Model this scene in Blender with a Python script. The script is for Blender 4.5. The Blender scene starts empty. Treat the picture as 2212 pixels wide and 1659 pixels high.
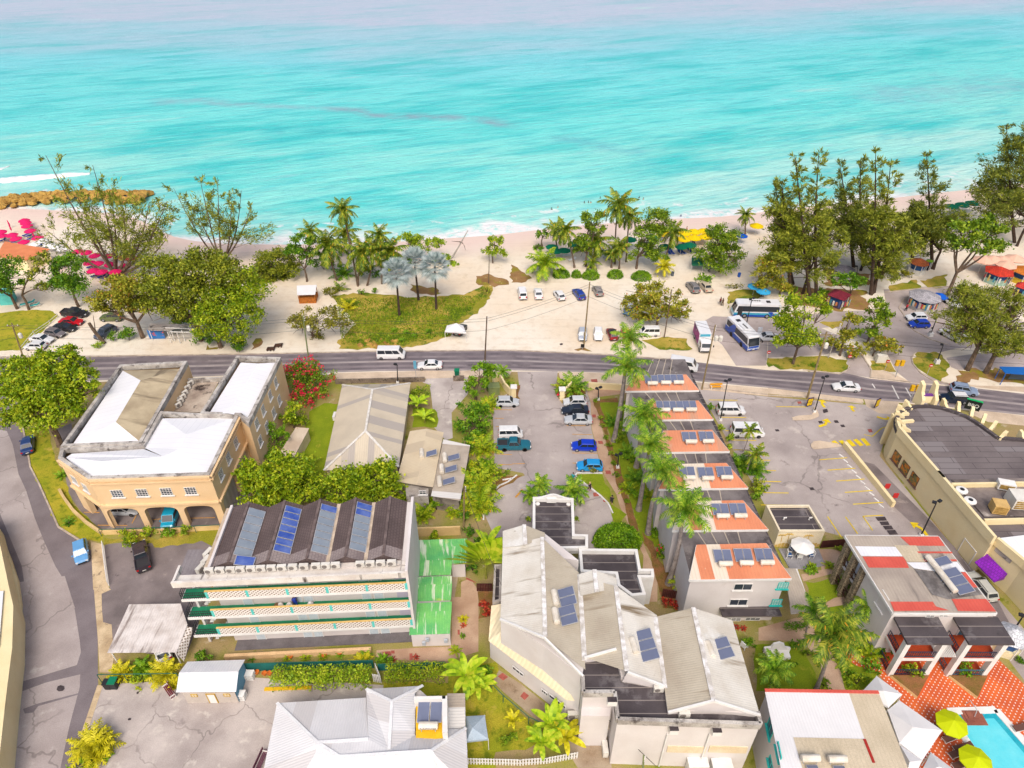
import bpy,bmesh,math,random
import numpy as np
from mathutils import Vector,Matrix
R=math.radians
rng=random.Random(7)
nr=np.random.default_rng(7)
scene=bpy.context.scene
COL=scene.collection
# ---- camera: a drone 72 m up, looking out to sea; measurements were taken on a 2212 x 1659 print of the photograph
FOC,TILT,CAMZ=1480.0,R(36.4),72.0
SI,CO=math.sin(TILT),math.cos(TILT)
Q={'0':(0,0,1),'A':(0,276.5,.25),'B':(553,345.6,.25),'C':(1106,345.6,.25),'D':(1659,259.2,.25),'E':(0,553,.25),'F':(553,691.3,.25),'G':(1106,691.3,.25),'H':(1659,553,.25),'I':(0,898.6,.25),'J':(0,1244.3,.25),'K':(345.6,1036.9,.25),'L':(518.4,1324.9,.25),'M':(864,1036.9,.25),'N':(1071.4,1244.3,.26041),'O':(1324.9,898.6,.25),'R':(1659,1094.5,.34031),'S':(1866.4,794.9,.15625),'T':(1866.4,1013.8,.27236),'U':(1866.4,1399.8,.27236),'V':(0,449.3,.22697),'W':(1924,518.4,.22697),'X':(1290.3,426.3,.27236),'Y':(1520.7,576,.27236)}
def ray(q,x,y):
 o=Q[q];x=o[0]+x*o[2];y=o[1]+y*o[2]
 a=(x-1106)/FOC;b=(829.5-y)/FOC
 return Vector((a,CO+b*SI,-SI+b*CO))
def W(q,x,y,z=0.0):
 d=ray(q,x,y);t=(z-CAMZ)/d.z
 return Vector((d.x*t,d.y*t,z))
def at(q,x,y,Y):
 d=ray(q,x,y);t=Y/d.y
 return Vector((d.x*t,Y,CAMZ+d.z*t))
def onwall(q,x,y,A,B):
 d=ray(q,x,y);n=Vector((B.y-A.y,A.x-B.x,0));o=Vector((0,0,CAMZ))
 t=n.dot(A-o)/n.dot(d);return o+d*t
def mpp(p):
 return(p.y*CO-(p.z-CAMZ)*SI)/FOC
def PL(q,pts,z=0.0):return[W(q,x,y,z)for x,y in pts]
ORD=['first','second','third','fourth','fifth','sixth','seventh','eighth','ninth','tenth','eleventh','twelfth','thirteenth','fourteenth','fifteenth','sixteenth','seventeenth','eighteenth','nineteenth','twentieth']
# ---- objects
ORG={}
def tag(o,label=None,cat=None,group=None,kind=None):
 if label:o['label']=label
 if cat:o['category']=cat
 if group:o['group']=group
 if kind:o['kind']=kind
 return o
def thing(name,label,cat,loc=(0,0,0),group=None,rz=0.0):
 o=bpy.data.objects.new(name,None);COL.objects.link(o);o.location=loc;o.rotation_euler.z=rz
 o.empty_display_size=.3;ORG[o.name]=Vector(loc);return tag(o,label,cat,group)
def kids(o):return[c for c in KID.get(o.name,[])]
KID={}
def link(name,me,parent=None):
 o=bpy.data.objects.new(name,me);COL.objects.link(o)
 if parent is not None:
  o.parent=parent;KID.setdefault(parent.name,[]).append(o);ORG[o.name]=ORG[parent.name]
 else:ORG[o.name]=Vector((0,0,0))
 return o
def dup(o,parent=None,loc=None,rz=None,label=None,group=None,swap=None,sc=None):
 c=o.copy();COL.objects.link(c)
 if parent is not None:c.parent=parent;KID.setdefault(parent.name,[]).append(c)
 if loc is not None:c.location=loc
 if rz is not None:c.rotation_euler.z=rz
 if sc is not None:c.scale=(sc,sc,sc)if not hasattr(sc,'__len__')else sc
 if label:c['label']=label
 if group:c['group']=group
 if swap and c.data is not None and c.data in swap:c.data=swap[c.data]
 for k in kids(o):dup(k,c,swap=swap)
 return c
def kill(o):
 for k in kids(o):kill(k)
 bpy.data.objects.remove(o)
# ---- mesh builder
class MB:
 def __init__(s,*mats):s.v=[];s.f=[];s.m=[];s.u=[];s.mats=list(mats)
 def mi(s,m):
  if m is None:return 0
  if isinstance(m,int):return m
  if m not in s.mats:s.mats.append(m)
  return s.mats.index(m)
 def face(s,pts,m=None,ud=None):
  i=len(s.v);s.v+=[Vector(p)for p in pts];s.f.append(list(range(i,i+len(pts))));s.m.append(s.mi(m));s.u.append(ud);return s
 def box(s,c,d,rz=0.0,m=None,top=None,taper=1.0):
  c=Vector(c);hx,hy,hz=d[0]/2,d[1]/2,d[2]/2;ca,sa=math.cos(rz),math.sin(rz)
  P=[]
  for z,k in((-hz,1),(hz,taper)):
   for x,y in((-hx,-hy),(hx,-hy),(hx,hy),(-hx,hy)):
    x*=k;y*=k
    P.append(c+Vector((x*ca-y*sa,x*sa+y*ca,z)))
  for k,f in enumerate(((3,2,1,0),(4,5,6,7),(0,1,5,4),(1,2,6,5),(2,3,7,6),(3,0,4,7))):
   s.face([P[j]for j in f],top if(k==1 and top is not None)else m)
  return s
 def prism(s,poly,z0,z1,m=None,top=None,bottom=True):
  poly=[Vector((p[0],p[1],0))for p in poly]
  if sum(a.x*b.y-b.x*a.y for a,b in zip(poly,poly[1:]+poly[:1]))<0:poly.reverse()
  lo=[Vector((p.x,p.y,z0))for p in poly];hi=[Vector((p.x,p.y,z1))for p in poly];n=len(poly)
  for i in range(n):j=(i+1)%n;s.face([lo[i],lo[j],hi[j],hi[i]],m)
  s.face(hi,m if top is None else top)
  if bottom:s.face(lo[::-1],m)
  return s
 def beam(s,a,b,w,h,m=None):
  a=Vector(a);b=Vector(b);d=(b-a);L=d.length
  if L<1e-6:return s
  d/=L;up=Vector((0,0,1))if abs(d.z)<.95 else Vector((0,1,0))
  r=d.cross(up).normalized();u=r.cross(d)
  P=[p+r*(w/2*x)+u*(h/2*y)for p in(a,b)for x,y in((-1,-1),(1,-1),(1,1),(-1,1))]
  for f in((0,1,2,3),(7,6,5,4),(1,0,4,5),(2,1,5,6),(3,2,6,7),(0,3,7,4)):s.face([P[j]for j in f],m)
  return s
 def tube(s,pts,rad,n=6,m=None,cap=True):
  pts=[Vector(p)for p in pts];rad=rad if hasattr(rad,'__len__')else[rad]*len(pts);rings=[]
  for i,p in enumerate(pts):
   d=(pts[min(i+1,len(pts)-1)]-pts[max(i-1,0)]).normalized()
   x=d.orthogonal().normalized()if abs(d.z)<.9 else Vector((1,0,0));x=(x-d*x.dot(d)).normalized();y=d.cross(x)
   rings.append([p+(x*math.cos(2*math.pi*k/n)+y*math.sin(2*math.pi*k/n))*rad[i]for k in range(n)])
  for A,B in zip(rings,rings[1:]):
   for k in range(n):j=(k+1)%n;s.face([A[k],A[j],B[j],B[k]],m)
  if cap:s.face(rings[0][::-1],m);s.face(rings[-1],m)
  return s
 def lathe(s,prof,n=12,c=(0,0,0),m=None,axis='z'):
  c=Vector(c);rings=[]
  for r,z in prof:
   ring=[]
   for k in range(n):
    a=2*math.pi*k/n;v=(r*math.cos(a),r*math.sin(a),z)
    if axis=='y':v=(v[0],v[2],-v[1])
    if axis=='x':v=(v[2],v[0],v[1])
    ring.append(c+Vector(v))
   rings.append(ring)
  for A,B in zip(rings,rings[1:]):
   for k in range(n):j=(k+1)%n;s.face([A[k],A[j],B[j],B[k]],m)
  if prof[0][0]>1e-4:s.face(rings[0][::-1],m)
  if prof[-1][0]>1e-4:s.face(rings[-1],m)
  return s
 def build(s,name,parent=None,mat=None,smooth=False,org=None,weld=False):
  o0=org if org is not None else(ORG[parent.name]if parent is not None else Vector((0,0,0)))
  o0=Vector(o0);me=bpy.data.meshes.new(name)
  me.from_pydata([tuple(v-o0)for v in s.v],[],s.f)
  mats=s.mats if s.mats else[mat]
  if mat is not None and s.mats and s.mats[0]is None:s.mats[0]=mat
  for m in mats:me.materials.append(m)
  me.polygons.foreach_set('material_index',s.m)
  uv=me.uv_layers.new(name='uv');data=np.zeros((len(me.loops),2),'f');k=0
  for f,ud in zip(s.f,s.u):
   P=[s.v[i]for i in f];n=Vector((0,0,0))
   for a,b in zip(P,P[1:]+P[:1]):n+=Vector(((a.y-b.y)*(a.z+b.z),(a.z-b.z)*(a.x+b.x),(a.x-b.x)*(a.y+b.y)))
   n=n.normalized()if n.length>1e-9 else Vector((0,0,1))
   if ud is None:
    u=Vector((0,0,1)).cross(n)
    u=u.normalized()if u.length>.03 else Vector((1,0,0))
   else:u=Vector(ud);u=(u-n*u.dot(n)).normalized()
   w=n.cross(u)
   for p in P:data[k]=(p.dot(u),p.dot(w));k+=1
  uv.data.foreach_set('uv',data.ravel())
  if weld:
   bm=bmesh.new();bm.from_mesh(me);bmesh.ops.remove_doubles(bm,verts=bm.verts,dist=1e-4)
   bmesh.ops.recalc_face_normals(bm,faces=bm.faces);bm.to_mesh(me);bm.free()
  if smooth:me.polygons.foreach_set('use_smooth',[True]*len(me.polygons))
  me.update()
  o=link(name,me,parent)
  if parent is None:o.location=o0;ORG[o.name]=o0
  return o
def quads(name,V,mat,parent=None,org=None,uv=None):
 o0=org if org is not None else(ORG[parent.name]if parent is not None else Vector((0,0,0)))
 V=np.asarray(V,'f')-np.array(o0,'f');n=len(V);me=bpy.data.meshes.new(name)
 me.vertices.add(n*4);me.vertices.foreach_set('co',V.ravel());me.loops.add(n*4);me.loops.foreach_set('vertex_index',np.arange(n*4,dtype='i'))
 me.polygons.add(n);me.polygons.foreach_set('loop_start',np.arange(0,n*4,4,dtype='i'))
 me.polygons.foreach_set('loop_total',np.full(n,4,'i'))
 me.materials.append(mat);me.update();me.validate();return link(name,me,parent)
# ---- materials
WHITE_LEVEL=1.3
def lin(c):return tuple((v/12.92 if v<=.04045 else((v+.055)/1.055)**2.4)for v in(k/255 for k in c))
def C(*c):return tuple(min(.86,v/WHITE_LEVEL)for v in lin(c[:3]))+(1,)
class NT:
 def __init__(s,name):
  s.m=bpy.data.materials.new(name);s.m.use_nodes=True;s.t=s.m.node_tree;s.b=s.t.nodes['Principled BSDF']
 def n(s,typ,**k):
  x=s.t.nodes.new('ShaderNode'+typ)
  for a,v in k.items():
   if a.startswith('i_'):x.inputs[int(a[2:])].default_value=v
   else:setattr(x,a,v)
  return x
 def l(s,a,b):s.t.links.new(a,b)
 def pos(s):return s.n('NewGeometry').outputs['Position']
 def uv(s):return s.n('UVMap').outputs[0]
 def noise(s,sc,det=4,vec=None,rough=.55,scale3=None):
  x=s.n('TexNoise');x.inputs['Scale'].default_value=sc;x.inputs['Detail'].default_value=det;x.inputs['Roughness'].default_value=rough
  v=vec if vec is not None else s.pos()
  if scale3:mp=s.n('Mapping');mp.inputs['Scale'].default_value=scale3;s.l(v,mp.inputs[0]);v=mp.outputs[0]
  s.l(v,x.inputs['Vector']);return x.outputs[0]
 def rng(s,val,a,b,c=0.,d=1.):
  x=s.n('MapRange');s.l(val,x.inputs[0])
  for i,k in enumerate((a,b,c,d)):x.inputs[i+1].default_value=k
  return x.outputs[0]
 def mix(s,fac,a,b,mode='MIX'):
  x=s.n('Mix',data_type='RGBA',blend_type=mode)
  for sock,v in((x.inputs[0],fac),(x.inputs[6],a),(x.inputs[7],b)):
   if hasattr(v,'links')or isinstance(v,bpy.types.NodeSocket):s.l(v,sock)
   else:sock.default_value=v
  return x.outputs[2]
 def math(s,op,a,b=None):
  x=s.n('Math',operation=op)
  for i,v in enumerate((a,b)):
   if v is None:continue
   if isinstance(v,bpy.types.NodeSocket):s.l(v,x.inputs[i])
   else:x.inputs[i].default_value=v
  return x.outputs[0]
 def bump(s,h,dist,strength=1.):
  x=s.n('Bump');x.inputs['Distance'].default_value=dist;x.inputs['Strength'].default_value=strength;s.l(h,x.inputs['Height']);s.l(x.outputs[0],s.b.inputs['Normal'])
def mat(name,c,c2=None,scale=.5,rough=.85,lo=.38,hi=.66,corr=0,sheet=0,spots=(),fine=.12,metal=0.,spec=.3,tile=None,streak=None,coat=0,cracks=0,groove=.13):
 t=NT(name);A=C(*c);B=C(*(c2 or tuple(v*.86 for v in c)))
 f=t.rng(t.noise(scale,5),lo,hi);col=t.mix(f,A,B)
 if fine:
  g=t.rng(t.noise(9,3),.3,.7,1-fine,1+fine);col=t.mix(1.,col,t.n('CombineColor').outputs[0],'MULTIPLY')
  cc=col.node.inputs[7].links[0].from_node
  for i in range(3):t.l(g,cc.inputs[i])
 for sc,s_,th,wd in spots:col=t.mix(t.rng(t.noise(s_,6,rough=.65),th,th+wd),col,C(*sc))
 if streak:
  sc,s_,th,wd=streak;col=t.mix(t.rng(t.noise(1,5,vec=t.uv(),scale3=(s_,s_*.12,1)),th,th+wd),col,C(*sc))
 if cracks:
  vo=t.n('TexVoronoi',feature='DISTANCE_TO_EDGE');nz=t.n('TexNoise');nz.inputs['Scale'].default_value=.6;t.l(t.pos(),nz.inputs['Vector']);mx=t.n('Mix',data_type='VECTOR');mx.inputs[0].default_value=.18;va=t.n('VectorMath',operation='SCALE');va.inputs[3].default_value=9;t.l(nz.outputs[1],va.inputs[0]);t.l(t.pos(),mx.inputs[4]);t.l(va.outputs[0],mx.inputs[5]);t.l(mx.outputs[1],vo.inputs['Vector']);vo.inputs['Scale'].default_value=cracks
  col=t.mix(t.math('MULTIPLY',t.rng(vo.outputs['Distance'],.004,.012,.42,0),t.rng(t.noise(.13,3),.42,.55)),col,C(92,82,80))
 if corr or sheet or tile:
  sep=t.n('SeparateXYZ');t.l(t.uv(),sep.inputs[0])
  if sheet:
   w=t.n('TexWhiteNoise',noise_dimensions='2D');cb=t.n('CombineXYZ')
   t.l(t.math('FLOOR',t.math('DIVIDE',sep.outputs[0],sheet[0])),cb.inputs[0]);t.l(t.math('FLOOR',t.math('DIVIDE',sep.outputs[1],sheet[1])),cb.inputs[1])
   t.l(cb.outputs[0],w.inputs[0]);col=t.mix(t.rng(w.outputs[0],1-sheet[2],1-sheet[2]+.02),col,C(*sheet[3]))
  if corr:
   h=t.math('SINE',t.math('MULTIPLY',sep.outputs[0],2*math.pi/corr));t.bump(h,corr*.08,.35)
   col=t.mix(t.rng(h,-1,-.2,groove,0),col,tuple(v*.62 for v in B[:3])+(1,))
  if tile:
   br=t.n('TexBrick');br.inputs['Scale'].default_value=1;br.inputs['Brick Width'].default_value=tile[0];br.inputs['Row Height'].default_value=tile[1]
   br.inputs['Mortar Size'].default_value=tile[2];t.l(t.uv(),br.inputs[0]);col=t.mix(br.outputs['Fac'],col,C(*tile[3]))
 t.l(col,t.b.inputs['Base Color']);t.b.inputs['Roughness'].default_value=rough;t.b.inputs['Metallic'].default_value=metal;t.b.inputs['Specular IOR Level'].default_value=spec
 t.b.inputs['Coat Weight'].default_value=coat
 return t.m
PM={}
def paint(c,rough=.3,metal=0.,spec=.5,name='paint',coat=0.):
 k=(tuple(c),rough,metal)
 if k not in PM:
  t=NT(name);col=C(*c);g=t.rng(t.noise(1.7,3),.35,.65,.93,1.0)
  cc=t.n('CombineColor');[t.l(g,cc.inputs[i])for i in range(3)]
  t.l(t.mix(1.,col,cc.outputs[0],'MULTIPLY'),t.b.inputs['Base Color'])
  t.b.inputs['Roughness'].default_value=rough;t.b.inputs['Metallic'].default_value=metal;t.b.inputs['Specular IOR Level'].default_value=spec;t.b.inputs['Coat Weight'].default_value=coat
  PM[k]=t.m
 return PM[k]
def glassmat(name,c,rough=.08):return paint(c,rough,0.,.8,name)
EXPOSURE=0.24
# ---- shoreline (northing of the water's edge for each easting)
SHORE=sorted((p.x,p.y)for p in PL('0',[(-700,455),(-200,452),(0,447),(160,455),(290,462),(345,500),(420,523),(560,527),(700,527),(850,522),(950,514),(1060,508),(1180,493),(1290,483),(1420,472),(1560,468),(1660,455),(1800,440),(1900,430),(2000,418),(2100,408),(2212,393),(2500,350),(3000,300)],-.5))
def shore(x):
 if x<=SHORE[0][0]:return SHORE[0][1]
 for(a,b),(c,d)in zip(SHORE,SHORE[1:]):
  if x<=c:return b+(d-b)*(x-a)/(c-a)
 return SHORE[-1][1]
XS=[-2600,-1600,-1000,-700,-500]+[-400+5*i for i in range(181)]+[600,800,1200,1800,2600]
def strip(name,rows,m):
 me=bpy.data.meshes.new(name);V=[];U=[];n=len(rows)
 SH=[shore(x)for x in XS];SH=[sum(SH[max(0,i-1):i+2])/len(SH[max(0,i-1):i+2])for i in range(len(SH))]
 for x,s in zip(XS,SH):
  for d,z in rows:
   y=d if isinstance(d,str)else None
   yy=float(d)if y else s+d
   V.append((x,yy,z));U.append((x,yy-s))
 Fc=[(i*n+j,(i+1)*n+j,(i+1)*n+j+1,i*n+j+1)for i in range(len(XS)-1)for j in range(n-1)]
 me.from_pydata(V,[],Fc);me.materials.append(m);uv=me.uv_layers.new(name='uv')
 uv.data.foreach_set('uv',np.array([U[k]for f in Fc for k in f],'f').ravel());me.polygons.foreach_set('use_smooth',[True]*len(Fc));me.update()
 return tag(link(name,me),kind='structure')
t=NT('sand');uvs=t.n('SeparateXYZ');t.l(t.uv(),uvs.inputs[0]);n1=t.noise(.05,6,rough=.6);n2=t.noise(.6,5,rough=.65);n3=t.noise(5,4)
c1=t.mix(t.rng(n1,.38,.66),C(250,240,222),C(242,222,194));c1=t.mix(t.rng(n2,.5,.78,0,.55),c1,C(214,190,158));c1=t.mix(t.rng(n3,.55,.8,0,.35),c1,C(206,186,160))
c1=t.mix(t.rng(t.noise(.22,6,rough=.7),.63,.72,0,.5),c1,C(196,172,130))
dd=t.math('ADD',uvs.outputs[1],t.rng(t.noise(.12,3),0,1,-5,5));c1=t.mix(t.rng(dd,-15,-3,0,1),c1,C(240,214,200))
stk=t.noise(1,4,scale3=(.07,.9,1));c1=t.mix(t.rng(stk,.55,.72,0,.3),c1,C(214,194,168))
t.l(c1,t.b.inputs['Base Color']);t.b.inputs['Roughness'].default_value=.95;t.bump(n2,.25,.6)
strip('ground',[('-260',0),('20',0),('90',0),(-60,0),(-14,0),(-7,-.15),(0,-.52),(15,-1.2),(60,-4)],t.m)
t=NT('sea_water');uvs=t.n('SeparateXYZ');t.l(t.uv(),uvs.inputs[0])
big=t.noise(.006,4,scale3=(.6,1.6,1));dist=t.math('ADD',uvs.outputs[1],t.rng(big,.3,.7,-45,45));dist=t.math('ADD',dist,t.math('MULTIPLY',uvs.outputs[0],-.07))
cr=t.n('ValToRGB');el=cr.color_ramp.elements;t.l(t.rng(dist,-50,550),cr.inputs[0])
stops=[(-50,(214,242,228)),(8,(186,242,230)),(35,(150,240,228)),(90,(128,240,232)),(150,(126,238,236)),(200,(140,232,240)),(262,(178,222,236)),(330,(208,216,234)),(550,(214,220,236))]  # far lavender stops partly paint the sky's reflection into the water colour
el[0].position=0;el[0].color=C(*stops[0][1]);el[1].position=1;el[1].color=C(*stops[-1][1])
for d,c in stops[1:-1]:e=el.new((d+50)/600);e.color=C(*c)
mp=t.n('Mapping');mp.inputs['Rotation'].default_value=(0,0,R(-22));t.l(t.pos(),mp.inputs[0]);rv=mp.outputs[0]
s1=t.noise(1,6,vec=rv,scale3=(.018,.08,1),rough=.62);s2=t.noise(1,5,vec=rv,scale3=(.055,.27,1),rough=.6);s3=t.noise(1,4,vec=rv,scale3=(.25,1.2,1))
near=t.rng(uvs.outputs[1],150,330,1,.35)
col=t.mix(t.math('MULTIPLY',t.rng(s1,.47,.66,0,.85),near),cr.outputs[0],C(34,208,206));col=t.mix(t.math('MULTIPLY',t.rng(s2,.5,.7,0,.62),near),col,C(56,204,210))
col=t.mix(t.rng(s1,.36,.24,0,.6),col,C(206,246,238));col=t.mix(t.rng(s3,.5,.72,0,.42),col,C(120,192,210));col=t.mix(t.rng(s2,.4,.25,0,.3),col,C(206,234,240))
def reef(col,a,b,w,c,k):
 A=W('0',*a,-.5);B=W('0',*b,-.5);d=(B-A);L=d.length;d/=L
 vs=t.n('VectorMath',operation='SUBTRACT');t.l(t.pos(),vs.inputs[0]);vs.inputs[1].default_value=A
 def dot(v):x=t.n('VectorMath',operation='DOT_PRODUCT');t.l(vs.outputs[0],x.inputs[0]);x.inputs[1].default_value=v;return x.outputs['Value']
 al=dot(d);pe=t.math('ABSOLUTE',t.math('ADD',dot(Vector((-d.y,d.x,0))),t.rng(t.noise(.03,4),.2,.8,-w,w)))
 m=t.math('MULTIPLY',t.rng(pe,w,0,0,1),t.rng(t.math('ABSOLUTE',t.math('SUBTRACT',al,L/2)),L*.52,L*.4,0,k));m=t.math('MULTIPLY',m,t.rng(t.noise(.11,5,rough=.7),.3,.55))
 return t.mix(m,col,C(*c))
col=reef(col,(330,214),(780,240),6,(150,204,212),.9);col=reef(col,(700,236),(1120,268),6,(146,184,196),1.);col=reef(col,(1180,292),(1400,335),6,(110,196,206),.7)
col=reef(col,(1850,215),(2212,170),22,(150,200,212),.6);col=reef(col,(560,280),(900,290),7,(40,190,196),.6)
fn=t.noise(.5,6,rough=.75);fz=t.math('ADD',uvs.outputs[1],t.rng(t.noise(.05,4),.25,.75,-7,7))
fo=t.math('MULTIPLY',t.rng(fz,5.5,1.5,0,1),t.rng(fn,.34,.5));f2=t.math('MULTIPLY',t.math('MULTIPLY',t.rng(fz,7,9),t.rng(fz,12,10)),t.rng(t.noise(.16,5,rough=.7),.52,.6,0,.8))
col=t.mix(t.math('MAXIMUM',fo,f2),col,C(252,250,248))
t.l(col,t.b.inputs['Base Color']);t.b.inputs['Roughness'].default_value=.28;t.b.inputs['IOR'].default_value=1.33;t.b.inputs['Specular IOR Level'].default_value=.35
hh_=t.math('ADD',t.math('MULTIPLY',t.noise(1,5,vec=rv,scale3=(.12,.5,1)),1.),t.math('MULTIPLY',t.noise(.9,4),.35));t.bump(hh_,.9,.55)
strip('sea',[(-12,-.5),(0,-.5),(6,-.5),(12,-.5),(20,-.5),(40,-.5),(70,-.5),(110,-.5),(170,-.5),(250,-.5),(350,-.5),(500,-.5),(800,-.5),(1600,-.5),(4800,-.5)],t.m)
def ribbon(name,pts,w,h,m,kind='structure',z0=-.5):
 b=MB(m);P=PL('0',pts,z0);Q_=[]
 for p,q in zip(P,P[1:]):
  for k in range(8):Q_.append(p.lerp(q,k/8))
 Q_.append(P[-1]);n=len(Q_);pr=[(-.5,.02),(-.25,.6),(0,1),(.2,.7),(.3,.02)];rows=[]
 for i,p in enumerate(Q_):
  k=math.sin(math.pi*(i+.5)/n)**.5;jit=rng.uniform(.75,1.2)
  rows.append([p+Vector((0,-a*w*k*jit,.02+c*h*k*rng.uniform(.6,1.2)))for a,c in pr])
 for A,B in zip(rows,rows[1:]):
  for j in range(4):b.face([A[j],B[j],B[j+1],A[j+1]])
 return tag(b.build(name,smooth=True),kind=kind)
foam=mat('sea_foam',(252,250,250),(226,240,242),1.2,.9)
ribbon('breaking_wave',[(-60,398),(0,392),(60,388),(130,381),(195,376)],7,1.,foam);ribbon('breaking_wave',[(-60,372),(0,367),(20,360)],5,.4,foam)
# ---- ground surfaces
def ragged(P,amp):
 O_=[]
 for a,c in zip(P,P[1:]+P[:1]):
  n=max(1,int((c-a).length/.9));d=Vector((a.y-c.y,c.x-a.x,0)).normalized()
  for k in range(n):t_=a.lerp(c,k/n);O_.append(t_+d*(rng.gauss(0,amp)+amp*1.2*math.sin(t_.x*1.1)*math.cos(t_.y*.9)))
 return O_
SOFT={'lawn':.12,'rough_ground':.22,'bare_earth':.4,'flower_bed':.12}
def sheet(name,polys,z,m,kind='structure'):
 b=MB(m)
 for i,(q,pts)in enumerate(polys):
  P=PL(q,pts);P=ragged(P,SOFT[name])if name in SOFT else P
  b.face([Vector((p.x,p.y,z+i*.0013))for p in P])
 for i,f in enumerate(b.f):
  P=[b.v[k]for k in f]
  if sum(p.x*q.y-q.x*p.y for p,q in zip(P,P[1:]+P[:1]))<0:b.f[i]=f[::-1]
 return tag(b.build(name),kind=kind)
def kerb(name,runs,m,w=.22,h=.13,z=0.,close=False):
 b=MB(m)
 for q,pts in runs:
  P=PL(q,pts)
  if close:P.append(P[0])
  for a,c in zip(P,P[1:]):
   if(c-a).length>.05:b.beam(a+Vector((0,0,z+h/2-.02)),c+Vector((0,0,z+h/2-.02)),w,h+.04)
 return tag(b.build(name),kind='structure')
tarm=mat('asphalt_road',(152,141,143),(128,117,120),.25,.9,spots=(((160,150,150),.7,.6,.12),((92,84,88),.09,.58,.1)),fine=.1)
t_=tarm.node_tree
lot=mat('asphalt_worn',(196,184,178),(164,152,148),.12,.92,spots=(((214,202,192),.3,.57,.15),((128,116,114),.33,.63,.1),((112,100,100),1.1,.68,.05)),fine=.1,cracks=.09)
lotd=mat('asphalt_dark',(150,138,136),(118,108,107),.22,.92,spots=(((176,162,156),.35,.6,.12),((80,72,74),.5,.64,.1)),fine=.12)
strt=mat('street_old_asphalt',(190,178,174),(162,150,146),.15,.92,spots=(((206,196,190),.4,.6,.12),((120,108,108),.8,.7,.05)),fine=.1,cracks=.14)
strd=mat('street_new_asphalt',(138,128,130),(122,112,114),.3,.92,fine=.14)
conc=mat('concrete_yard',(210,198,190),(176,164,158),.2,.92,spots=(((228,218,206),.45,.56,.14),((140,126,124),.3,.62,.12),((110,98,96),1.6,.72,.04)),fine=.1,cracks=.16)
pave=mat('pavement_concrete',(228,206,180),(206,184,160),.4,.92,spots=(((180,160,140),.6,.64,.1),))
pathm=mat('path_concrete',(212,180,152),(186,150,124),.3,.92,spots=(((160,126,100),.7,.63,.1),))
kerbm=mat('kerb_concrete',(212,196,176),(170,154,140),.8,.9)
kerbw=mat('kerb_white',(244,242,238),(216,212,206),.8,.8)
lawnm=mat('lawn_grass',(150,156,30),(186,170,50),.25,.95,spots=(((112,128,20),.9,.52,.12),((206,178,84),.35,.6,.12)),fine=.3)
lush=mat('lush_lawn',(142,158,26),(122,144,20),.5,.95,spots=(((176,168,50),.5,.6,.1),),fine=.3)
dry=mat('rough_grass',(146,144,38),(196,168,78),.14,.95,lo=.4,hi=.6,spots=(((98,120,20),.2,.52,.06),((120,132,24),.9,.58,.06),((226,196,130),.5,.66,.06)),fine=.35)
earth=mat('brown_earth',(168,130,84),(140,104,64),.4,.95,spots=(((150,140,40),.3,.5,.1),((210,180,140),.6,.62,.1)),fine=.25)
soil=mat('flower_bed_soil',(158,108,70),(120,104,44),.8,.95,fine=.3)
NE=[(-600,790),(-60,776),(0,773),(200,771),(553,766),(830,760),(1106,758),(1306,767),(1481,780),(1659,800),(1824,806),(1879,818),(1969,828),(2109,839),(2212,851),(2300,862),(2900,940)]
SE=[(-600,850),(-60,868),(40,832),(200,822),(553,809),(723,804),(903,800),(1106,800),(1343,806),(1506,824),(1659,838),(1859,862),(1971,870),(2109,886),(2212,897),(2300,908),(2900,992)]
def lane(f,z):return[Vector((a.x+(b.x-a.x)*f,a.y+(b.y-a.y)*f,z))for a,b in((W('0',x,n),W('0',x,np.interp(x,*zip(*SE))))for x,n in NE)]
def lanes(name,bands,z,m):
 b=MB(m)
 for f0,f1 in bands:
  A,B=lane(f0,z),lane(f1,z)
  for i in range(len(A)-1):b.face([B[i],B[i+1],A[i+1],A[i]])
 return tag(b.build(name),kind='structure')
lanes('road',[(0,1)],.030,tarm)
lanes('road_surface',[(.08,.24),(.34,.46),(.57,.7),(.8,.9)],.034,mat('asphalt_wheel_track',(112,103,108),(134,124,127),.3,.9,fine=.1))
lanes('road_surface',[(.47,.56),(.92,.99)],.034,mat('asphalt_pale_edge',(178,167,165),(158,148,147),.3,.9,fine=.1))
ln=lane(-.02,0);kb=MB(kerbm);[kb.beam(a+Vector((0,0,.05)),c+Vector((0,0,.05)),.25,.16)for a,c in list(zip(ln,ln[1:]))[:8]];tag(kb.build('kerb'),kind='structure')
sheet('town_ground',[('0',[(-700,840),(0,870),(190,826),(553,812),(1106,803),(1343,808),(1506,826),(1659,841),(1971,873),(2212,900),(2900,950),(2900,1800),(1106,3000),(-700,1800)])],.004,mat('garden_earth',(172,150,104),(150,150,60),.16,.95,lo=.42,hi=.6,spots=(((120,128,30),.5,.58,.1),((206,188,160),.35,.6,.12)),fine=.25))
sheet('street',[('0',[(-40,1700),(-60,1078),(0,1000),(0,930),(-60,820),(60,834),(22,900),(50,936),(61,981),(65,1006),(82,1043),(105,1093),(126,1139),(170,1169),(200,1190),(204,1274),(211,1352),(212,1482),(186,1589),(140,1700)])],.012,strd)
sheet('street_surface',[('I',[(-60,110),(60,130),(112,250),(160,500),(225,640),(300,880),(380,1080),(480,1300),(560,1430),(650,1659),(240,1659),(190,1300),(-60,700)]),('J',[(120,60),(560,0),(640,250),(690,560),(700,660),(665,770),(370,860),(130,930),(150,500)]),('J',[(130,1020),(400,920),(695,850),(690,960),(600,1300),(510,1720),(0,1720),(60,1300)])],.020,strt)
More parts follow.
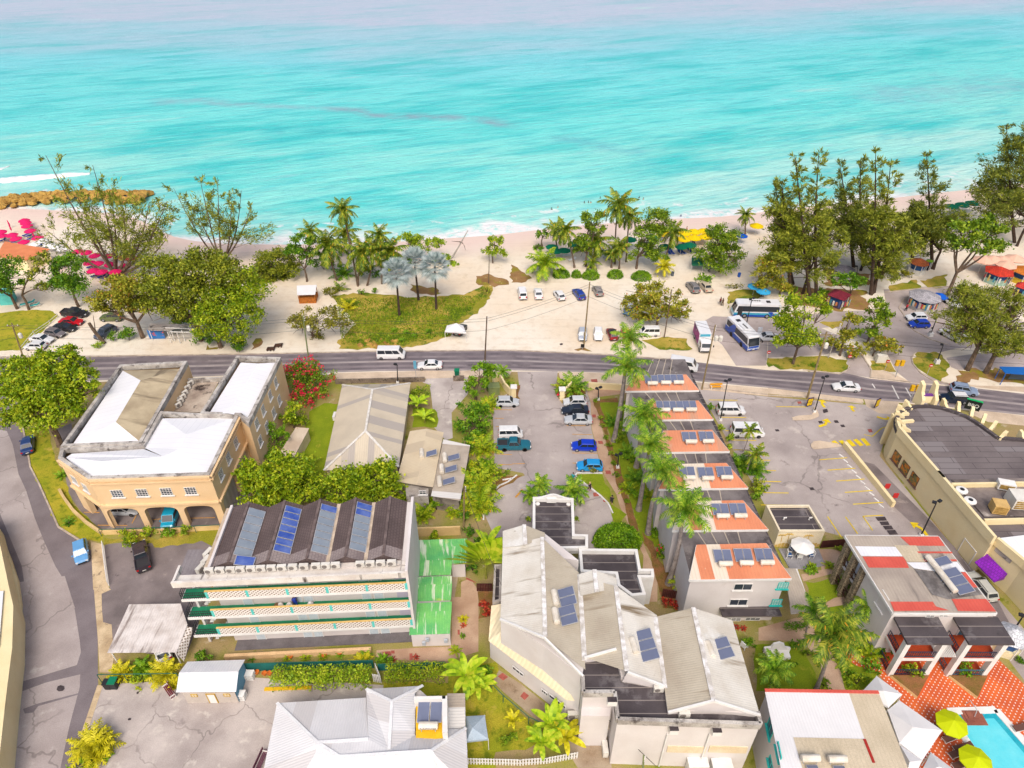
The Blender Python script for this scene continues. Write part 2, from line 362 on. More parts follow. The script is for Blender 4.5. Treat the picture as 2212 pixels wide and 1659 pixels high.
sheet('street_surface',[('J',[(200,1150),(320,1105),(690,1010),(690,1022),(330,1125),(290,1180),(215,1190)]),('I',[(432,995),(495,970),(512,998),(450,1022)])],.026,strd)
sheet('forecourt',[('I',[(480,120),(620,60),(640,560),(2100,430),(2170,700),(1935,970),(960,1005),(860,970),(720,850),(600,690),(560,500)])],.012,lotd)
sheet('yard',[('I',[(905,1110),(1100,1090),(1320,1100),(1330,1140),(1740,1080),(1900,1140),(1800,1560),(1600,2100),(900,2000),(870,1530),(950,1480),(900,1300)])],.012,lotd)
sheet('yard',[('0',[(222,1479),(392,1469),(520,1462),(828,1480),(828,1720),(140,1720),(182,1584)])],.012,conc)
HOT=[(1118,803),(1122,838),(1072,862),(1065,900),(1068,1010),(1130,1022),(1134,1027),(1085,1045),(1056,1085),(1047,1112),(1064,1150),(1090,1190),(1310,1190),(1325,1112),(1321,1100),(1296,1071),(1250,1036),(1243,1024),(1252,1021),(1301,1022),(1278,929),(1276,871),(1268,845),(1214,872),(1199,850),(1205,802)]
sheet('parking_lot',[('0',HOT)],.016,lot)
sheet('parking_lot',[('0',[(1500,826),(1516,841),(1659,857),(1864,874),(1934,878),(1900,985),(2057,1180),(2235,1385),(2235,1500),(2130,1360),(1826,1160),(1782,1149),(1657,1099),(1542,899)])],.016,lot)
sheet('lane',[('T',[(0,-60),(80,-40),(330,210),(520,400),(720,620),(840,800),(1000,930),(1190,1290),(1060,1220),(760,820),(500,540),(240,300)])],.020,lotd)
sheet('yard',[('F',[(1540,440),(1830,440),(1830,640),(1690,800),(1700,1020),(1640,1040),(1540,930),(1520,700),(1500,560),(1440,540)])],.010,conc)
sheet('pavement',[('0',[(723,806),(903,802),(1020,801),(1106,802),(1100,812),(920,818),(728,820)]),('0',[(1206,803),(1343,808),(1506,826),(1659,840),(1659,856),(1516,842),(1480,850),(1345,838),(1300,832),(1262,840),(1240,830),(1212,824)]),('H',[(0,1128),(360,1165),(600,1200),(820,1240),(830,1268),(600,1250),(340,1220),(0,1190)]),('H',[(830,1240),(930,1225),(1130,1245),(1130,1290),(1090,1372),(960,1360),(850,1300)]),('H',[(1720,1320),(2240,1385),(2240,1470),(1900,1435),(1760,1370)])],.024,pave)
sheet('pavement',[('J',[(800,-60),(872,-60),(882,300),(892,400),(965,420),(985,700),(962,835),(862,835),(850,600),(826,300)]),('I',[(785,1085),(892,1110),(942,1490),(962,1500),(872,1540),(806,1500)]),('J',[(842,945),(892,942),(745,1385),(695,1380)])],.028,mat('tan_verge_concrete',(228,204,166),(190,164,128),.5,.92,spots=(((130,112,94),.7,.6,.1),),fine=.12,cracks=.4))
sheet('pavement',[('H',[(880,985),(1000,990),(1110,1030),(1230,1090),(880,1050)]),('H',[(1560,1090),(1800,1120),(2240,1130),(2240,1180),(1810,1136)])],.022,pave)
sheet('park_road',[('H',[(1000,290),(1310,265),(1760,270),(1900,330),(2240,600),(2240,760),(1620,800),(1500,830),(1270,835),(1240,900),(1310,1000),(1580,1115),(1230,1095),(1110,1000),(1030,850),(1000,700),(1060,560),(1020,450)]),('H',[(660,830),(790,830),(890,980),(880,1052),(640,1015),(695,960)]),('0',[(1560,745),(1510,700),(1540,683),(1690,690),(1800,672),(1870,671),(1920,690),(1917,745),(1880,738),(1800,706),(1740,712),(1660,712),(1655,790),(1590,790)]),('H',[(0,640),(440,615),(640,700),(690,820),(450,858),(0,880)]),('H',[(1580,960),(1540,880),(2240,780),(2240,975),(1640,985)])],.012,mat('park_asphalt',(196,182,176),(172,158,152),.2,.92,spots=(((150,136,130),.5,.62,.1),)))
sheet('path',[('0',[(1268,845),(1250,838),(1300,832),(1345,838),(1352,850),(1290,858),(1300,925),(1326,1016),(1344,1062),(1364,1112),(1396,1190),(1420,1240),(1420,1300),(1385,1300),(1390,1200),(1339,1094),(1331,1067),(1303,1022),(1279,929),(1276,868)])],.022,pathm)
sheet('path',[('L',[(1180,320),(1500,300),(1810,290),(1830,200),(1830,-140),(1910,-140),(1910,-270),(1990,-300),(2060,-200),(2060,330),(1800,410),(1180,400)]),('O',[(1760,1150),(1880,1150),(2010,1180),(1990,1330),(1900,1360),(1640,1430),(1620,1370),(1800,1330)]),('R',[(-60,770),(240,690),(420,580),(560,560),(560,610),(380,640),(290,790),(400,920),(460,1050),(490,1170),(380,1170),(330,1000),(240,870),(110,850),(-60,850)])],.014,pathm)
sheet('path',[('N',[(-40,740),(200,890),(450,1090),(640,1200),(700,1320),(930,1330),(960,1593),(680,1593),(560,1400),(330,1190),(60,960),(-40,860)]),('L',[(1290,190),(1830,0),(1900,-400),(1780,-560),(1640,-300),(1290,60)])],.012,mat('garden_concrete',(190,172,148),(156,132,106),.3,.92,spots=(((120,100,80),.6,.6,.1),)))
sheet('lawn',[('0',[(700,872),(736,872),(705,1010),(690,1050),(640,1020),(655,955),(668,890)]),('F',[(1360,760),(1560,770),(1560,930),(1350,930)])],.012,lush)
sheet('lawn',[('0',[(1290,866),(1362,866),(1352,902),(1388,1010),(1425,1180),(1392,1180),(1352,1050),(1312,925)]),('G',[(562,1332),(782,1332),(850,1500),(880,1600),(850,1560),(760,1495),(640,1410)]),('G',[(855,1570),(890,1600),(990,1680),(900,1800),(860,1680)])],.026,lush)
sheet('lawn',[('I',[(210,110),(420,100),(480,370),(560,520),(640,760),(880,1010),(890,1085),(700,1078),(510,955),(430,775),(340,575),(270,425),(255,325)])],.022,lawnm)
sheet('lawn',[('E',[(-40,500),(190,470),(440,470),(505,520),(190,810),(-40,830)])],.014,lawnm)
sheet('lawn',[('L',[(1240,600),(1780,600),(1800,480),(2212,420),(2240,800),(2212,1336),(1240,1400)]),('N',[(-80,950),(60,1000),(330,1230),(400,1400),(-80,1480)])],.018,lawnm)
sheet('lawn',[('R',[(-80,880),(120,870),(230,930),(300,1060),(330,1170),(-80,1170)]),('R',[(240,480),(430,460),(470,560),(380,600),(270,600)]),('R',[(270,620),(560,600),(640,850),(700,1050),(620,1170),(500,1170),(420,950),(300,780)])],.012,lush)
sheet('rough_ground',[('B',[(640,1180),(800,1150),(1150,1160),(1300,1190),(1700,1170),(1840,1150),(1960,1080),(2040,1090),(2030,1200),(1900,1320),(1770,1400),(1640,1540),(1430,1600),(1260,1630),(710,1630),(760,1510),(860,1420),(720,1260)])],.014,dry)
sheet('rough_ground',[('I',[(890,1060),(1300,1050),(1900,960),(1870,1140),(1740,1080),(1330,1140),(1310,1095),(1100,1090),(905,1115)]),('H',[(0,890),(440,860),(690,900),(700,960),(640,1010),(300,985),(0,960)]),('H',[(1260,840),(1480,830),(1570,960),(1500,1080),(1330,1010),(1250,920)]),('H',[(880,900),(1040,900),(1110,1010),(990,985),(890,985)]),('D',[(1030,1440),(1270,1380),(1330,1450),(1060,1490)]),('D',[(1320,1390),(1540,1330),(1540,1440),(1380,1455)]),('C',[(1860,1140),(2000,1110),(2180,1150),(2150,1200),(1900,1230),(1860,1290)]),('C',[(1120,1560),(1300,1530),(1500,1545),(1560,1630),(1330,1650),(1180,1600)]),('H',[(450,580),(650,560),(640,610),(560,630)])],.017,dry)
sheet('bare_earth',[('B',[(1900,1000),(2010,980),(2140,1020),(2180,1070),(2060,1100),(1930,1080)]),('B',[(1330,1080),(1560,1110),(1600,1160),(1400,1150)]),('C',[(0,900),(90,960),(170,1000),(120,1050),(0,1060)]),('E',[(1780,780),(1900,790),(1860,820),(1790,810)]),('B',[(-20,1560),(60,1570),(40,1620),(-20,1640)]),('C',[(530,1625),(640,1615),(690,1645),(560,1655)]),('H',[(190,260),(480,280),(850,300),(870,470),(560,480),(190,400)]),('H',[(1590,1080),(1640,990),(2240,980),(2240,1120),(1830,1050),(1650,1090)]),('D',[(500,1280),(870,1330),(870,1430),(500,1430)])],.011,earth)
sheet('flower_bed',[('G',[(700,690),(920,670),(920,710),(760,715),(850,1050),(950,1320),(1040,1640),(1120,1900),(1030,1800),(960,1560),(860,1200),(790,960),(715,740)]),('G',[(-40,590),(60,560),(70,690),(-40,680)]),('G',[(380,600),(600,560),(640,640),(420,690)]),('F',[(2050,1480),(2212,1400),(2300,1340),(2140,1360),(2070,1340)]),('M',[(670,970),(800,970),(780,1190),(680,1200)]),('O',[(250,1000),(330,1090),(480,1400),(560,1659),(420,1659),(380,1400)])],.028,soil)
t=NT('patio_tiles');vr=t.n('TexBrick');mp=t.n('Mapping');mp.inputs['Rotation'].default_value=(0,0,R(8));t.l(t.pos(),mp.inputs[0]);sx=t.n('SeparateXYZ');t.l(mp.outputs[0],sx.inputs[0])
def cell(v,p,o=0.):return t.math('ABSOLUTE',t.math('SUBTRACT',t.math('FRACT',t.math('ADD',t.math('DIVIDE',v,p),o)),.5))
def dots(o):return t.math('MULTIPLY',t.math('GREATER_THAN',t.math('MULTIPLY',cell(sx.outputs[0],.52,o),-1.),-.11),t.math('GREATER_THAN',t.math('MULTIPLY',cell(sx.outputs[1],.66,o),-1.),-.1))
base=t.mix(t.rng(t.noise(.5,4),.35,.65),C(238,112,44),C(214,92,44));base=t.mix(t.rng(t.noise(.22,5),.62,.68,0,.8),base,C(150,70,62))
base=t.mix(t.math('MAXIMUM',dots(0.),dots(.5)),base,C(250,244,236));t.l(base,t.b.inputs['Base Color']);t.b.inputs['Roughness'].default_value=.7
PATIO=t.m
PATIOP=[('R',[(400,860),(470,900),(780,1010),(1000,930),(1390,900),(1700,1200),(1700,1720),(900,1720),(840,1240),(690,1050),(560,1010),(470,950)])]
sheet('patio',PATIOP,.020,PATIO)
# ---- painted markings
ym=mat('yellow_paint',(250,222,40),(226,190,30),1.5,.8);om=mat('orange_paint',(232,168,60),(200,150,80),1.5,.8);wm=mat('white_paint',(236,232,226),(206,200,194),1.5,.8)
def marks(segs,w,m,z=.045):
 b=MB(m)
 for q,x0,y0,x1,y1 in segs:
  a=W(q,x0,y0);c=W(q,x1,y1);d=(c-a).normalized();r=Vector((-d.y,d.x,0))*w/2
  b.face([Vector((p.x,p.y,z))for p in(a-r,c-r,c+r,a+r)])
 return tag(b.build('road_marking'),kind='structure')
marks([('G',1700,692,1950,695),('G',1735,765,1780,766),('G',1810,842,2025,844),('G',1840,957,1880,958),('G',1865,1038,2110,1042),('G',1915,1122,2160,1128),('O',1040,295,1290,297),('O',1235,382,1355,384),('O',1290,472,1405,474),('O',1260,567,1450,569),('O',1295,664,1515,667),('O',1275,770,1600,772),('O',1780,380,2020,362),('O',1850,470,2090,452),('O',1925,564,2170,546),('O',2000,662,2240,645),('O',2070,764,2330,748),('O',1850,870,1970,1050),('O',2005,872,2110,1020),('O',2155,868,2240,990),('O',2155,868,2330,860),('H',70,1303,330,1306),('H',830,1545,900,1560),('H',900,1560,980,1490),('H',980,1490,1060,1465)],.16,ym)
marks([('H',560,1600,600,1630),('H',625,1595,680,1650),('H',690,1590,745,1645),('H',750,1585,810,1640),('H',815,1578,870,1640)],.75,ym)
marks([('H',1072,1120,1130,1235),('H',1190,1140,1235,1220),('H',900,1105,925,1145)],.22,wm)
marks([('F',2060,775,2212,778),('F',2060,850,2140,852),('F',2070,922,2212,924),('F',2080,1160,2212,1165),('F',2090,1248,2212,1252),('G',470,912,640,915),('G',520,988,690,992),('G',500,1070,540,1072),('G',520,1150,735,1153),('G',525,1237,570,1239),('G',0,1245,110,1242)],.12,om)
marks([('I',725,833,860,835),('I',950,833,1190,838),('I',1190,838,1140,930),('I',845,945,1100,948),('I',1320,897,1410,890),('I',1640,885,1860,880),('I',1640,885,1625,930)],.12,om)
marks([('G',30,1535,92,1465)],.3,om)
def arrow(q,tip,tail,turn,w=.45):
 b=MB(ym);A=W(q,*tail);B=W(q,*tip);d=(B-A);L=d.length;d/=L;r=Vector((-d.y,d.x,0))*turn;z=Vector((0,0,.05))
 p=[A,A+d*L*.5,A+d*L*.75+r*L*.18]
 for a,c in zip(p,p[1:]):n=(c-a).normalized();n=Vector((-n.y,n.x,0))*w/2;b.face([a-n+z,c-n+z,c+n+z,a+n+z])
 e=p[2];h=(p[2]-p[1]).normalized();n=Vector((-h.y,h.x,0));b.face([e+n*w*1.7+z,e-n*w*1.7+z,e+h*L*.38+z])
 return tag(b.build('road_marking'),kind='structure')
arrow('H',(1065,1430),(940,1390),1);arrow('H',(550,1440),(440,1475),1);arrow('H',(700,1300),(745,1345),-1);arrow('H',(440,1250),(490,1310),-1);arrow('R',(945,100),(1010,185),1)
dk=mat('iron_grate',(84,74,76),(64,56,58),2,.8);rd=mat('red_cover',(190,104,90),(166,88,76),2,.8)
sheet('drain_covers',[('O',[(1395,118),(1425,116),(1437,134),(1405,136)]),('O',[(1690,620),(1725,618),(1740,642),(1705,644)]),('O',[(1768,46),(1800,44),(1815,66),(1780,68)]),('O',[(1903,40),(1935,38),(1950,60),(1915,62)]),('O',[(1958,78),(1990,76),(2005,96),(1972,98)]),('H',[(470,1330),(510,1322),(520,1350),(480,1360)]),('R',[(680,68),(742,65),(755,90),(697,92)]),('R',[(706,97),(760,94),(772,118),(720,120)]),('R',[(728,124),(782,121),(797,146),(744,148)]),('R',[(752,152),(806,149),(825,178),(770,180)]),('J',[(490,985),(500,955),(525,945),(555,955),(560,975),(545,995),(510,1000)]),('J',[(1180,1010),(1190,1000),(1202,1005),(1195,1020),(1183,1022)]),('J',[(1105,1238),(1120,1228),(1136,1234),(1128,1248),(1110,1250)]),('C',[(410,1592),(425,1584),(442,1590),(435,1600),(418,1602)])],.052,dk)
sheet('inlaid_covers',[('G',[(700,1495),(745,1492),(750,1525),(705,1527)]),('G',[(785,1555),(810,1552),(818,1572),(792,1575)]),('G',[(805,1302),(850,1302),(856,1332),(812,1332)]),('G',[(740,1046),(780,1046),(788,1072),(748,1072)]),('G',[(692,818),(722,818),(728,844),(698,844)]),('G',[(680,515),(735,512),(740,540),(690,545)]),('N',[(15,835),(55,805),(100,840),(60,870)]),('N',[(200,1000),(232,962),(275,995),(238,1032)]),('H',[(250,1262),(282,1258),(292,1275),(262,1280)]),('H',[(858,1500),(892,1497),(905,1525),(872,1528)]),('L',[(1230,335),(1300,330),(1310,365),(1240,370)]),('L',[(1465,350),(1490,348),(1492,405),(1466,405)]),('L',[(1880,145),(1898,143),(1900,185),(1882,187)]),('L',[(1305,325),(1335,324),(1337,350),(1307,351)]),('M',[(570,845),(590,850),(655,885),(655,892),(620,880),(570,860)])],.056,rd)
kerb('kerb',[('I',[(200,105),(245,330),(262,440),(335,580),(425,780),(505,960),(690,1078)]),('H',[(1580,1110),(1420,1075),(1320,1015),(1250,930),(1240,880),(1265,835)]),('H',[(885,1055),(893,985),(800,840)]),('H',[(880,1052),(1230,1092)]),('H',[(300,985),(620,1020),(690,985),(700,950)]),('H',[(1560,770),(1400,720),(1270,650),(1220,610)]),('H',[(1180,520),(1130,450),(1170,380),(1215,345)]),('D',[(1010,1490),(1270,1462),(1540,1440),(1700,1450)]),('G',[(1650,590),(1900,610),(2212,648)]),('H',[(0,1205),(360,1225),(820,1276)])],kerbm)
kerb('kerb',[('G',[(560,1325),(782,1325)]),('G',[(560,1325),(545,1350),(640,1425),(760,1515),(830,1585),(870,1670)]),('F',[(2130,1385),(2212,1370)]),('M',[(830,80),(860,50),(930,20),(1010,-40)]),('M',[(722,345),(722,300)])],kerbw)
sheet('traffic_island',[('H',[(210,1405),(360,1392),(395,1350),(395,1300),(425,1340),(440,1375),(420,1400),(370,1418),(240,1425),(210,1420)]),('O',[(1705,250),(1730,222),(1780,216),(1930,240),(1985,265),(1900,276),(1730,292),(1710,275)]),('O',[(1540,15),(1600,0),(1760,-10),(1778,5),(1740,25),(1570,40)])],.1,pave)
# ---- buildings
def world_uv(p):return p
def roofs(name,parent,faces,m,smooth=False):
 b=MB(m)
 for f in faces:
  ud=None
  if isinstance(f,dict):ud=f.get('ud');mm=f.get('m');f=f['p']
  else:mm=None
  b.face([W(q,x,y,z)for q,x,y,z in f],mm,ud)
 for i,f in enumerate(b.f):
  P=[b.v[k]for k in f]
  if sum(p.x*q.y-q.x*p.y for p,q in zip(P,P[1:]+P[:1]))<0:b.f[i]=f[::-1]
 return b.build(name,parent)
def parapet(b,poly,z0,z1,w,m,top=None):
 P=[Vector((p[0],p[1],0))for p in poly];n=len(P)
 if sum(a.x*c.y-c.x*a.y for a,c in zip(P,P[1:]+P[:1]))<0:P.reverse()
 I=[]
 for i in range(n):
  a,c,e=P[i-1],P[i],P[(i+1)%n];d1=(c-a).normalized();d2=(e-c).normalized();n1=Vector((-d1.y,d1.x,0));n2=Vector((-d2.y,d2.x,0))
  k=(n1+n2);k=k/max(.25,k.length_squared)*2;I.append(c+k*w)
 u=lambda p,z:Vector((p.x,p.y,z))
 for i in range(n):
  j=(i+1)%n
  b.face([u(P[i],z0),u(P[j],z0),u(P[j],z1),u(P[i],z1)],m);b.face([u(I[j],z0),u(I[i],z0),u(I[i],z1),u(I[j],z1)],m)
  b.face([u(P[i],z1),u(P[j],z1),u(I[j],z1),u(I[i],z1)],top if top is not None else m)
 return I
def arched(b,A,B,arches,z0,z1,th,m):
 d=(B-A);d.z=0;L=d.length;d/=L;nrm=Vector((-d.y,d.x,0))
 pts=[(0,z1),(0,z0)];holes=[]
 for s0,s1,zs,zc in arches:
  arc=[(s0,z0),(s0,zs)]+[((s0+s1)/2-(s1-s0)/2*math.copysign(abs(math.cos(a))**.62,math.cos(a)),zs+(zc-zs)*abs(math.sin(a))**.62)for a in[math.pi*k/14 for k in range(1,14)]]+[(s1,zs),(s1,z0)]
  pts+=arc;holes.append(arc)
 pts+=[(L,z0),(L,z1)]
 f=lambda s,z,o:Vector((A.x+d.x*s+nrm.x*o,A.y+d.y*s+nrm.y*o,z))
 b.face([f(s,z,0)for s,z in pts],m);b.face([f(s,z,th)for s,z in reversed(pts)],m)
 for arc in holes:
  for p,q in zip(arc,arc[1:]):b.face([f(*p,0),f(*q,0),f(*q,th),f(*p,th)],m)
 b.face([f(0,z0,0),f(0,z1,0),f(0,z1,th),f(0,z0,th)],m);b.face([f(L,z0,0),f(L,z0,th),f(L,z1,th),f(L,z1,0)],m)
GL=glassmat('window_glass',(58,66,78),.1);GLB=glassmat('blue_tinted_glass',(60,120,140),.1);WF=mat('white_window_frame',(246,244,240),(236,232,228),2,.5,fine=0)
def window(parent,p,n,w,h,fm=WF,gm=GL,nx=2,ny=2,sill=True,name='window',fw=.07):
 n=Vector((n.x,n.y,0)).normalized();r=Vector((-n.y,n.x,0));up=Vector((0,0,1));p=Vector(p);b=MB(fm)
 def bx(x0,x1,z0,z1,o):
  c=[p+r*x+up*z+n*k for k in(-.03,o)for x,z in((x0,z0),(x1,z0),(x1,z1),(x0,z1))]
  for f in((4,5,6,7),(0,1,5,4),(1,2,6,5),(2,3,7,6),(3,0,4,7)):b.face([c[k]for k in f])
 bx(-w/2,-w/2+fw,-h/2,h/2,.07);bx(w/2-fw,w/2,-h/2,h/2,.07);bx(-w/2+fw,w/2-fw,h/2-fw,h/2,.066);bx(-w/2+fw,w/2-fw,-h/2,-h/2+fw,.066)
 for i in range(1,nx):x=-w/2+w*i/nx;bx(x-.025,x+.025,-h/2+fw,h/2-fw,.06)
 for j in range(1,ny):z=-h/2+h*j/ny;bx(-w/2+fw,w/2-fw,z-.025,z+.025,.055)
 o=b.build(name,parent)
 if sill:s=MB(fm);c=p-up*(h/2+.07)+n*.09;s.box(c,(.2,w+.35,.12),math.atan2(n.y,n.x));s.build('sill',o)
 g=MB(gm);g.face([p+r*x+up*z+n*.03 for x,z in((-w/2+fw,-h/2+fw),(w/2-fw,-h/2+fw),(w/2-fw,h/2-fw),(-w/2+fw,h/2-fw))]);g.build('pane',o)
 return o
def door(parent,p,n,w,h,m,name='door',fm=WF):
 n=Vector((n.x,n.y,0)).normalized();rz=math.atan2(n.y,n.x);p=Vector(p);b=MB(m);b.box(p+Vector((0,0,h/2))+n*.01,(.1,w,h),rz);o=b.build(name,parent)
 f=MB(fm);r=Vector((-n.y,n.x,0))
 for k in(-1,1):f.box(p+r*k*(w/2+.05)+Vector((0,0,h/2))+n*.02,(.14,.1,h),rz)
 f.box(p+Vector((0,0,h+.05))+n*.02,(.14,w+.2,.1),rz);f.build('door_frame',o);return o
def outn(A,B):d=(B-A);return Vector((d.y,-d.x,0)).normalized()
beige=mat('beige_render',(250,216,170),(242,206,158),.3,.85,spots=(((232,190,140),.15,.62,.15),),fine=.04)
mould=mat('parapet_mould',(212,206,198),(168,160,152),.5,.9,lo=.4,hi=.6,spots=(((96,88,84),.9,.54,.14),((236,230,222),.5,.62,.1)),fine=.2)
whiteroof=mat('white_metal_roof',(252,252,254),(244,244,248),.2,.6,fine=.02,tile=(1.0,60,.02,(226,226,230)))
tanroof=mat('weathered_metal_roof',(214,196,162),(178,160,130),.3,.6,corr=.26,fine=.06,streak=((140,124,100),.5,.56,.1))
houseroof=mat('tan_sheet_roof',(222,208,184),(208,194,172),.3,.55,corr=.32,sheet=(.95,60,.28,(190,180,170)),fine=.03)
whitewall=mat('white_render',(238,231,228),(228,219,215),.3,.85,fine=.03,spots=(((222,212,202),.25,.62,.15),))
tar=mat('tar_roof',(92,84,86),(72,65,68),.25,.8,spots=(((146,140,141),.3,.55,.16),((58,52,54),.6,.6,.1)),tile=(40,1.3,.05,(150,140,134)),fine=.08)
greyside=mat('stained_concrete',(204,196,188),(168,158,150),.5,.9,spots=(((70,64,62),.8,.58,.1),),fine=.15)
# --- beige two-storey office with arcaded car park
PZ=9.5
A1,A2,B1,B2=W('0',125,990,PZ),W('0',190,1033.6,PZ),W('0',452.5,1025,PZ),W('0',516,896,PZ)
LW=PL('0',[(131,966),(259,789),(405,781),(306,958.6)],PZ);RWg=PL('0',[(432,895),(511,770),(607,773),(537,916),(516,898)],PZ)
SB=[A1,A2,B1,B2,W('0',346,888,PZ),W('0',306,958.6,PZ),W('0',131,966,PZ)]
bt=thing('office_building','beige two storey building with white roofs inside stained parapets, on arches beside the side street','building',(sum(p.x for p in SB)/7,sum(p.y for p in SB)/7,0))
FL=4.4
b=MB(beige)
for P in(SB,LW,RWg):
 lo=[Vector((p.x,p.y,0))for p in P];ar=sum(a.x*c.y-c.x*a.y for a,c in zip(lo,lo[1:]+lo[:1]));lo=lo if ar>0 else lo[::-1];n=len(lo)
 z0=FL if P is SB else 0
 for i in range(n):
  a,c=lo[i],lo[(i+1)%n];b.face([(a.x,a.y,z0),(c.x,c.y,z0),(c.x,c.y,PZ-.7),(a.x,a.y,PZ-.7)])
b.face([(p.x,p.y,FL)for p in SB]);b.build('wall',bt)
def bands(P,idx,zs,name='moulding'):
 m_=MB(beige)
 for i in idx:
  a,c=P[i],P[(i+1)%len(P)];nn=outn(a,c)
  for z,hh_,pr in zs:m_.beam(Vector((a.x,a.y,z))+nn*pr/2,Vector((c.x,c.y,z))+nn*pr/2,pr,hh_)
 m_.build(name,bt)
bands(SB,(0,1,2),((FL+.1,.3,.3),(8.55,.22,.25),(PZ-.3,.25,.3)))
b=MB(beige)
def seg(q,pts,A,B):return[((onwall(q,x,y,A,B)-A).xy.length)for x,y in pts]
s=seg('I',[(930,850),(1195,830),(1250,830),(1535,812),(1590,815),(1850,800)],A2,B1)
arched(b,A2,B1,[(s[0],s[1],2.6,FL-.6),(s[2],s[3],2.6,FL-.6),(s[4],s[5],2.6,FL-.6)],0,FL-.02,.7,None)
LA=(A2-A1).xy.length;arched(b,A1,A2,[(LA*.3,LA*.86,2.6,FL-.6)],0,FL-.02,.7,None)
LB=(B2-B1).xy.length;arched(b,B1,B2,[(LB*.07,LB*.5,2.9,FL-.5),(LB*.58,LB*.95,2.9,FL-.5)],0,FL-.02,.7,None)
b.build('arcade',bt)
sh=MB(mat('grey_shutter',(214,208,206),(200,194,192),.5,.6,corr=1.2,fine=.03));nn=outn(B1,B2)
for f0,f1 in((.08,.49),(.59,.94)):
 a=B1.lerp(B2,f0)-nn*.35;c=B1.lerp(B2,f1)-nn*.35;sh.face([(a.x,a.y,0),(c.x,c.y,0),(c.x,c.y,FL-.05),(a.x,a.y,FL-.05)])
sh.build('shutter',bt)
for q,pts,A,B,w_,h_ in(('I',[(1013,670),(1227,661),(1438,652),(1648,645)],A2,B1,1.5,1.35),('I',[(643,550),(738,620)],A1,A2,1.3,1.35),('I',[(1908,505),(1972,365),(2038,230)],B1,B2,1.3,1.5),('F',[(170,540),(120,650),(60,778),(5,895),(200,692),(152,800),(93,920),(35,1042)],RWg[3],RWg[2],1.3,1.6)):
 for x,y in pts:window(bt,onwall(q,x,y,A,B),outn(A,B),w_,h_,nx=4,ny=4)
for P,idx in((SB,None),(LW,None),(RWg,None)):
 b=MB(mould);parapet(b,P,PZ-.7,PZ+(.15 if P is not SB else 0),.5,None);b.build('parapet',bt)
zr=PZ-.45;zt=PZ+.7
L0,L1,L2,L3=[('E',x,y)for x,y in((620,1640),(1060,990),(1570,975),(1215,1610))];Ra,Rb=('E',1215,1075),('E',1000,1435)
roofs('roof',bt,[[(*L0,zr),(*L1,zr),(*Ra,zt),(*Rb,zt)],[(*L0,zr),(*Rb,zt),(*L3,zr)]],whiteroof)
roofs('roof',bt,[[(*L3,zr),(*Rb,zt),(*Ra,zt),(*L2,zr)],[(*L1,zr),(*L2,zr),(*Ra,zt)]],tanroof)
v=('I',1610,160);v2=('I',1550,285);v3=('I',1410,350);v4=('I',890,392)
roofs('roof',bt,[[('I',570,360,zr),('I',620,325,zr),('I',1240,285,zr),(*v3,zt-.3),(*v4,zt-.3)],[('I',570,360,zr),(*v4,zt-.3),('I',770,532,zr)],[(*v4,zt-.3),(*v3,zt-.3),(*v2,zt-.3),('I',1800,495,zr),('I',770,532,zr)],[(*v2,zt-.3),(*v,zt-.3),('I',2025,15,zr),('I',1800,495,zr)],[('I',1245,275,zr),('I',1405,20,zr),(*v,zt-.3),(*v2,zt-.3),(*v3,zt-.3)],[('I',1405,20,zr),('I',2025,15,zr),(*v,zt-.3)]],whiteroof)
roofs('roof',bt,[[('0',452,893,zr),('0',520,783,zr),('0',558,785,zt-.3),('0',492,893,zt-.3)],[('0',492,893,zt-.3),('0',558,785,zt-.3),('0',600,783,zr),('0',536,902,zr)]],whiteroof)
roofs('terrace',bt,[[('E',1640,1060,6.6),('E',1910,1050,6.6),('E',1740,1350,6.6),('E',1400,1340,6.6)]],mat('stained_terrace',(206,190,172),(150,132,118),.35,.9,spots=(((70,58,52),.3,.55,.08),),fine=.15))
b=MB(mould);a,c=W('E',1620,1065,7.3),W('E',1930,1052,7.3);b.beam(a-Vector((0,0,.5)),c-Vector((0,0,.5)),.3,1.2);b.build('terrace_wall',bt)
# --- hip-roofed house with tan sheet roof
hz,hr=3.0,5.2
ht=thing('bungalow','long bungalow under a tan striped hipped sheet metal roof beside a narrow lawn','house',W('F',960,950,0))
hc=PL('F',[(585,1300),(1235,1270),(1335,545),(745,560)],hz);hin=[p.lerp(sum(hc,Vector())/4,.05)for p in hc]
b=MB(mat('cream_wall',(222,204,176),(196,178,150),.5,.9));b.prism(hin,0,hz-.05);b.build('wall',ht)
F_=lambda x,y,z:('F',x,y,z)
roofs('roof',ht,[[F_(585,1300,hz),F_(1235,1270,hz),F_(945,958,hr)],[F_(1235,1270,hz),F_(1335,545,hz),F_(1005,598,hr),F_(945,958,hr)],[F_(1335,545,hz),F_(745,560,hz),F_(1005,598,hr)],[F_(745,560,hz),F_(585,1300,hz),F_(945,958,hr),F_(1005,598,hr)]],houseroof)
cap=MB(mat('ridge_cap',(240,236,228),(212,204,192),1.5,.6));r1,r2=W('F',1005,598,hr+.04),W('F',945,958,hr+.04)
for a,c in((r1,r2),(r2,hc[0]+Vector((0,0,.06))),(r2,hc[1]+Vector((0,0,.06))),(r1,hc[2]+Vector((0,0,.06))),(r1,hc[3]+Vector((0,0,.06)))):cap.beam(a,c,.35,.05)
cap.build('ridge_cap',ht)
wl=MB(WF);wl.box(W('F',680,830,2.2),(.4,1.3,.8));wl.build('window_box',ht)
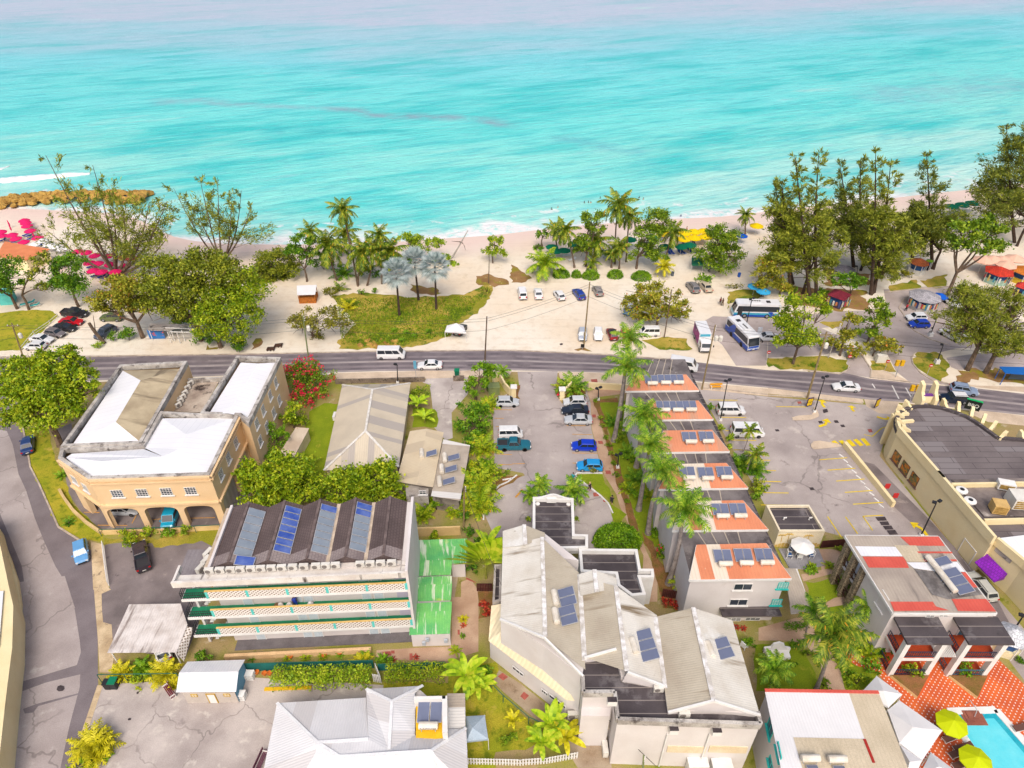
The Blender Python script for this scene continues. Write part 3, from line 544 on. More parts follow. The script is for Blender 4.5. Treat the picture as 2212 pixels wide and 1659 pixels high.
# --- lower tan building beside it: gable and lean-to
lt=thing('outbuilding','low building with one cream gabled roof and a grey lean-to carrying solar heaters','house',W('F',1500,1250,0))
z1,z2,z3=3.4,4.4,3.2
roofs('roof',lt,[[F_(1330,960,z1),F_(1475,938,z2),F_(1390,1425,z2),F_(1210,1395,z1)],[F_(1475,938,z2),F_(1622,970,z1),F_(1530,1445,z1),F_(1390,1425,z2)]],mat('cream_sheet_roof',(232,214,182),(220,200,168),.3,.6,corr=.32,sheet=(1.1,60,.3,(212,194,166)),fine=.03))
leanto=mat('grey_sheet_roof',(204,190,172),(180,166,150),.4,.6,corr=.32,sheet=(1.1,60,.15,(236,232,226)),fine=.05)
roofs('lean_to_roof',lt,[{'p':[F_(1618,1030,z3),F_(1850,1082,2.7),F_(1765,1562,2.7),F_(1512,1520,z3)],'ud':(0,1,0)}],leanto)
b=MB(mat('grey_wall',(170,160,148),(120,110,102),.5,.9,spots=(((80,74,70),.7,.58,.1),)));pp=PL('F',[(1340,985),(1605,985),(1520,1430),(1225,1385)],z1);b.prism(pp,0,z1-.06)
pp=PL('F',[(1625,1045),(1835,1090),(1750,1548),(1525,1512)],2.8);b.prism(pp,0,2.62);b.build('wall',lt)
a_=W('F',1290,1420,2.9);c_=W('F',1490,1428,2.9);b=MB(greyside);b.prism([a_,c_,c_+Vector((.2,-2.2,0)),a_+Vector((.4,-2.2,0))],0,2.8);b.build('annexe',lt);window(lt,onwall('F',1440,1490,a_+Vector((.4,-2.2,0)),c_+Vector((.2,-2.2,0))),Vector((0,-1,0)),1.0,.7)
# --- garden shed by the beige building
st=thing('garden_store','small cream garden store with a rust flecked white tin roof','shed',W('F',350,1060,0))
roofs('roof',st,[{'p':[F_(345,925,2.4),F_(460,935,2.3),F_(330,1180,2.3),F_(190,1170,2.4)],'ud':(0,1,0)}],mat('rusty_tin_roof',(232,214,190),(206,184,160),.4,.6,corr=.25,spots=(((190,110,50),1.2,.66,.05),),fine=.08))
b=MB(mat('store_wall',(240,226,186),(220,200,160),.5,.9));b.prism(PL('F',[(350,935),(450,942),(325,1170),(205,1160)],2.3),0,2.2);b.build('wall',st)
# --- four-storey balcony block with a five-gabled tile roof
TZ=12.8
KA,KB=W('K',90,890,TZ),W('K',2118,800,TZ);ex=(KB-KA);ex.z=0;KL=ex.length;ex/=KL;ey=Vector((-ex.y,ex.x,0));KO=Vector((KA.x,KA.y,0))
def k(s_,y,z):return KO+ex*s_+ey*y+Vector((0,0,z))
def ks(x,y,z):return(W('K',x,y,z)-KO).dot(ex)
def ky(x,y,z):return(W('K',x,y,z)-KO).dot(ey)
ang=math.atan2(ex.y,ex.x)
kt=thing('balcony_block','four storey white apartment block with green floored balconies and a dark five gabled roof','building',k(KL/2,0,0))
depth=ky(1300,215,12.5);s0=ks(430,800,12.5);BD=1.45
b=MB(whitewall)
def kbox(b,s0_,s1_,y0,y1,z0,z1,m=None,top=None):b.prism([k(s0_,y0,0),k(s1_,y0,0),k(s1_,y1,0),k(s0_,y1,0)],z0,z1,m,top)
kbox(b,s0,KL-.02,BD,depth,0,12.3);b.build('wall',kt)
b=MB(whitewall);kbox(b,KL-.02,KL+.28,0.02,depth+.1,0,13.1);b.build('end_wall',kt);b=MB(whitewall);kbox(b,s0-.28,s0,BD+.02,depth+.1,0,12.9);b.build('end_wall',kt)
FLZ=(3.4,6.7,9.9);green=mat('green_floor_paint',(40,146,104),(30,128,92),.6,.7)
white=mat('white_trim',(250,248,244),(238,234,228),.8,.7,fine=.03)
offs=[ks(275,1390,3.4),ks(220,1240,6.7),ks(165,1080,9.9)]
stainw=mat('mouldy_white_parapet',(244,238,230),(222,212,202),.6,.85,spots=(((150,136,122),.5,.62,.1),),streak=((96,84,78),1.1,.63,.1),fine=.08)
b=MB(stainw);kbox(b,0,KL-.02,0,.25,11.95,TZ);kbox(b,0,KL-.02,.25,BD,11.97,12.2);kbox(b,0,.25,.25,2.4,11.95,TZ-.1);b.build('parapet',kt)
lat=None
t=NT('breeze_blocks');sx=t.n('SeparateXYZ');t.l(t.uv(),sx.inputs[0])
def _c(v,p,o):return t.math('ABSOLUTE',t.math('SUBTRACT',t.math('FRACT',t.math('ADD',t.math('DIVIDE',v,p),o)),.5))
def _d(o):return t.math('LESS_THAN',t.math('ADD',_c(sx.outputs[0],.46,o),t.math('MULTIPLY',_c(sx.outputs[1],.42,o),.9)),.27)
t.l(t.mix(t.math('MAXIMUM',_d(0.),_d(.5)),C(246,238,230),C(150,132,116)),t.b.inputs['Base Color']);t.b.inputs['Roughness'].default_value=.9;lat=t.m
tanrail=mat('tan_rail',(244,206,130),(230,190,116),.8,.8);turq=mat('turquoise_post',(110,220,210),(96,204,196),1,.7);blackm=paint((40,42,44),.5,name='black_iron')
for fz,o_ in zip(FLZ,offs):
 sl=MB(white);kbox(sl,o_,KL-.02,0,BD,fz-.35,fz);sl.build('balcony_slab',kt)
 fl=MB(green);kbox(fl,o_+.1,KL-.05,.22,BD-.02,fz,fz+.02);fl.build('balcony_floor',kt)
 sa=o_+(KL-o_)*.118;L_=KL-.1-sa;n5=5
 for i in range(n5):
  p=MB(lat);a=sa+L_*i/n5+.14;c=sa+L_*(i+1)/n5-.14;kbox(p,a,c,.03,.17,fz+.02,fz+1.12);p.build('breeze_block_panel',kt)
 for i in range(n5+1):p=MB(turq);kbox(p,sa+L_*i/n5-.14,sa+L_*i/n5+.14,.01,.2,fz+.02,fz+1.12);p.build('divider',kt)
 p=MB(tanrail);kbox(p,sa-.14,KL-.08,.0,.19,fz+1.12,fz+1.2);p.build('rail',kt)
 r=MB(blackm)
 for h_ in(.15,.55,1.0):r.beam(k(o_+.05,.08,fz+h_),k(sa-.16,.08,fz+h_),.05,.05);r.beam(k(o_+.05,.08,fz+h_),k(o_+.05,BD+.6,fz+h_),.05,.05)
 for i in range(13):s_=o_+.05+(sa-.2-o_)*i/12;r.beam(k(s_,.08,fz),k(s_,.08,fz+1.0),.035,.035)
 for i in range(6):y_=.1+(BD+.5)*i/5;r.beam(k(o_+.05,y_,fz),k(o_+.05,y_,fz+1.),.035,.035)
 r.build('iron_railing',kt)
 stt=MB(white)
 for i in range(9):kbox(stt,o_+1.2+i*.3,o_+1.6+i*.3,BD+.1,BD+1.4,fz-3.1+.33*i,fz-2.98+.33*i)
 stt.build('staircase',kt)
 w_=MB(whitewall);kbox(w_,o_+.5,o_+.75,BD-.1,BD+1.6,fz-3.3,fz-.36);w_.build('stair_wall',kt)
 lv=MB(paint((214,206,226),.6,name='pale_panel'));kbox(lv,KL-1.5,KL-.1,BD-.06,BD-.01,fz+.03,fz+2.3);lv.build('end_panel',kt)
gray=mat('grey_walk_floor',(126,120,122),(104,98,100),.6,.9)  # dark grey colour of the ground floor walkway
b=MB(gray);kbox(b,s0,KL-.05,.1,BD-.02,.03,.08);b.build('ground_floor_walk',kt)
dm=mat('pale_blue_door',(220,232,238),(208,220,228),1,.6)
for fz in(0.05,)+FLZ:
 for xx in(.2,.485,.535,.8,.855):door(kt,k(KL*xx+(1.5 if xx<.3 else 0),BD,fz+.02),-ey,.95,2.1,dm)
b=MB(mat('peach_planter_wall',(246,208,158),(226,184,136),.6,.85));kbox(b,offs[0]+3.0,KL-5,-1.1,-.75,0,.75);kbox(b,offs[0]+3.0,KL-5,-.75,-.55,0,.5);b.build('planter_wall',kt)
ridx=[(770,185),(1080,175),(1385,170),(1690,157),(1990,147)];RZ=13.4;EZ=12.4
rs=[ks(x,y,RZ)for x,y in ridx];fy=BD+.55;slate=mat('dark_tile_roof',(116,100,97),(94,80,78),.3,.85,tile=(.42,.34,.018,(70,58,58)),spots=(((120,102,96),.6,.62,.1),),fine=.12)
pale=mat('unpainted_tile_roof',(166,152,148),(140,126,124),.5,.85,tile=(.42,.34,.02,(120,108,106)),fine=.12)
val=[ks(612,250,EZ)]+[(a+c)/2 for a,c in zip(rs,rs[1:])]+[ks(2135,196,EZ)]
rb=MB(slate,pale)
for i,r_ in enumerate(rs):
 for e,sd_ in((val[i],1),(val[i+1],-1)):
  P=[k(e,fy,EZ),k(e,depth,EZ),k(r_,depth,RZ),k(r_,fy,RZ)];P=P if sd_<0 else P[::-1]
  m0=lambda a,c,f:a.lerp(c,f)
  ya=fy+(depth-fy)*.17
  A_,B_,Cc,D_=k(e,fy,EZ),k(e,ya,EZ),k(r_,ya,RZ),k(r_,fy,RZ);rb.face([A_,B_,Cc,D_]if sd_>0 else[D_,Cc,B_,A_],pale)
  A_,B_,Cc,D_=k(e,ya,EZ),k(e,depth,EZ),k(r_,depth,RZ),k(r_,ya,RZ);rb.face([A_,B_,Cc,D_]if sd_>0 else[D_,Cc,B_,A_],slate)
 rb.face([k(val[i],fy,EZ),k(val[i+1],fy,EZ),k(r_,fy,RZ)],0);rb.face([k(val[i],depth,EZ),k(val[i+1],depth,EZ),k(r_,depth,RZ)],0)
rb.build('roof',kt)
rc=MB(mat('ridge_tile',(128,112,108),(96,82,80),1.5,.9));vb=MB(mat('valley_gutter',(220,200,176),(184,164,142),.8,.8))
for r_ in rs:rc.beam(k(r_,fy,RZ+.03),k(r_,depth,RZ+.03),.3,.08)
for v_ in val[3:5]:vb=MB(vb.mats[0]);vb.beam(k(v_,fy,EZ+.07),k(v_,depth,EZ+.07),.5,.06);vb.build('gutter',kt)
vb=MB(vb.mats[0])
vb.beam(k(val[0]-.25,fy,EZ+.07),k(val[0]-.25,depth,EZ+.07),.45,.1);rc.build('ridge',kt);vb.build('gutter',kt)
b=MB(stainw);kbox(b,s0,KL-.02,BD,fy,12.3,12.38);b.build('roof_ledge',kt)
b=MB(mat('grey_deck',(150,142,144),(128,118,120),.5,.8,corr=.5));b.prism([W('K',135,870,9.2),W('K',240,600,9.2),W('K',450,600,9.2),W('K',370,870,9.2)],9.1,9.2);b.build('side_roof',kt)
def splane(s_,y):
 for i,r_ in enumerate(rs):
  if val[i]<=s_<=val[i+1]:
   f=(s_-val[i])/(r_-val[i])if s_<r_ else(val[i+1]-s_)/(val[i+1]-r_);return EZ+(RZ-EZ)*f
 return EZ
pvb,pvg,frm=[NT(n_)for n_ in('blue_solar_cells','grey_collector_glass','x')][0:2]+[None]
for t_,c1_,c2_ in((pvb,(52,84,176),(150,170,220)),(pvg,(140,152,166),(176,184,190))):
 sx_=t_.n('SeparateXYZ');t_.l(t_.uv(),sx_.inputs[0]);st_=t_.math('FRACT',t_.math('DIVIDE',sx_.outputs[1],.2));ln_=t_.math('LESS_THAN',st_,.14)
 cl=t_.mix(t_.rng(t_.noise(.8,4),.35,.7,0,.45),C(*c1_),C(*c2_));t_.l(t_.mix(t_.math('MULTIPLY',ln_,.4),cl,C(*c2_)),t_.b.inputs['Base Color']);t_.b.inputs['Roughness'].default_value=.18
alu=mat('aluminium_frame',(214,214,216),(190,190,194),2,.4,metal=.3,fine=.05)
def panel(name,P,m,label,group,parent=None,th=.08):
 P=[Vector(p)for p in P];n=(P[1]-P[0]).cross(P[3]-P[0]).normalized();n=n if n.z>0 else-n;c=sum(P,Vector())/4
 if parent is None:o=thing(name,label,'solar panel',c,group)
 else:o=parent
 f=MB(alu);lo=[p+n*.03 for p in P];hi=[p+n*(.03+th)for p in P]
 for i in range(4):j=(i+1)%4;f.face([lo[i],lo[j],hi[j],hi[i]])
 ins=[p.lerp(c,.07)+n*(.03+th)for p in P]
 for i in range(4):j=(i+1)%4;f.face([hi[i],hi[j],ins[j],ins[i]])
 fo=f.build('frame',o)
 g=MB(m);g.face([p-n*.01 for p in ins],None,P[1]-P[0]);g.build('cells' if parent is None else 'glass',o if parent is None else fo)
 return o
cols=[(0,(790,232),(672,640),6,[0]*6,'first'),(1,(1095,212),(992,605),7,[1]*7,'second'),(2,(1375,200),(1288,612),7,[1]+[0]*6,'third'),(3,(1685,182),(1622,590),7,[1,1]+[0]*5,'fourth')]
for gi,top_,bot_,n_,kinds,cn in cols:
 y1_,y0_=ky(*top_,13.4),ky(*bot_,13.4);r_,v_=rs[gi],val[gi+1];sA=r_+(v_-r_)*.1;sB=r_+(v_-r_)*.93;dy=(y1_-y0_)/n_
 for j in range(n_):
  ya,yb=y1_-dy*(j+1)+.04,y1_-dy*j-.04;kd=kinds[j]
  panel('solar_panel',[k(sA,ya,splane(sA,0)),k(sB,ya,splane(sB,0)),k(sB,yb,splane(sB,0)),k(sA,yb,splane(sA,0))],(pvb if kd else pvg).m,f"{ORD[j]} {'blue' if kd else 'grey'} solar panel from the back, {cn} column on the gabled roof",'solar panels on the gabled roof')
sA,sB=ks(660,660,13.2),ks(820,690,12.9);y0_,y1_=ky(640,735,13.2),ky(660,655,13.2)
panel('solar_panel',[k(sA,y0_,splane(sA,0)+.1),k(sB,y0_,splane(sB,0)+.1),k(sB,y1_,splane(sB,0)+.1),k(sA,y1_,splane(sA,0)+.1)],pvb.m,'lone blue solar panel set lower than the columns near the air conditioners','solar panels on the gabled roof')
# --- air conditioner condensers
acm=mat('ac_casing',(240,236,226),(226,220,208),1,.6,fine=.04)
def make_ac():
 o=thing('ac_unit','white air conditioner on the flat front roof of the hotel complex, nearest the gable','air conditioner',(0,0,0));b=MB(acm);b.box((0,0,.42),(.95,.38,.68));b.build('casing',o)
 f=MB(blackm);f.box((-.35,0,.04),(.08,.34,.08));f.box((.35,0,.04),(.08,.34,.08));f.build('feet',o)
 g=MB(mat('fan_grille',(150,142,136),(126,118,112),3,.7));g.lathe([(.0,.0),(.26,.0),(.28,.03),(.0,.035)],14,(-.14,-.22,.42),axis='y');g.build('fan_grille',o)
 return o
ACP=make_ac()
def ac(p,rz,label,group,sc=1.):return dup(ACP,loc=p,rz=rz,label=label,group=group,sc=sc)
for i,(x,y)in enumerate([(405,830),(497,832),(590,828),(675,825),(768,822),(853,820),(945,812),(1037,808),(1132,806),(1230,800),(1335,795),(1420,792),(1505,790),(1722,775),(1808,775),(1900,772),(1996,770)]):
 s_=ks(x,y+10,12.8);ac(k(s_,BD-.25+.2,12.38),ang,f'{ORD[i]} air conditioner from the left in the row along the balcony block parapet','air conditioners along the parapet')
for i,(x,y)in enumerate([(365,770),(412,705),(428,640)]):ac(W('K',x,y+20,9.2),ang+R(65),f'{ORD[i]} large air conditioner from the front, of three beside the grey side deck','air conditioners beside the side deck',1.25)
for i,(x,y)in enumerate([(1605,1095),(1577,1135),(1555,1180),(1537,1215),(1517,1250),(1500,1285),(1478,1245)]):
 ac(W('E',x+48,y+20,6.65),R(60),f'{ORD[i]} air conditioner from the road end on the beige building terrace','air conditioners on the beige building terrace')
# --- green-roofed annexe
gt=thing('annexe_building','single storey white annexe with stepped peeling green metal roofs','building',W('M',270,950,0))
grn=mat('peeling_green_roof',(130,208,112),(96,186,110),.4,.6,corr=.3,spots=(((206,226,80),.2,.58,.12),),fine=.1,streak=((226,236,206),1.6,.54,.08))
gm=lambda x,y,z:('M',x,y,z)
roofs('roof',gt,[[gm(125,520,3.6),gm(580,505,3.6),gm(585,570,3.4),gm(430,580,3.3),gm(452,690,3.3),gm(112,695,3.3)],[gm(430,575,3.38),gm(585,572,3.38),gm(572,722,2.8),gm(440,722,2.8)],[gm(112,695,3.25),gm(452,690,3.25),gm(440,820,2.9),gm(106,832,2.9)],[gm(104,840,3.3),gm(448,828,3.3),gm(450,895,3.2),gm(98,910,3.2)],[gm(98,910,3.18),gm(450,895,3.18),gm(440,1040,2.75),gm(92,1050,2.75)],[gm(95,1068,3.2),gm(448,1050,3.2),gm(445,1130,3.1),gm(90,1140,3.1)],[gm(90,1140,3.08),gm(445,1130,3.08),gm(430,1328,2.6),gm(80,1340,2.6)]],grn)
b=MB(whitewall);b.prism(PL('M',[(120,540),(435,530),(430,1315),(95,1325)],2.6),0,2.58);b.prism(PL('M',[(440,600),(565,590),(560,715),(445,715)],2.8),0,2.75);b.build('wall',gt)
A_,B_=W('L',1295,310,0),W('L',1800,295,0);bx_=MB(paint((196,204,212),.5,name='meter_box'))
for x,y in((1620,225),(1590,255),(1780,235)):bx_.box(onwall('L',x,y,A_,B_)+Vector((0,-.05,0)),(.4,.25,.5))
bx_.build('meter_box',gt)
# --- rear yard wall
def wallrun(name,label,runs,h,w,m,cat='wall',cap_=None):
 p0=W(*runs[0][:1],*runs[0][1][0]);o=thing(name,label,cat,p0);b=MB(m)
 for q,pts in runs:
  P=PL(q,pts)
  for a,c in zip(P,P[1:]):b.beam(a+Vector((0,0,h/2)),c+Vector((0,0,h/2)),w,h)
 b.build('wall',o)
 if cap_:
  c_=MB(cap_)
  for q,pts in runs:
   P=PL(q,pts)
   for a,c in zip(P,P[1:]):c_.beam(a+Vector((0,0,h+.05)),c+Vector((0,0,h+.05)),w+.12,.1)
  c_.build('coping',o)
 return o
peach=mat('peach_wall',(246,212,150),(222,186,126),.4,.85,fine=.06)
wallrun('yard_wall','peach rendered yard wall behind the green roofed annexe',[('M',[(105,485),(525,470)])],1.6,.25,peach)
stone=mat('old_stone_wall',(150,134,118),(104,92,82),.8,.95,spots=(((64,56,52),1.2,.56,.1),((206,190,170),.9,.64,.1)),fine=.25)
wallrun('stone_wall','mossy stone front wall between the roadside pavement and the tan roofed bungalow',[('F',[(690,550),(1460,530)])],.9,.35,stone)
wallrun('stone_wall','short mossy stone wall with a green bin beside the driveway opening',[('F',[(1705,525),(1800,522)])],1.,.35,stone)
cream=mat('cream_render',(254,236,188),(248,226,174),.3,.85,fine=.04)
wallrun('garden_wall','curved cream entrance wall left of the hotel drive',[('F',[(2050,560),(2095,520),(2120,545),(2150,600),(2190,645),(2240,670)])],1.5,.3,cream)
wallrun('garden_wall','curved cream entrance wall right of the hotel drive',[('G',[(430,690),(450,660),(490,615),(510,590)])],1.5,.3,cream)
wallrun('garden_wall','long straight cream roadside wall beside the tallest royal palm',[('G',[(660,590),(1000,610)])],1.3,.3,cream)
b=MB(cream,white);b.box(W('G',430,680)+Vector((0,0,1.0)),(.8,.8,2.),0);b.box(W('G',430,680)+Vector((0,0,2.1)),(1.1,1.1,.2),0,white);tag(b.build('gate_pier'),'cream gate pier with a flat cap right of the hotel drive','gate pier')
b=MB(cream,white);b.box(W('G',15,660)+Vector((0,0,1.0)),(.8,.8,2.),0);b.box(W('G',15,660)+Vector((0,0,2.1)),(1.1,1.1,.2),0,white);tag(b.build('gate_pier'),'cream gate pier with a flat cap left of the hotel drive','gate pier')
wallrun('boundary_wall','low curved tan wall round the grass verge by the beige building',[('I',[(520,650),(560,720),(640,830),(750,930),(880,1020)])],.5,.35,mat('tan_low_wall',(232,204,150),(206,176,124),.6,.9))
wallrun('boundary_wall','peach boundary wall below the arches of the beige building',[('I',[(900,1020),(1400,1010),(1935,975)])],.7,.25,peach)
# --- white complex with tan corrugated gables (centre, bottom)
wt=thing('hotel_building','sprawling white hotel building with three long weathered corrugated gable roofs','building',W('N',1000,700,0))
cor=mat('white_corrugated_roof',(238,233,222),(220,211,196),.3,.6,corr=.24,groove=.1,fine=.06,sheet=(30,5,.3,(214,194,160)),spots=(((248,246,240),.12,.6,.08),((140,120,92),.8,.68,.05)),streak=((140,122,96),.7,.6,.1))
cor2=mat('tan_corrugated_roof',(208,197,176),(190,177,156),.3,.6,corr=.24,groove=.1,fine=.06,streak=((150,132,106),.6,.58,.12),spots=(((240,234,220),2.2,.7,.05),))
capw=mat('white_sealed_ridge',(250,248,246),(206,198,188),1.2,.7,lo=.4,hi=.6)
n_=lambda x,y,z:('N',x,y,z);m_=lambda x,y,z:('M',x,y,z)
def gable(parent,rN,rS,eLN,eLS,eRN,eRS,mL,mR):
 roofs('roof',parent,[[rN,rS,eLS,eLN]],mL);roofs('roof',parent,[[rN,eRN,eRS,rS]],mR)
 c=MB(capw);c.beam(W(*rN)+Vector((0,0,.05)),W(*rS)+Vector((0,0,.05)),.45,.07);c.build('ridge_cap',parent)
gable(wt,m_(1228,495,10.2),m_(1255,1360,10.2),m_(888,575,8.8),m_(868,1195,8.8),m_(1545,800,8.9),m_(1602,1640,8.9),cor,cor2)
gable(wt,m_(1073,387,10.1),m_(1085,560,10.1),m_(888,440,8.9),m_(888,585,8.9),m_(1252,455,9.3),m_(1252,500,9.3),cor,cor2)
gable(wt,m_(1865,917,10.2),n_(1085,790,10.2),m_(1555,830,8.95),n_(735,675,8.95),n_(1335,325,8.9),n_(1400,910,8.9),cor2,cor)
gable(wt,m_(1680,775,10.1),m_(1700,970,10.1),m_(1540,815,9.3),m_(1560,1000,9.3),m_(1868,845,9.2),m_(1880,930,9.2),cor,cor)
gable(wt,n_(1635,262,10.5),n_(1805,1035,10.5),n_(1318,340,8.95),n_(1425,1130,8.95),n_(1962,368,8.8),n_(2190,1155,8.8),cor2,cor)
vb=MB(capw);vb.beam(W(*m_(1550,820,9.02)),W(*m_(1595,1560,9.02)),.5,.06);vb.build('gutter',wt);vb=MB(capw);vb.beam(W(*n_(1320,340,9.02)),W(*n_(1410,930,9.02)),.5,.06);vb.build('gutter',wt)
for a,c in((n_(735,680,9.05),n_(1000,605,10.05)),(n_(1090,800,10.3),n_(1400,915,9.)),(n_(1430,1132,8.95),n_(1810,1035,10.55)),(n_(1810,1035,10.55),n_(2188,1155,8.85)),(n_(35,360,8.8),n_(400,512,10.2)),(n_(400,512,10.2),n_(720,830,8.8))):vb=MB(white);vb.beam(W(*a),W(*c),.2,.3);vb.build('verge_board',wt)
b=MB(whitewall)
def zpoly(pts):return[W(q,x,y,z)for q,x,y,z in pts]
b.prism(zpoly([m_(890,590,8.8),m_(870,1190,8.8),n_(400,510,10.2),n_(715,825,8.8),m_(1600,1540,8.8),m_(1545,805,8.8),m_(1250,500,8.8)]),0,8.7)
b.prism(zpoly([m_(1555,840,8.8),n_(735,690,8.8),n_(1000,660,8.8),n_(1040,830,8.8),n_(1390,915,8.8),n_(1330,335,8.8)]),0,8.68)
b.prism(zpoly([n_(1330,345,8.7),n_(1430,1125,8.7),n_(1810,1110,8.7),n_(2175,1150,8.7),n_(1955,372,8.7)]),0,8.66)
b.prism(zpoly([m_(1545,700,8.5),m_(1255,470,8.5),m_(890,450,8.5),m_(890,600,8.5)]),0,8.6);b.build('wall',wt)
for T in([n_(735,680,8.9),n_(998,608,9.95),n_(998,668,8.0),n_(735,720,8.0)],[n_(1045,880,8.2),n_(1090,800,10.15),n_(1390,915,8.9),n_(1300,900,8.2)],[n_(1440,1130,8.9),n_(1808,1042,10.4),n_(2165,1145,8.8),n_(2100,1140,8.3),n_(1500,1130,8.3)]):
 g=MB(whitewall);g.face(zpoly(T));g.build('gable_wall',wt)
front=zpoly([n_(718,830,8.7),n_(725,965,8.7),n_(985,965,8.7),n_(1010,1190,8.7),n_(2195,1230,8.7),n_(2170,1130,8.7),n_(1430,1120,8.7),n_(1400,920,8.7),n_(1045,860,8.7),n_(1000,670,8.7),n_(738,690,8.7)])
b=MB(whitewall,tar);b.prism(front,0,8.2,whitewall,tar);b.build('flat_roofed_front',wt)
b=MB(mould);
for a,c in zip(front[:5],front[1:6]):b.beam(a-Vector((0,0,.2)),c-Vector((0,0,.2)),.35,.8)
b.build('parapet',wt)
pj=MB(whitewall,leanto);P=zpoly([n_(718,975,5.9),n_(705,1160,5.9),n_(945,1162,5.9),n_(975,975,5.9)]);pj.prism(P,0,5.9);pj.build('bay',wt)
b=MB(leanto);P=zpoly([n_(705,1165,3.4),n_(705,1272,3.1),n_(940,1275,3.1),n_(945,1165,3.4)]);b.face(P[::-1]);b.build('porch_roof',wt)
A_,B_=W('N',945,1560,0),W('N',2070,1650,0)
hp=MB(dk)
for x,y in((958,1010),(1467,1248),(1822,1262)):
 p=onwall('N',x,y,front[3],front[4]);bb=MB(white,dk);bb.box(p+Vector((0,-.35,0)),(.85,.5,.7),0,white,dk);bb.build('rain_hopper',wt)
for x in(1420,1770):d_=MB(white);p=onwall('N',x,1300,front[3],front[4]);d_.tube([p+Vector((0,-.15,0)),Vector((p.x,p.y-.15,.2))],.08,6);d_.build('downpipe',wt)
d_=MB(mat('cream_wall_panel',(248,230,200),(238,214,176),.6,.8))
for x0,x1 in((1420,1740),(1765,2080)):a,c=onwall('N',x0,1430,front[3],front[4]),onwall('N',x1,1440,front[3],front[4]);d_.beam(a+Vector((0,-.03,0)),c+Vector((0,-.03,0)),.12,1.2)
d_.build('wall_panel',wt)
low=[n_(0,230,5.4),n_(-60,600,3.7),n_(580,1035,3.3),n_(695,1035,3.3),n_(690,910,4.9),n_(75,420,5.4)]
roofs('low_roof',wt,[[m_(790,1085,5.0),m_(765,1390,3.7),n_(585,1030,3.4),n_(695,905,5.0),n_(70,440,5.2),m_(872,1070,5.2)],[n_(585,1030,3.4),n_(698,1040,3.4),n_(695,905,5.0)]],mat('cream_corrugated_roof',(248,232,196),(236,218,178),.3,.6,corr=.5,fine=.04))
b=MB(whitewall);b.prism(zpoly([m_(800,1110,3.5),m_(775,1380,3.5),n_(585,1025,3.4),n_(690,1030,3.4),n_(690,930,3.4),n_(80,450,3.4)]),0,3.35);b.build('wall',wt)
A_,B_=W('M',780,1395,3.5),W('N',585,1035,3.4)
for x,y,w_ in((183,790,1.6),(405,965,.9),(510,1040,2.2)):window(wt,onwall('N',x,y,A_,B_),outn(A_,B_),w_,.6,sill=False,ny=1,nx=3)
for x0,y0,x1,y1 in((80,400,365,610),(400,630,700,850)):b=MB(tanrail);A2_,B2_=W(*n_(80,440,6)),W(*n_(700,880,6));b.beam(onwall('N',x0,y0,A2_,B2_),onwall('N',x1,y1,A2_,B2_),.3,.25);b.build('ledge',wt)
b=MB(greyside,tar);P=zpoly([m_(815,745,5.2),m_(800,1070,5.2),m_(872,1055,5.2),m_(880,740,5.2)]);b.prism(P,0,5.0,greyside,tar);parapet(b,P,5.,5.5,.25,greyside);b.build('side_annexe',wt)
P=zpoly([m_(1148,150,5.2),m_(1145,470,5.2),m_(1240,600,5.2),m_(1625,590,5.2),m_(1625,475,5.2),m_(1510,470,5.2),m_(1500,160,5.2)])
pt=thing('entrance_portico','white entrance portico with a black flat roof and scrolled parapet in the turning circle','portico',(P[0]+P[4])/2*1.0)
pt.location.z=0;ORG[pt.name]=Vector(pt.location)
cp=MB(white)
for f in(P[0],P[6]):cp.box((f.x+(.6 if f is P[0]else-.6),f.y-.6,2.3),(.7,.7,4.6))
cp.box((P[5].x-.6,P[5].y-.3,2.3),(.7,.7,4.6));cp.build('column',pt)
b=MB(white,tar);b.prism(P,4.3,4.75,white,tar);b.build('roof',pt);b=MB(white);parapet(b,P,4.35,5.3,.35,None);b.build('parapet',pt)
b=MB(white);a,c=P[0],P[6];pts=[]
for i in range(13):
 f=i/12;h_=.5*math.exp(-((f-.5)/.18)**2)+.25*math.exp(-((f-.5)/.32)**4);pts.append((f,h_+.02))
for(f0,h0),(f1,h1)in zip(pts,pts[1:]):p,q=a.lerp(c,f0),a.lerp(c,f1);y3=Vector((0,-.3,0));z5=5.28;u=lambda v,z,o=Vector():Vector((v.x,v.y,z))+o;b.face([u(p,z5),u(q,z5),u(q,z5+h1),u(p,z5+h0)][::-1]);b.face([u(p,z5,y3),u(q,z5,y3),u(q,z5+h1,y3),u(p,z5+h0,y3)]);b.face([u(p,z5+h0),u(q,z5+h1),u(q,z5+h1,y3),u(p,z5+h0,y3)])
b.build('scrolled_pediment',pt)
d_=MB(white)
d_.lathe([(.3,0),(.3,.12),(.12,.2)],10,W('M',1190,208,4.78));d_.lathe([(.3,0),(.3,.12),(.12,.2)],10,W('M',1457,212,4.78));d_.box(W('M',1310,175,5.2),(1.3,.3,.7));d_.build('roof_vent',pt)
P2=zpoly([m_(1545,600,5.0),m_(2050,605,5.0),m_(2080,775,5.0),m_(2190,775,5.0),m_(2195,850,5.0),m_(2080,850,5.0),m_(2125,1000,5.0),m_(2000,1010,5.0),m_(1880,920,5.0),m_(1860,820,5.0),m_(1560,800,5.0)])
b=MB(white,tar);b.prism(P2,0,4.55,white,tar);parapet(b,P2,4.5,5.2,.35,white);b.build('reception_wing',wt)
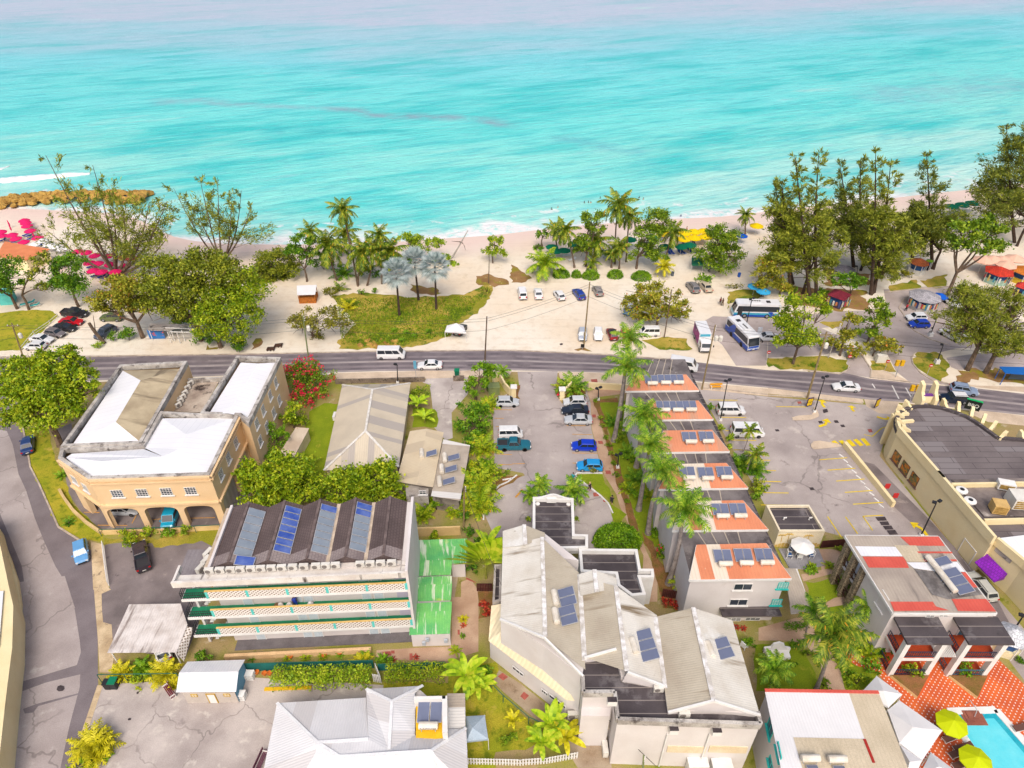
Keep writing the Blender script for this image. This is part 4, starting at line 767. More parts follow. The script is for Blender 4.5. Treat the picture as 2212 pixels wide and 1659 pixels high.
# --- orange-roofed terrace
tarp=mat('patched_tar_roof',(136,128,126),(104,96,96),.4,.85,lo=.4,hi=.6,spots=(((70,64,64),.5,.58,.1),((196,188,182),.7,.66,.08)),fine=.12)
ot=thing('terraced_block','long white terrace with seven stepped orange metal roofs carrying solar heaters','building',W('G',1400,900,0))
ora=[mat('orange_metal_roof',(238,160,122),(224,146,108),.25,.5,corr=.4,fine=.05,spots=(((224,176,146),.4,.58,.14),),streak=((208,160,132),.5,.56,.12)),mat('patched_orange_roof',(238,156,116),(224,140,102),.25,.5,corr=.4,fine=.04,sheet=(1.6,60,.32,(240,226,206)),spots=(((240,210,180),1.4,.68,.05),))]
oz,ob=8.5,9.1
g_=lambda x,y,z:('G',x,y,z);o_=lambda x,y,z:('O',x,y,z)
un=[(g_(980,612,oz),g_(1617,606,oz),g_(1505,470,ob),g_(1060,480,ob)),(g_(1105,862,oz),g_(1740,855,oz),g_(1610,695,ob),g_(1180,705,ob)),(g_(1230,1142,oz),g_(1880,1133,oz),g_(1728,948,ob),g_(1310,955,ob)),(o_(392,630,oz),o_(1165,620,oz),o_(975,405,ob),o_(500,415,ob)),(o_(510,988,oz),o_(1340,980,oz),o_(1120,728,ob),o_(605,735,ob)),(o_(655,1415,oz),o_(1540,1402,oz),o_(1320,1098,ob),o_(720,1112,ob))]
ctr=[]
for i,u in enumerate(un):
 roofs('roof',ot,[list(u)],ora[1 if i>2 else 0]);P=[W(*p)for p in u];ctr.append(P)
 fb=MB(white);dn=Vector((0,0,.16));fb.beam(P[0]-dn,P[1]-dn,.14,.3);fb.beam(P[1]-dn,P[2]-dn,.1,.25);fb.beam(P[0]-dn,P[3]-dn,.1,.25);fb.build('fascia',ot)
 b=MB(whitewall,tar);pv=(ctr[i-1][0]+Vector((.9,.35,0)),ctr[i-1][1]+Vector((-.3,.35,0)))if i else(W(*g_(1150,345,8)),W(*g_(1495,345,8)))
 b.prism([P[0]+Vector((.35,.45,0)),P[1]+Vector((-.3,.45,0)),pv[1],pv[0]],0,8.15,whitewall,tarp);b.build('dwelling_wall',ot)
 for x_ in(.2,.36,.52,.68):jl=MB(leanto);a_,c_=P[3].lerp(P[2],x_),pv[0].lerp(pv[1],x_);jl.beam(Vector((a_.x,a_.y,8.17)),Vector((c_.x,c_.y,8.17)),.12,.03);jl.build('roof_joint',ot)
wk=MB(tar,white);e0,e1=W(*g_(1500,345,8)),W(*o_(1490,1330,8));wk.prism([e0,e1,e1-Vector((1.9,0,0)),e0-Vector((1.9,0,0))],0,7.9,white,tar);wk.build('walkway_roof',ot)
A_,B_=ctr[5][0]+Vector((.35,.43,0)),ctr[5][1]+Vector((-.3,.43,0));sn=Vector((0,-1,0))
for x,y in((1120,1475),(1080,1608)):window(ot,onwall('O',x,y,A_,B_),sn,2.1,1.15,nx=2,ny=1)
tq=mat('turquoise_frame',(60,206,196),(50,186,178),1,.6)
for x,y in((1465,1465),(1410,1608)):window(ot,onwall('O',x,y,A_,B_),sn,1.2,1.1,fm=tq,gm=mat('white_screen',(230,240,236),(190,214,206),3,.7)if 'wscr' not in globals()else wscr,nx=4,ny=4)
aw=MB(tar,white);a,c=onwall('N',1840,318,A_,B_),B_;aw.beam(Vector((a.x,a.y-.6,2.6)),Vector((c.x+.3,c.y-.6,2.6)),1.3,.25);aw.build('awning',ot)
for x,y in((1970,358),(2130,354)):window(ot,onwall('N',x,y,A_,B_),sn,1.8,.6,nx=3,ny=2,sill=False)
b=MB(leanto);P=[W(*o_(1480,1310,3.2)),W(*o_(1590,1320,3.1)),W(*o_(1720,1690,3.1)),W(*o_(1540,1700,3.2))];b.prism(P,2.9,3.1);b.build('carport_roof',ot)
P=zpoly([o_(1320,770,3.1),o_(1690,768,3.1),o_(1830,995,3.1),o_(1432,995,3.1)])
kb_=thing('pump_house','small cream flat roofed building painted with palm trees beside the parking lot','building',sum(P,Vector())/4*1);kb_.location.z=0;ORG[kb_.name]=Vector(kb_.location)
b=MB(mat('pale_cream_wall',(250,238,210),(242,226,194),.5,.85),tar);b.prism(P,0,2.8,None,tar);parapet(b,P,2.75,3.15,.25,0);b.build('wall',kb_)
mu=MB(mat('ochre_mural',(232,196,110),(218,180,96),1,.85));A_,B_=P[3],P[2];nn=Vector((0,-.02,0))
for x,y,s_ in((1460,1030,1.),(1520,1022,1.1),(1690,1035,1.2)):
 p=onwall('O',x,y,A_,B_)+nn;mu.beam(p,p-Vector((-.1,0,1.3*s_)),.05,.12)
 for a in range(7):an=math.pi*a/6;mu.beam(p,p+Vector((math.cos(an)*.55*s_,0,math.sin(an)*.35*s_-.12)),.04,.09)
for i in range(14):a=A_.lerp(B_,i/14+.01)+nn;c=A_.lerp(B_,(i+1)/14)+nn;h_=.5+.35*abs(math.sin(i*.7));mu.face([(a.x,a.y,0),(c.x,c.y,0),(c.x,c.y,h_),(a.x,a.y,h_*.9)])
mu.build('palm_mural',kb_);v_=MB(white)
for x,y in((1470,895),(1690,895)):p=W(*o_(x,y,2.85));v_.tube([p,p+Vector((0,0,.35)),p+Vector((.35,0,.4))],.1,6)
v_.build('roof_vent',kb_)
# --- cream commercial building with fins on its parapet
s_=lambda x,y,z:('S',x,y,z);t_=lambda x,y,z:('T',x,y,z);r_=lambda x,y,z:('R',x,y,z)
CZ=6.7
edge=zpoly([s_(2300,935,CZ),s_(1880,900,CZ),s_(1740,800,CZ),s_(1600,700,CZ),s_(1450,610,CZ),s_(1280,545,CZ),s_(1100,490,CZ),s_(930,465,CZ),s_(760,470,CZ),s_(620,500,CZ),s_(520,560,CZ),s_(470,650,CZ),s_(470,730,CZ),s_(500,815,CZ)])
wl_=zpoly([s_(500,815,CZ),s_(1110,1510,CZ),t_(590,10,CZ),t_(1045,535,CZ)]);wl2=zpoly([t_(1060,545,6.0),r_(1640,350,6.0),r_(1900,620,6.0)])
ct=thing('shop_building','large cream shop with a dark flat roof, curved corner and row of parapet fins','building',W('T',900,500,0))
far=[Vector((edge[0].x+25,edge[0].y,0)),Vector((edge[0].x+25,wl2[-1].y,0))]
b=MB(cream,tar);poly=edge[:-1]+wl_[:-1]+[wl_[-1]]+wl2+[far[1],far[0]];b.prism(poly,0,5.6,cream,mat('black_felt_roof',(128,118,117),(100,91,92),.12,.8,tile=(5,1.15,.04,(84,76,78)),sheet=(7,1.15,.42,(140,132,132)),spots=(((160,150,150),.3,.66,.06),),fine=.08));b.build('wall',ct)
def ribbonwall(P,z0,z1,w,m,name):
 b=MB(m)
 for a,c in zip(P,P[1:]):b.beam(Vector((a.x,a.y,(z0+z1)/2)),Vector((c.x,c.y,(z0+z1)/2)),w,z1-z0)
 return b.build(name,ct)
ribbonwall(edge,5.4,6.0,.5,tar,'roof_edge');ribbonwall([edge[-2],wl_[0],wl_[1],wl_[2],wl_[3]],5.3,CZ,.4,cream,'parapet');ribbonwall(wl2,4.9,6.1,.4,cream,'parapet')
def fin(x,y,d,h_=1.3,q='S',w=.45,l=1.5):
 p=W(q,x,y,5.4);f=MB(cream);n=Vector((*d,0)).normalized();r=Vector((-n.y,n.x,0))*w/2;pr=[(-.5,0),(.5,0),(.5,.35),(.25,.5),(.05,.62),(-.1,.9),(-.5,1)]
 A_=[p+n*(x_*l)+Vector((0,0,z*h_))-r for x_,z in pr];B_=[v+2*r for v in A_];f.face(A_);f.face(B_[::-1])
 for i in range(len(A_)):j=(i+1)%len(A_);f.face([A_[i],B_[i],B_[j],A_[j]])
 f.build('parapet_fin',ct)
for x,y,d in((595,560,(.7,-1)),(505,615,(1,-.6)),(475,690,(1,-.3)),(485,790,(1,-.1)),(560,885,(1,-.2)),(1100,545,(.15,-1)),(1285,590,(-.3,-1)),(1470,660,(-.5,-1)),(1630,755,(-.7,-1)),(1760,850,(-1,-.8)),(1890,985,(-1,-.6)),(2165,990,(.1,-1))):fin(x,y,d)
for x in(735,915):fin(x,500,(.25,-1),4.0,l=1.7,w=.6)
b=MB(cream,paint((120,60,150),.6,name='purple_trim'));a,c=W('S',760,480,5.8),W('S',900,480,5.8);b.beam(a+Vector((0,0,.8)),c+Vector((0,0,.8)),.5,1.3,0);b.beam(a+Vector((0,0,1.55)),c+Vector((0,0,1.55)),.55,.2,1);b.build('arch_panel',ct)
A_,B_=W('S',320,1280,0),W('T',210,0,0);wa,wb=wl_[0],wl_[1];stg=mat('coloured_shop_display',(120,120,70),(214,130,40),1.5,.3,lo=.45,hi=.55,spots=(((60,66,50),1.2,.55,.05),))
for x,y in((452,1240),(570,1385),(695,1540)):window(ct,onwall('S',x,y,wa,wb),outn(wa,wb),1.7,1.9,fm=mat('brown_frame',(120,90,80),rough=.6)if x==452 else bpy.data.materials['brown_frame'],gm=stg,nx=1,ny=1,fw=.06)
for i,(x,y,l)in enumerate(((330,850,3.2),(390,950,3.6))):f=MB(cream);p=W('S',x-70,y+190,0);n=outn(wa,wb);f.beam(p+n*.5+Vector((0,0,3)),p-n*2.2+Vector((0,0,3)),.45,6.);f.build('buttress',ct)
lw=zpoly([t_(680,105,5.2),t_(1400,92,5.2),t_(1400,395,5.2),t_(940,400,5.2)]);b=MB(mat('plant_deck',(150,138,132),(104,94,92),.4,.9,spots=(((196,186,176),.5,.6,.12),),fine=.12));b.face([v+Vector((0,0,.6))for v in lw][::-1]);b.build('plant_deck',ct)
ribbonwall([t for t in zpoly([t_(690,125,6.2),t_(1420,112,6.2)])],5.6,6.5,.3,cream,'parapet');ribbonwall(zpoly([t_(950,410,6.2),t_(1420,400,6.2)]),5.6,6.5,.3,cream,'parapet')
P=zpoly([t_(1080,540,6.),t_(1420,500,6.),r_(1900,560,6.),r_(1640,330,6.)]);b=MB(whiteroof);b.face([v+Vector((0,0,-.1))for v in P][::-1]);b.build('white_roof',ct)
P=[onwall('T',855,735,wl2[0],wl2[1])];nn=outn(wl2[0],wl2[1]);n1=onwall('T',990,665,wl2[0],wl2[1])+nn*.25;n2=onwall('T',1150,825,wl2[0],wl2[1])+nn*.25;pass
pur=mat('purple_roof_tiles',(150,30,196),(122,20,160),1,.5,tile=(.34,.4,.03,(104,14,140)),fine=.05);b=MB(pur);lo1,lo2=n1+nn*1.6-Vector((0,0,.9)),n2+nn*1.6-Vector((0,0,.9));b.face([n1,lo1,lo2,n2]);b.face([n1,lo1,n1-Vector((0,0,1.1))]);b.face([n2,lo2,n2-Vector((0,0,1.1))]);b.face([lo1,lo2,lo2-Vector((0,0,.15)),lo1-Vector((0,0,.15))]);b.build('purple_canopy',ct)
door(ct,onwall('T',770,690,wl2[0]-nn*.0,wl2[1])-Vector((0,0,0))if False else Vector((*onwall('T',790,700,wl_[2],wl_[3]).xy,.1)),outn(wl_[2],wl_[3]),2.2,2.4,cream);window(ct,onwall('T',1105,680,wl2[0],wl2[1]),nn,2.2,.7,fm=greyside,gm=greyside,nx=4,ny=1,sill=False)
def crate(name,label,cat,p,d,rz,m,parts=()):
 o=thing(name,label,cat,p);b=MB(m);b.box(p+Vector((0,0,d[2]/2+.12)),d,rz);b.build('casing',o);f=MB(blackm);f.box(p+Vector((0,0,.06)),(d[0]*.9,d[1]*.9,.12),rz);f.build('base',o)
 g=MB(mat('louvre_grille',(196,160,90),(150,118,60),2,.7)if 'louvre_grille' not in bpy.data.materials else bpy.data.materials['louvre_grille'])
 c_,s__=math.cos(rz),math.sin(rz)
 for i in range(4):y=-d[1]/2-.02;x=0;g.box(p+Vector((-y*s__,y*c_,.3+(d[2]-.3)*i/4+.1)),(d[0]*.85,.04,d[2]*.14),rz)
 g.build('grille',o);return o
crate('air_handler','large pale square air handling unit at the back of the shop plant deck','air conditioner',W('T',1215,280,5.9),(2.6,2.2,1.7),-.1,acm)
crate('roof_cooler','tan louvred cooler box in the middle of the shop plant deck','air conditioner',W('T',1050,330,5.9),(1.7,1.5,1.4),-.2,mat('tan_casing',(226,188,120),(206,168,104),1,.7));crate('duct_box','white sloped duct box against the shop plant deck wall','duct',W('T',1110,150,5.9),(2.0,1.2,1.0),-.3,white)
for i,(x,y)in enumerate(((765,185),(832,268))):p=W('T',x,y,5.9);o=thing('roof_fan',('farther' if i==0 else 'nearer')+' round white extractor fan on the shop plant deck','fan',p);b=MB(white);b.lathe([(.4,0),(.4,.35),(.75,.4),(.75,.55),(.3,.65),(0,.66)],14,p);b.build('cowl',o);b=MB(blackm);b.lathe([(.3,.655),(.3,.67),(.0,.675)],10,p);b.build('cap',o)
# --- villa with patchwork roof and arched balconies
VZ=8.0
vt=thing('balcony_villa','white villa with a patchwork red, white and grey tin roof above poolside balconies','building',W('R',1000,900,0))
VP=zpoly([r_(490,182,VZ),r_(1082,188,VZ),r_(1452,675,VZ),r_(795,672,VZ)]);patch=mat('grey_tin_roof',(196,182,166),(172,158,146),.25,.6,corr=.4,fine=.05,streak=((120,110,104),.6,.6,.1))
roofs('roof',vt,[[r_(490,182,VZ),r_(1082,188,VZ),r_(1452,675,VZ),r_(795,672,VZ)]],patch)
redp=mat('red_tin_sheet',(230,104,88),(216,92,78),.4,.5,corr=.4,fine=.03,spots=(((236,130,106),.8,.62,.1),));whp=mat('white_tin_sheet',(250,250,252),(240,240,244),.4,.5,corr=.4,fine=.02);tnp=mat('tan_tin_sheet',(222,206,178),(206,190,162),.4,.6,corr=.4);dkp=mat('tarnished_tin_sheet',(150,144,140),(104,98,96),.5,.6,corr=.4,lo=.4,hi=.6)
b=MB(redp)
for i,(mm,pts)in enumerate([(redp,[(838,192),(1083,190),(1122,250),(900,248)]),(whp,[(550,252),(828,256),(860,316),(592,314)]),(redp,[(600,318),(862,318),(895,390),(640,388)]),(tnp,[(800,245),(940,248),(1000,350),(880,350)]),(whp,[(880,355),(1000,355),(1200,352),(1250,415),(1060,412),(925,392)]),(redp,[(945,285),(1165,287),(1172,298),(955,297)]),(redp,[(985,335),(1195,336),(1200,347),(995,349)]),(dkp,[(925,395),(1060,415),(1250,418),(1360,560),(1140,590),(1040,560)]),(redp,[(775,605),(1045,605),(1065,635),(1150,660),(800,665)]),(redp,[(1165,588),(1385,588),(1448,668),(1205,664)]),(redp,[(1225,418),(1252,418),(1330,515),(1300,515)])]):
 P=[W('R',x,y,VZ)+Vector((0,0,.03+.004*i))for x,y in pts];b.face(P[::-1]if sum(p.x*q.y-q.x*p.y for p,q in zip(P,P[1:]+P[:1]))<0 else P,mm)
b.build('roof_patch',vt)
f=MB(white);dn=Vector((0,0,.2));[f.beam(VP[i]-dn,VP[(i+1)%4]-dn,.2,.36)for i in range(4)];f.build('fascia',vt)
c4=sum(VP,Vector())/4;wallp=[p.lerp(c4,.06)for p in VP];wallp[0]=wallp[0].lerp(wallp[3],.45);b=MB(whitewall);b.prism(wallp,0,VZ-.25);b.build('wall',vt)
pebble=mat('pebbled_render',(176,160,136),(120,106,88),5,.9,lo=.45,hi=.55);b=MB(pebble);a_,c_=VP[0].lerp(c4,.06),VP[3].lerp(c4,.06)
for f_ in(.02,.2,.38):p=a_.lerp(c_,f_+.02);b.box((p.x,p.y,3.9),(.7,.7,7.8))
b.build('pebbled_pier',vt);tim=mat('dark_timber',(92,64,50),(70,48,38),1,.8);b=MB(tim)
for z0 in(1.,4.4):
 for f_ in(.02,.11,.2,.29):p,q=a_.lerp(c_,f_+.02),a_.lerp(c_,f_+.11);u=lambda v,z:Vector((v.x-.1,v.y,z));b.beam(u(p,z0),u(q,z0+.9),.06,.08);b.beam(u(p,z0+.9),u(q,z0),.06,.08);b.beam(u(p,z0+.95),u(q,z0+.95),.1,.1);b.beam(u(p,z0-.05),u(q,z0-.05),.1,.1)
b.build('timber_railing',vt);b=MB(white);p,q=a_.lerp(c_,0),a_.lerp(c_,.4);n=Vector((2.6,0,0));b.face([(p.x,p.y,3.6),(p.x+2.6,p.y,3.6),(q.x+2.6,q.y,3.6),(q.x,q.y,3.6)][::-1]);b.build('veranda_floor',vt)
A_,B_=wallp[0],wallp[3];window(vt,onwall('R',705,600,VP[0],VP[3])+Vector((.4,0,0)),outn(wallp[0],wallp[3]),1.4,2.4,fm=white,gm=GLB,nx=2,ny=1)
A_,B_=wallp[3],wallp[2];sn=outn(A_,B_);terr=mat('terracotta_floor',(206,84,40),(186,70,36),.8,.8);ironb=paint((40,60,84),.5,name='navy_iron')
window(vt,onwall('R',1030,690,A_,B_),sn,1.,.5,ny=1,sill=False);window(vt,onwall('R',1115,688,A_,B_),sn,1.,.5,ny=1,sill=False)
for i,(xa,xb,fr)in enumerate(((815,1075,turq),(1195,1455,turq))):
 pa,pb=onwall('R',xa,690,A_,B_),onwall('R',xb,690,A_,B_);w_=(pb-pa).xy.length;dx=Vector(((pb-pa).x,(pb-pa).y,0)).normalized();D=3.0
 bz=lambda s0_,s1_,y0,y1,z0,z1,mb,m=None:mb.prism([pa.xy.to_3d()+dx*s_+sn*y for s_,y in((s0_,y0),(s1_,y0),(s1_,y1),(s0_,y1))],z0,z1,m)
 o_b=MB(tar,white);bz(-.2,w_+.2,0,D+.3,6.55,6.8,o_b,0);o_b.build('balcony_roof',vt)
 for z0,z1 in((0,3.1),(3.5,6.55)):
  for s0_ in(0,w_-.55):c_b=MB(white);bz(s0_,s0_+.55,D-.6,D,z0,z1,c_b);c_b.build('column',vt)
 f_b=MB(terr,white);bz(.05,w_-.05,.05,D-.1,3.5,3.53,f_b,0);f_b.build('balcony_floor',vt);f_b=MB(white);bz(0,w_,0,D,3.1,3.49,f_b);f_b.build('balcony_slab',vt);f_b=MB(terr);bz(.1,w_-.1,.05,D-.1,.03,.07,f_b);f_b.build('patio_floor',vt)
 for z0 in(3.55,.1):
  r_b=MB(GLB if z0<1 and i else ironb);
  for h_ in(.1,.95):bz(.55,w_-.55,D-.2,D-.12,z0+h_,z0+h_+.08,r_b);bz(.06,.14,.2,D-.6,z0+h_,z0+h_+.08,r_b)
  for j in range(15):s_0=.55+(w_-1.1)*j/14;bz(s_0-.03,s_0+.03,D-.18,D-.14,z0+.1,z0+.95,r_b)
  for j in range(9):y=.2+(D-.8)*j/8;bz(.08,.12,y-.03,y+.03,z0+.1,z0+.95,r_b)
  r_b.build('balustrade',vt)
 door(vt,pa.xy.to_3d()+dx*w_*.5+Vector((0,0,3.55)),sn,1.7,2.2,GLB,fm=white)
 pl=MB(mat('planter_kerb',(246,222,160),(226,198,140),.8,.8)if i==0 else bpy.data.materials['planter_kerb'],soil);P_=[pa.xy.to_3d()+dx*.2+sn*(D+.1),pa.xy.to_3d()+dx*(w_*.45)+sn*(D+2.6),pa.xy.to_3d()+dx*w_+sn*(D+.1)]
 pl.prism(P_,0.02,.45,0,soil);tag(pl.build('planter'),('triangular planter bed below the left balcony of the villa','triangular planter bed below the right balcony of the villa')[i],'planter')
pg=MB(white);p0,p1=onwall('R',1065,690,A_,B_),onwall('R',1190,690,A_,B_)
for j in range(11):p=p0.lerp(p1,(j+.5)/11);pg.beam(Vector((p.x,p.y,3.6)),Vector((p.x,p.y,3.6))+sn*2.8,.1,.2)
for y in(.3,2.6):pg.beam(Vector((p0.x,p0.y,3.45))+sn*y,Vector((p1.x,p1.y,3.45))+sn*y,.12,.15)
pg.build('pergola',vt)
# --- bottom right block
QZ=8.0
qt=thing('corner_block','white corner block with a white and tan ribbed roof and turquoise windows','building',W('R',350,1500,0))
q1,q2,q3,q4=r_(-20,1170,QZ),r_(703,1182,QZ),r_(905,1700,QZ),r_(90,1700,QZ)
roofs('roof',qt,[[q1,r_(512,1179,QZ),r_(690,1700,QZ),q4]],mat('white_ribbed_roof',(246,244,244),(236,234,234),.3,.5,corr=.3,fine=.03));roofs('roof',qt,[[r_(512,1179,QZ),q2,q3,r_(690,1700,QZ)]],tnp)
P=[W(*q)for q in(q1,q2,q3,q4)];b=MB(whitewall);c4=sum(P,Vector())/4;W4=[p.lerp(c4,.03)for p in P];b.prism(W4,0,QZ-.15);b.build('wall',qt)
b=MB(tnp);P5=[W('R',x,y,QZ)+Vector((0,0,.04))for x,y in((160,1465),(610,1475),(690,1700),(230,1700))];b.face(P5[::-1]);b.build('roof_patch',qt)
b=MB(redp);b.beam(W(*q1)+Vector((0,.05,.06)),W(*q2)+Vector((0,.05,.06)),.3,.1);b.build('roof_trim',qt);b=MB(mat('dark_red_strip',(186,50,40),(166,44,36),1,.6));b.beam(W('R',612,1475,QZ+.07),W('R',672,1625,QZ+.07),.25,.05);b.build('roof_patch',qt)
for x,y,hh_ in((18,1400,1.9),(70,1555,.9),(20,1640,1.)):window(qt,onwall('R',x,y,W4[0],W4[3]),outn(W4[0],W4[3]),1.5,hh_,fm=tq,gm=GLB,nx=2,ny=1)
cv=mat('white_canvas',(248,246,246),(238,236,236),.5,.8,fine=.02)
for lab,pts,pk in(('small white canvas canopy beside the villa garden at the patio corner',[(605,1165),(690,1075),(850,1190),(765,1275)],(735,1170)),('largest white canvas canopy between the corner block roof and the patio',[(760,1290),(835,1230),(1105,1420),(980,1610),(835,1500)],(920,1400)),('white canvas canopy at the bottom edge left of the lime parasols',[(970,1690),(1035,1560),(1250,1720)],(1085,1650)),('narrow white canvas canopy tucked under the corner block eaves',[(838,1512),(978,1610),(930,1720),(880,1700)],(900,1620))):
 P=[W('R',x,y,2.7)for x,y in pts];k_=W('R',*pk,3.6);o=thing('canopy_tent',lab,'canopy',Vector((k_.x,k_.y,0)));b=MB(cv)
 for a,c in zip(P,P[1:]+P[:1]):b.face([a,c,k_]);b.face([a,c,c-Vector((0,0,.25)),a-Vector((0,0,.25))])
 b.build('canvas',o)
 for p in P:l=MB(white);l.tube([Vector((p.x,p.y,0)),p],.05,6);l.build('post',o)
PP=PL('R',[(1125,1292),(1452,1280),(1700,1560),(1700,1760),(1440,1760),(1235,1480)],0)
inn=PL('R',[(1160,1312),(1440,1303),(1690,1590),(1690,1760),(1470,1760),(1255,1460)],0)
b=MB(white);[b.beam((a+a2)/2+Vector((0,0,.06)),(c+c2)/2+Vector((0,0,.06)),.75,.16)for a,a2,c,c2 in zip(PP[:-1],inn[:-1],PP[1:],inn[1:])];[b.beam((PP[-1]+inn[-1])/2+Vector((0,0,.06)),(PP[0]+inn[0])/2+Vector((0,0,.06)),.75,.16)];tag(b.build('pool_edge'),kind='structure')
b=MB(mat('pool_water',(100,226,240),(124,234,244),.6,.08,spec=.5,fine=.04));b.face([p+Vector((0,0,.05))for p in inn][::-1]);tag(b.build('pool_water'),kind='structure')
b=MB(mat('pool_deep_band',(40,176,196),(60,190,206),.8,.08,spec=.5));
for a,c in((0,1),(1,2)):A_,B_=inn[a],inn[c];n=outn(A_,B_);n=n if n.dot(sum(inn,Vector())/6-A_)>0 else-n;b.face([A_+Vector((0,0,.055+a*.002)),B_+Vector((0,0,.055+a*.002)),B_+n*.7+Vector((0,0,.055+a*.002)),A_+n*.7+Vector((0,0,.055+a*.002))])
tag(b.build('pool_water'),kind='structure')
o=thing('pool_steps','stepped brick pool entry with a steel handrail at the pool end','steps',W('R',1300,1340,0));br=mat('step_brick',(170,104,84),(140,84,70),.8,.8)
for i,(w_,d_)in enumerate(((2.3,1.7),(1.8,1.2),(1.2,.7))):b=MB(br);b.box(W('R',1300,1340,0)+Vector((0,.1*i,.06+.08*i)),(w_,d_,.12),0);b.build('step',o)
b=MB(alu);p=W('R',1310,1335,.2);b.tube([p,p+Vector((0,.2,1.)),p+Vector((-.2,1.2,1.1)),p+Vector((-.2,1.4,0))],.04,6);b.build('handrail',o)
# --- white ribbed hipped house at the bottom
hz_,hr_=3.3,5.0
wh=thing('white_house','white house with a large ribbed hipped roof and an orange floored roof terrace','house',W('L',1100,1000,0))
L_=lambda x,y,z:('L',x,y,z);wr=mat('pale_ribbed_roof',(244,243,244),(232,230,231),.25,.6,corr=.26,fine=.02,sheet=(2.2,60,.3,(226,222,221)))
roofs('roof',wh,[[L_(320,775,hz_),L_(670,1117,hr_),L_(1110,1085,hr_),L_(1090,728,hz_)],[L_(320,775,hz_),L_(195,1400,hz_),L_(540,1400,4.3),L_(650,1215,4.8),L_(670,1117,hr_)],[L_(670,1117,hr_),L_(860,1240,hr_+.3),L_(1650,1190,hr_+.3),L_(1290,1180,hr_),L_(1110,1085,hr_)],[L_(1090,655,hz_+.3),L_(1110,1088,hr_),L_(1288,1180,hr_),L_(1312,762,hr_)],[L_(1312,762,hr_),L_(1288,1180,hr_),L_(1512,1052,4.2),L_(1512,690,3.9),L_(1582,625,hz_+.3)],[L_(1090,655,hz_+.3),L_(1312,762,hr_),L_(1582,625,hz_+.3)],[L_(860,1240,hr_+.3),L_(840,1500,hz_),L_(1830,1500,hz_),L_(1650,1190,hr_+.3)],[L_(1650,1190,hr_+.3),L_(1830,1500,hz_),L_(1975,1500,hz_),L_(1955,992,hz_)],[L_(1288,1180,hr_),L_(1650,1190,hr_+.3),L_(1955,992,hz_),L_(1800,1000,3.6),L_(1512,1052,4.2)],[L_(670,1117,hr_),L_(650,1215,4.8),L_(540,1400,4.3),L_(840,1500,hz_),L_(860,1240,hr_+.3)]],wr)
cp=MB(mat('white_ridge_cap',(250,250,250),(236,236,238),1,.6))
for a,c in(((320,775,hz_),(670,1117,hr_)),((670,1117,hr_),(1110,1087,hr_)),((670,1117,hr_),(860,1240,hr_+.3)),((860,1240,hr_+.3),(1650,1190,hr_+.3)),((1650,1190,hr_+.3),(1955,992,hz_)),((1312,762,hr_),(1288,1180,hr_)),((1090,655,hz_+.3),(1312,762,hr_)),((1582,625,hz_+.3),(1312,762,hr_)),((1650,1190,hr_+.3),(1830,1500,hz_))):cp.beam(W(*L_(*a))+Vector((0,0,.06)),W(*L_(*c))+Vector((0,0,.06)),.3,.06)
cp.build('ridge_cap',wh)
b=MB(whitewall);b.prism(zpoly([L_(350,800,hz_),L_(220,1400,hz_),L_(1960,1400,hz_),L_(1935,1010,hz_),L_(1560,660,hz_),L_(1100,680,hz_),L_(1090,745,hz_)]),0,hz_-.1);b.build('wall',wh)
TW=zpoly([L_(1512,760,5.4),L_(1750,755,5.4),L_(1755,1035,5.4),L_(1512,1055,5.4)]);b=MB(mat('orange_terrace_floor',(250,204,40),(240,186,30),.8,.7,spots=(((252,240,210),1.2,.66,.06),)));b.face([p-Vector((0,0,1.0))for p in TW][::-1]);b.build('terrace_floor',wh)
b=MB(white);u=lambda p,z:Vector((p.x,p.y,z));b.beam(u(TW[0],4.6)+Vector((-.1,.2,0)),u(TW[1],4.6)+Vector((.3,.2,0)),.3,2.2);b.beam(u(TW[1],4.6)+Vector((.2,.35,0)),u(TW[2],4.6)+Vector((.2,-.1,0)),.5,2.2);b.build('terrace_parapet',wh)
roofs('lean_to_roof',wh,[[L_(1790,692,3.4),L_(1945,690,3.2),L_(1948,985,3.2),L_(1800,998,3.4)]],leanto)
# --- carport, sheds, left edge wall
o=thing('carport','white rusting corrugated carport roof on posts beside the balcony block','carport',W('J',1250,650,0));cz=2.6
roofs('roof',o,[[('J',1115,245,cz),('J',1560,238,cz),('J',1620,420,cz),('J',1525,660,cz-.1),('J',925,665,cz-.1)]],mat('rusting_white_roof',(240,232,226),(206,194,186),.6,.6,corr=.3,fine=.06,streak=((150,136,128),.9,.55,.08),spots=(((196,112,40),.8,.72,.03),)))
for x,y in((960,655),(1510,650),(1130,260),(1540,260),(1330,655)):b=MB(white);p=W('J',x,y,cz);b.tube([Vector((p.x,p.y,0)),p-Vector((0,0,.05))],.06,6);b.build('post',o)
roofs('lattice_screen',o,[[('J',1600,430,2.5),('J',1670,450,2.4),('J',1590,740,.9),('J',1520,660,2.4)]],lat)
o=thing('shed','small cream clapboard shed with a ribbed white gabled roof and blue end','shed',W('J',1800,1000,0));z1,z2=2.15,3.0
roofs('roof',o,[[('J',1522,1005,z1),('J',2040,1000,z1),('J',2060,825,z2),('J',1548,835,z2)],[('J',1548,835,z2),('J',2060,825,z2),('J',2118,722,z1),('J',1620,740,z1)]],mat('shed_roof',(250,251,254),(236,238,244),.4,.5,corr=.3,fine=.02))
Z=zpoly([('J',1575,1005,z1),('J',2025,1000,z1),('J',2100,745,z1),('J',1635,755,z1)]);b=MB(mat('clapboard',(226,214,202),(212,200,188),.5,.8,tile=(60,.22,.03,(186,174,164))));b.prism(Z,0,2.05);b.build('wall',o)
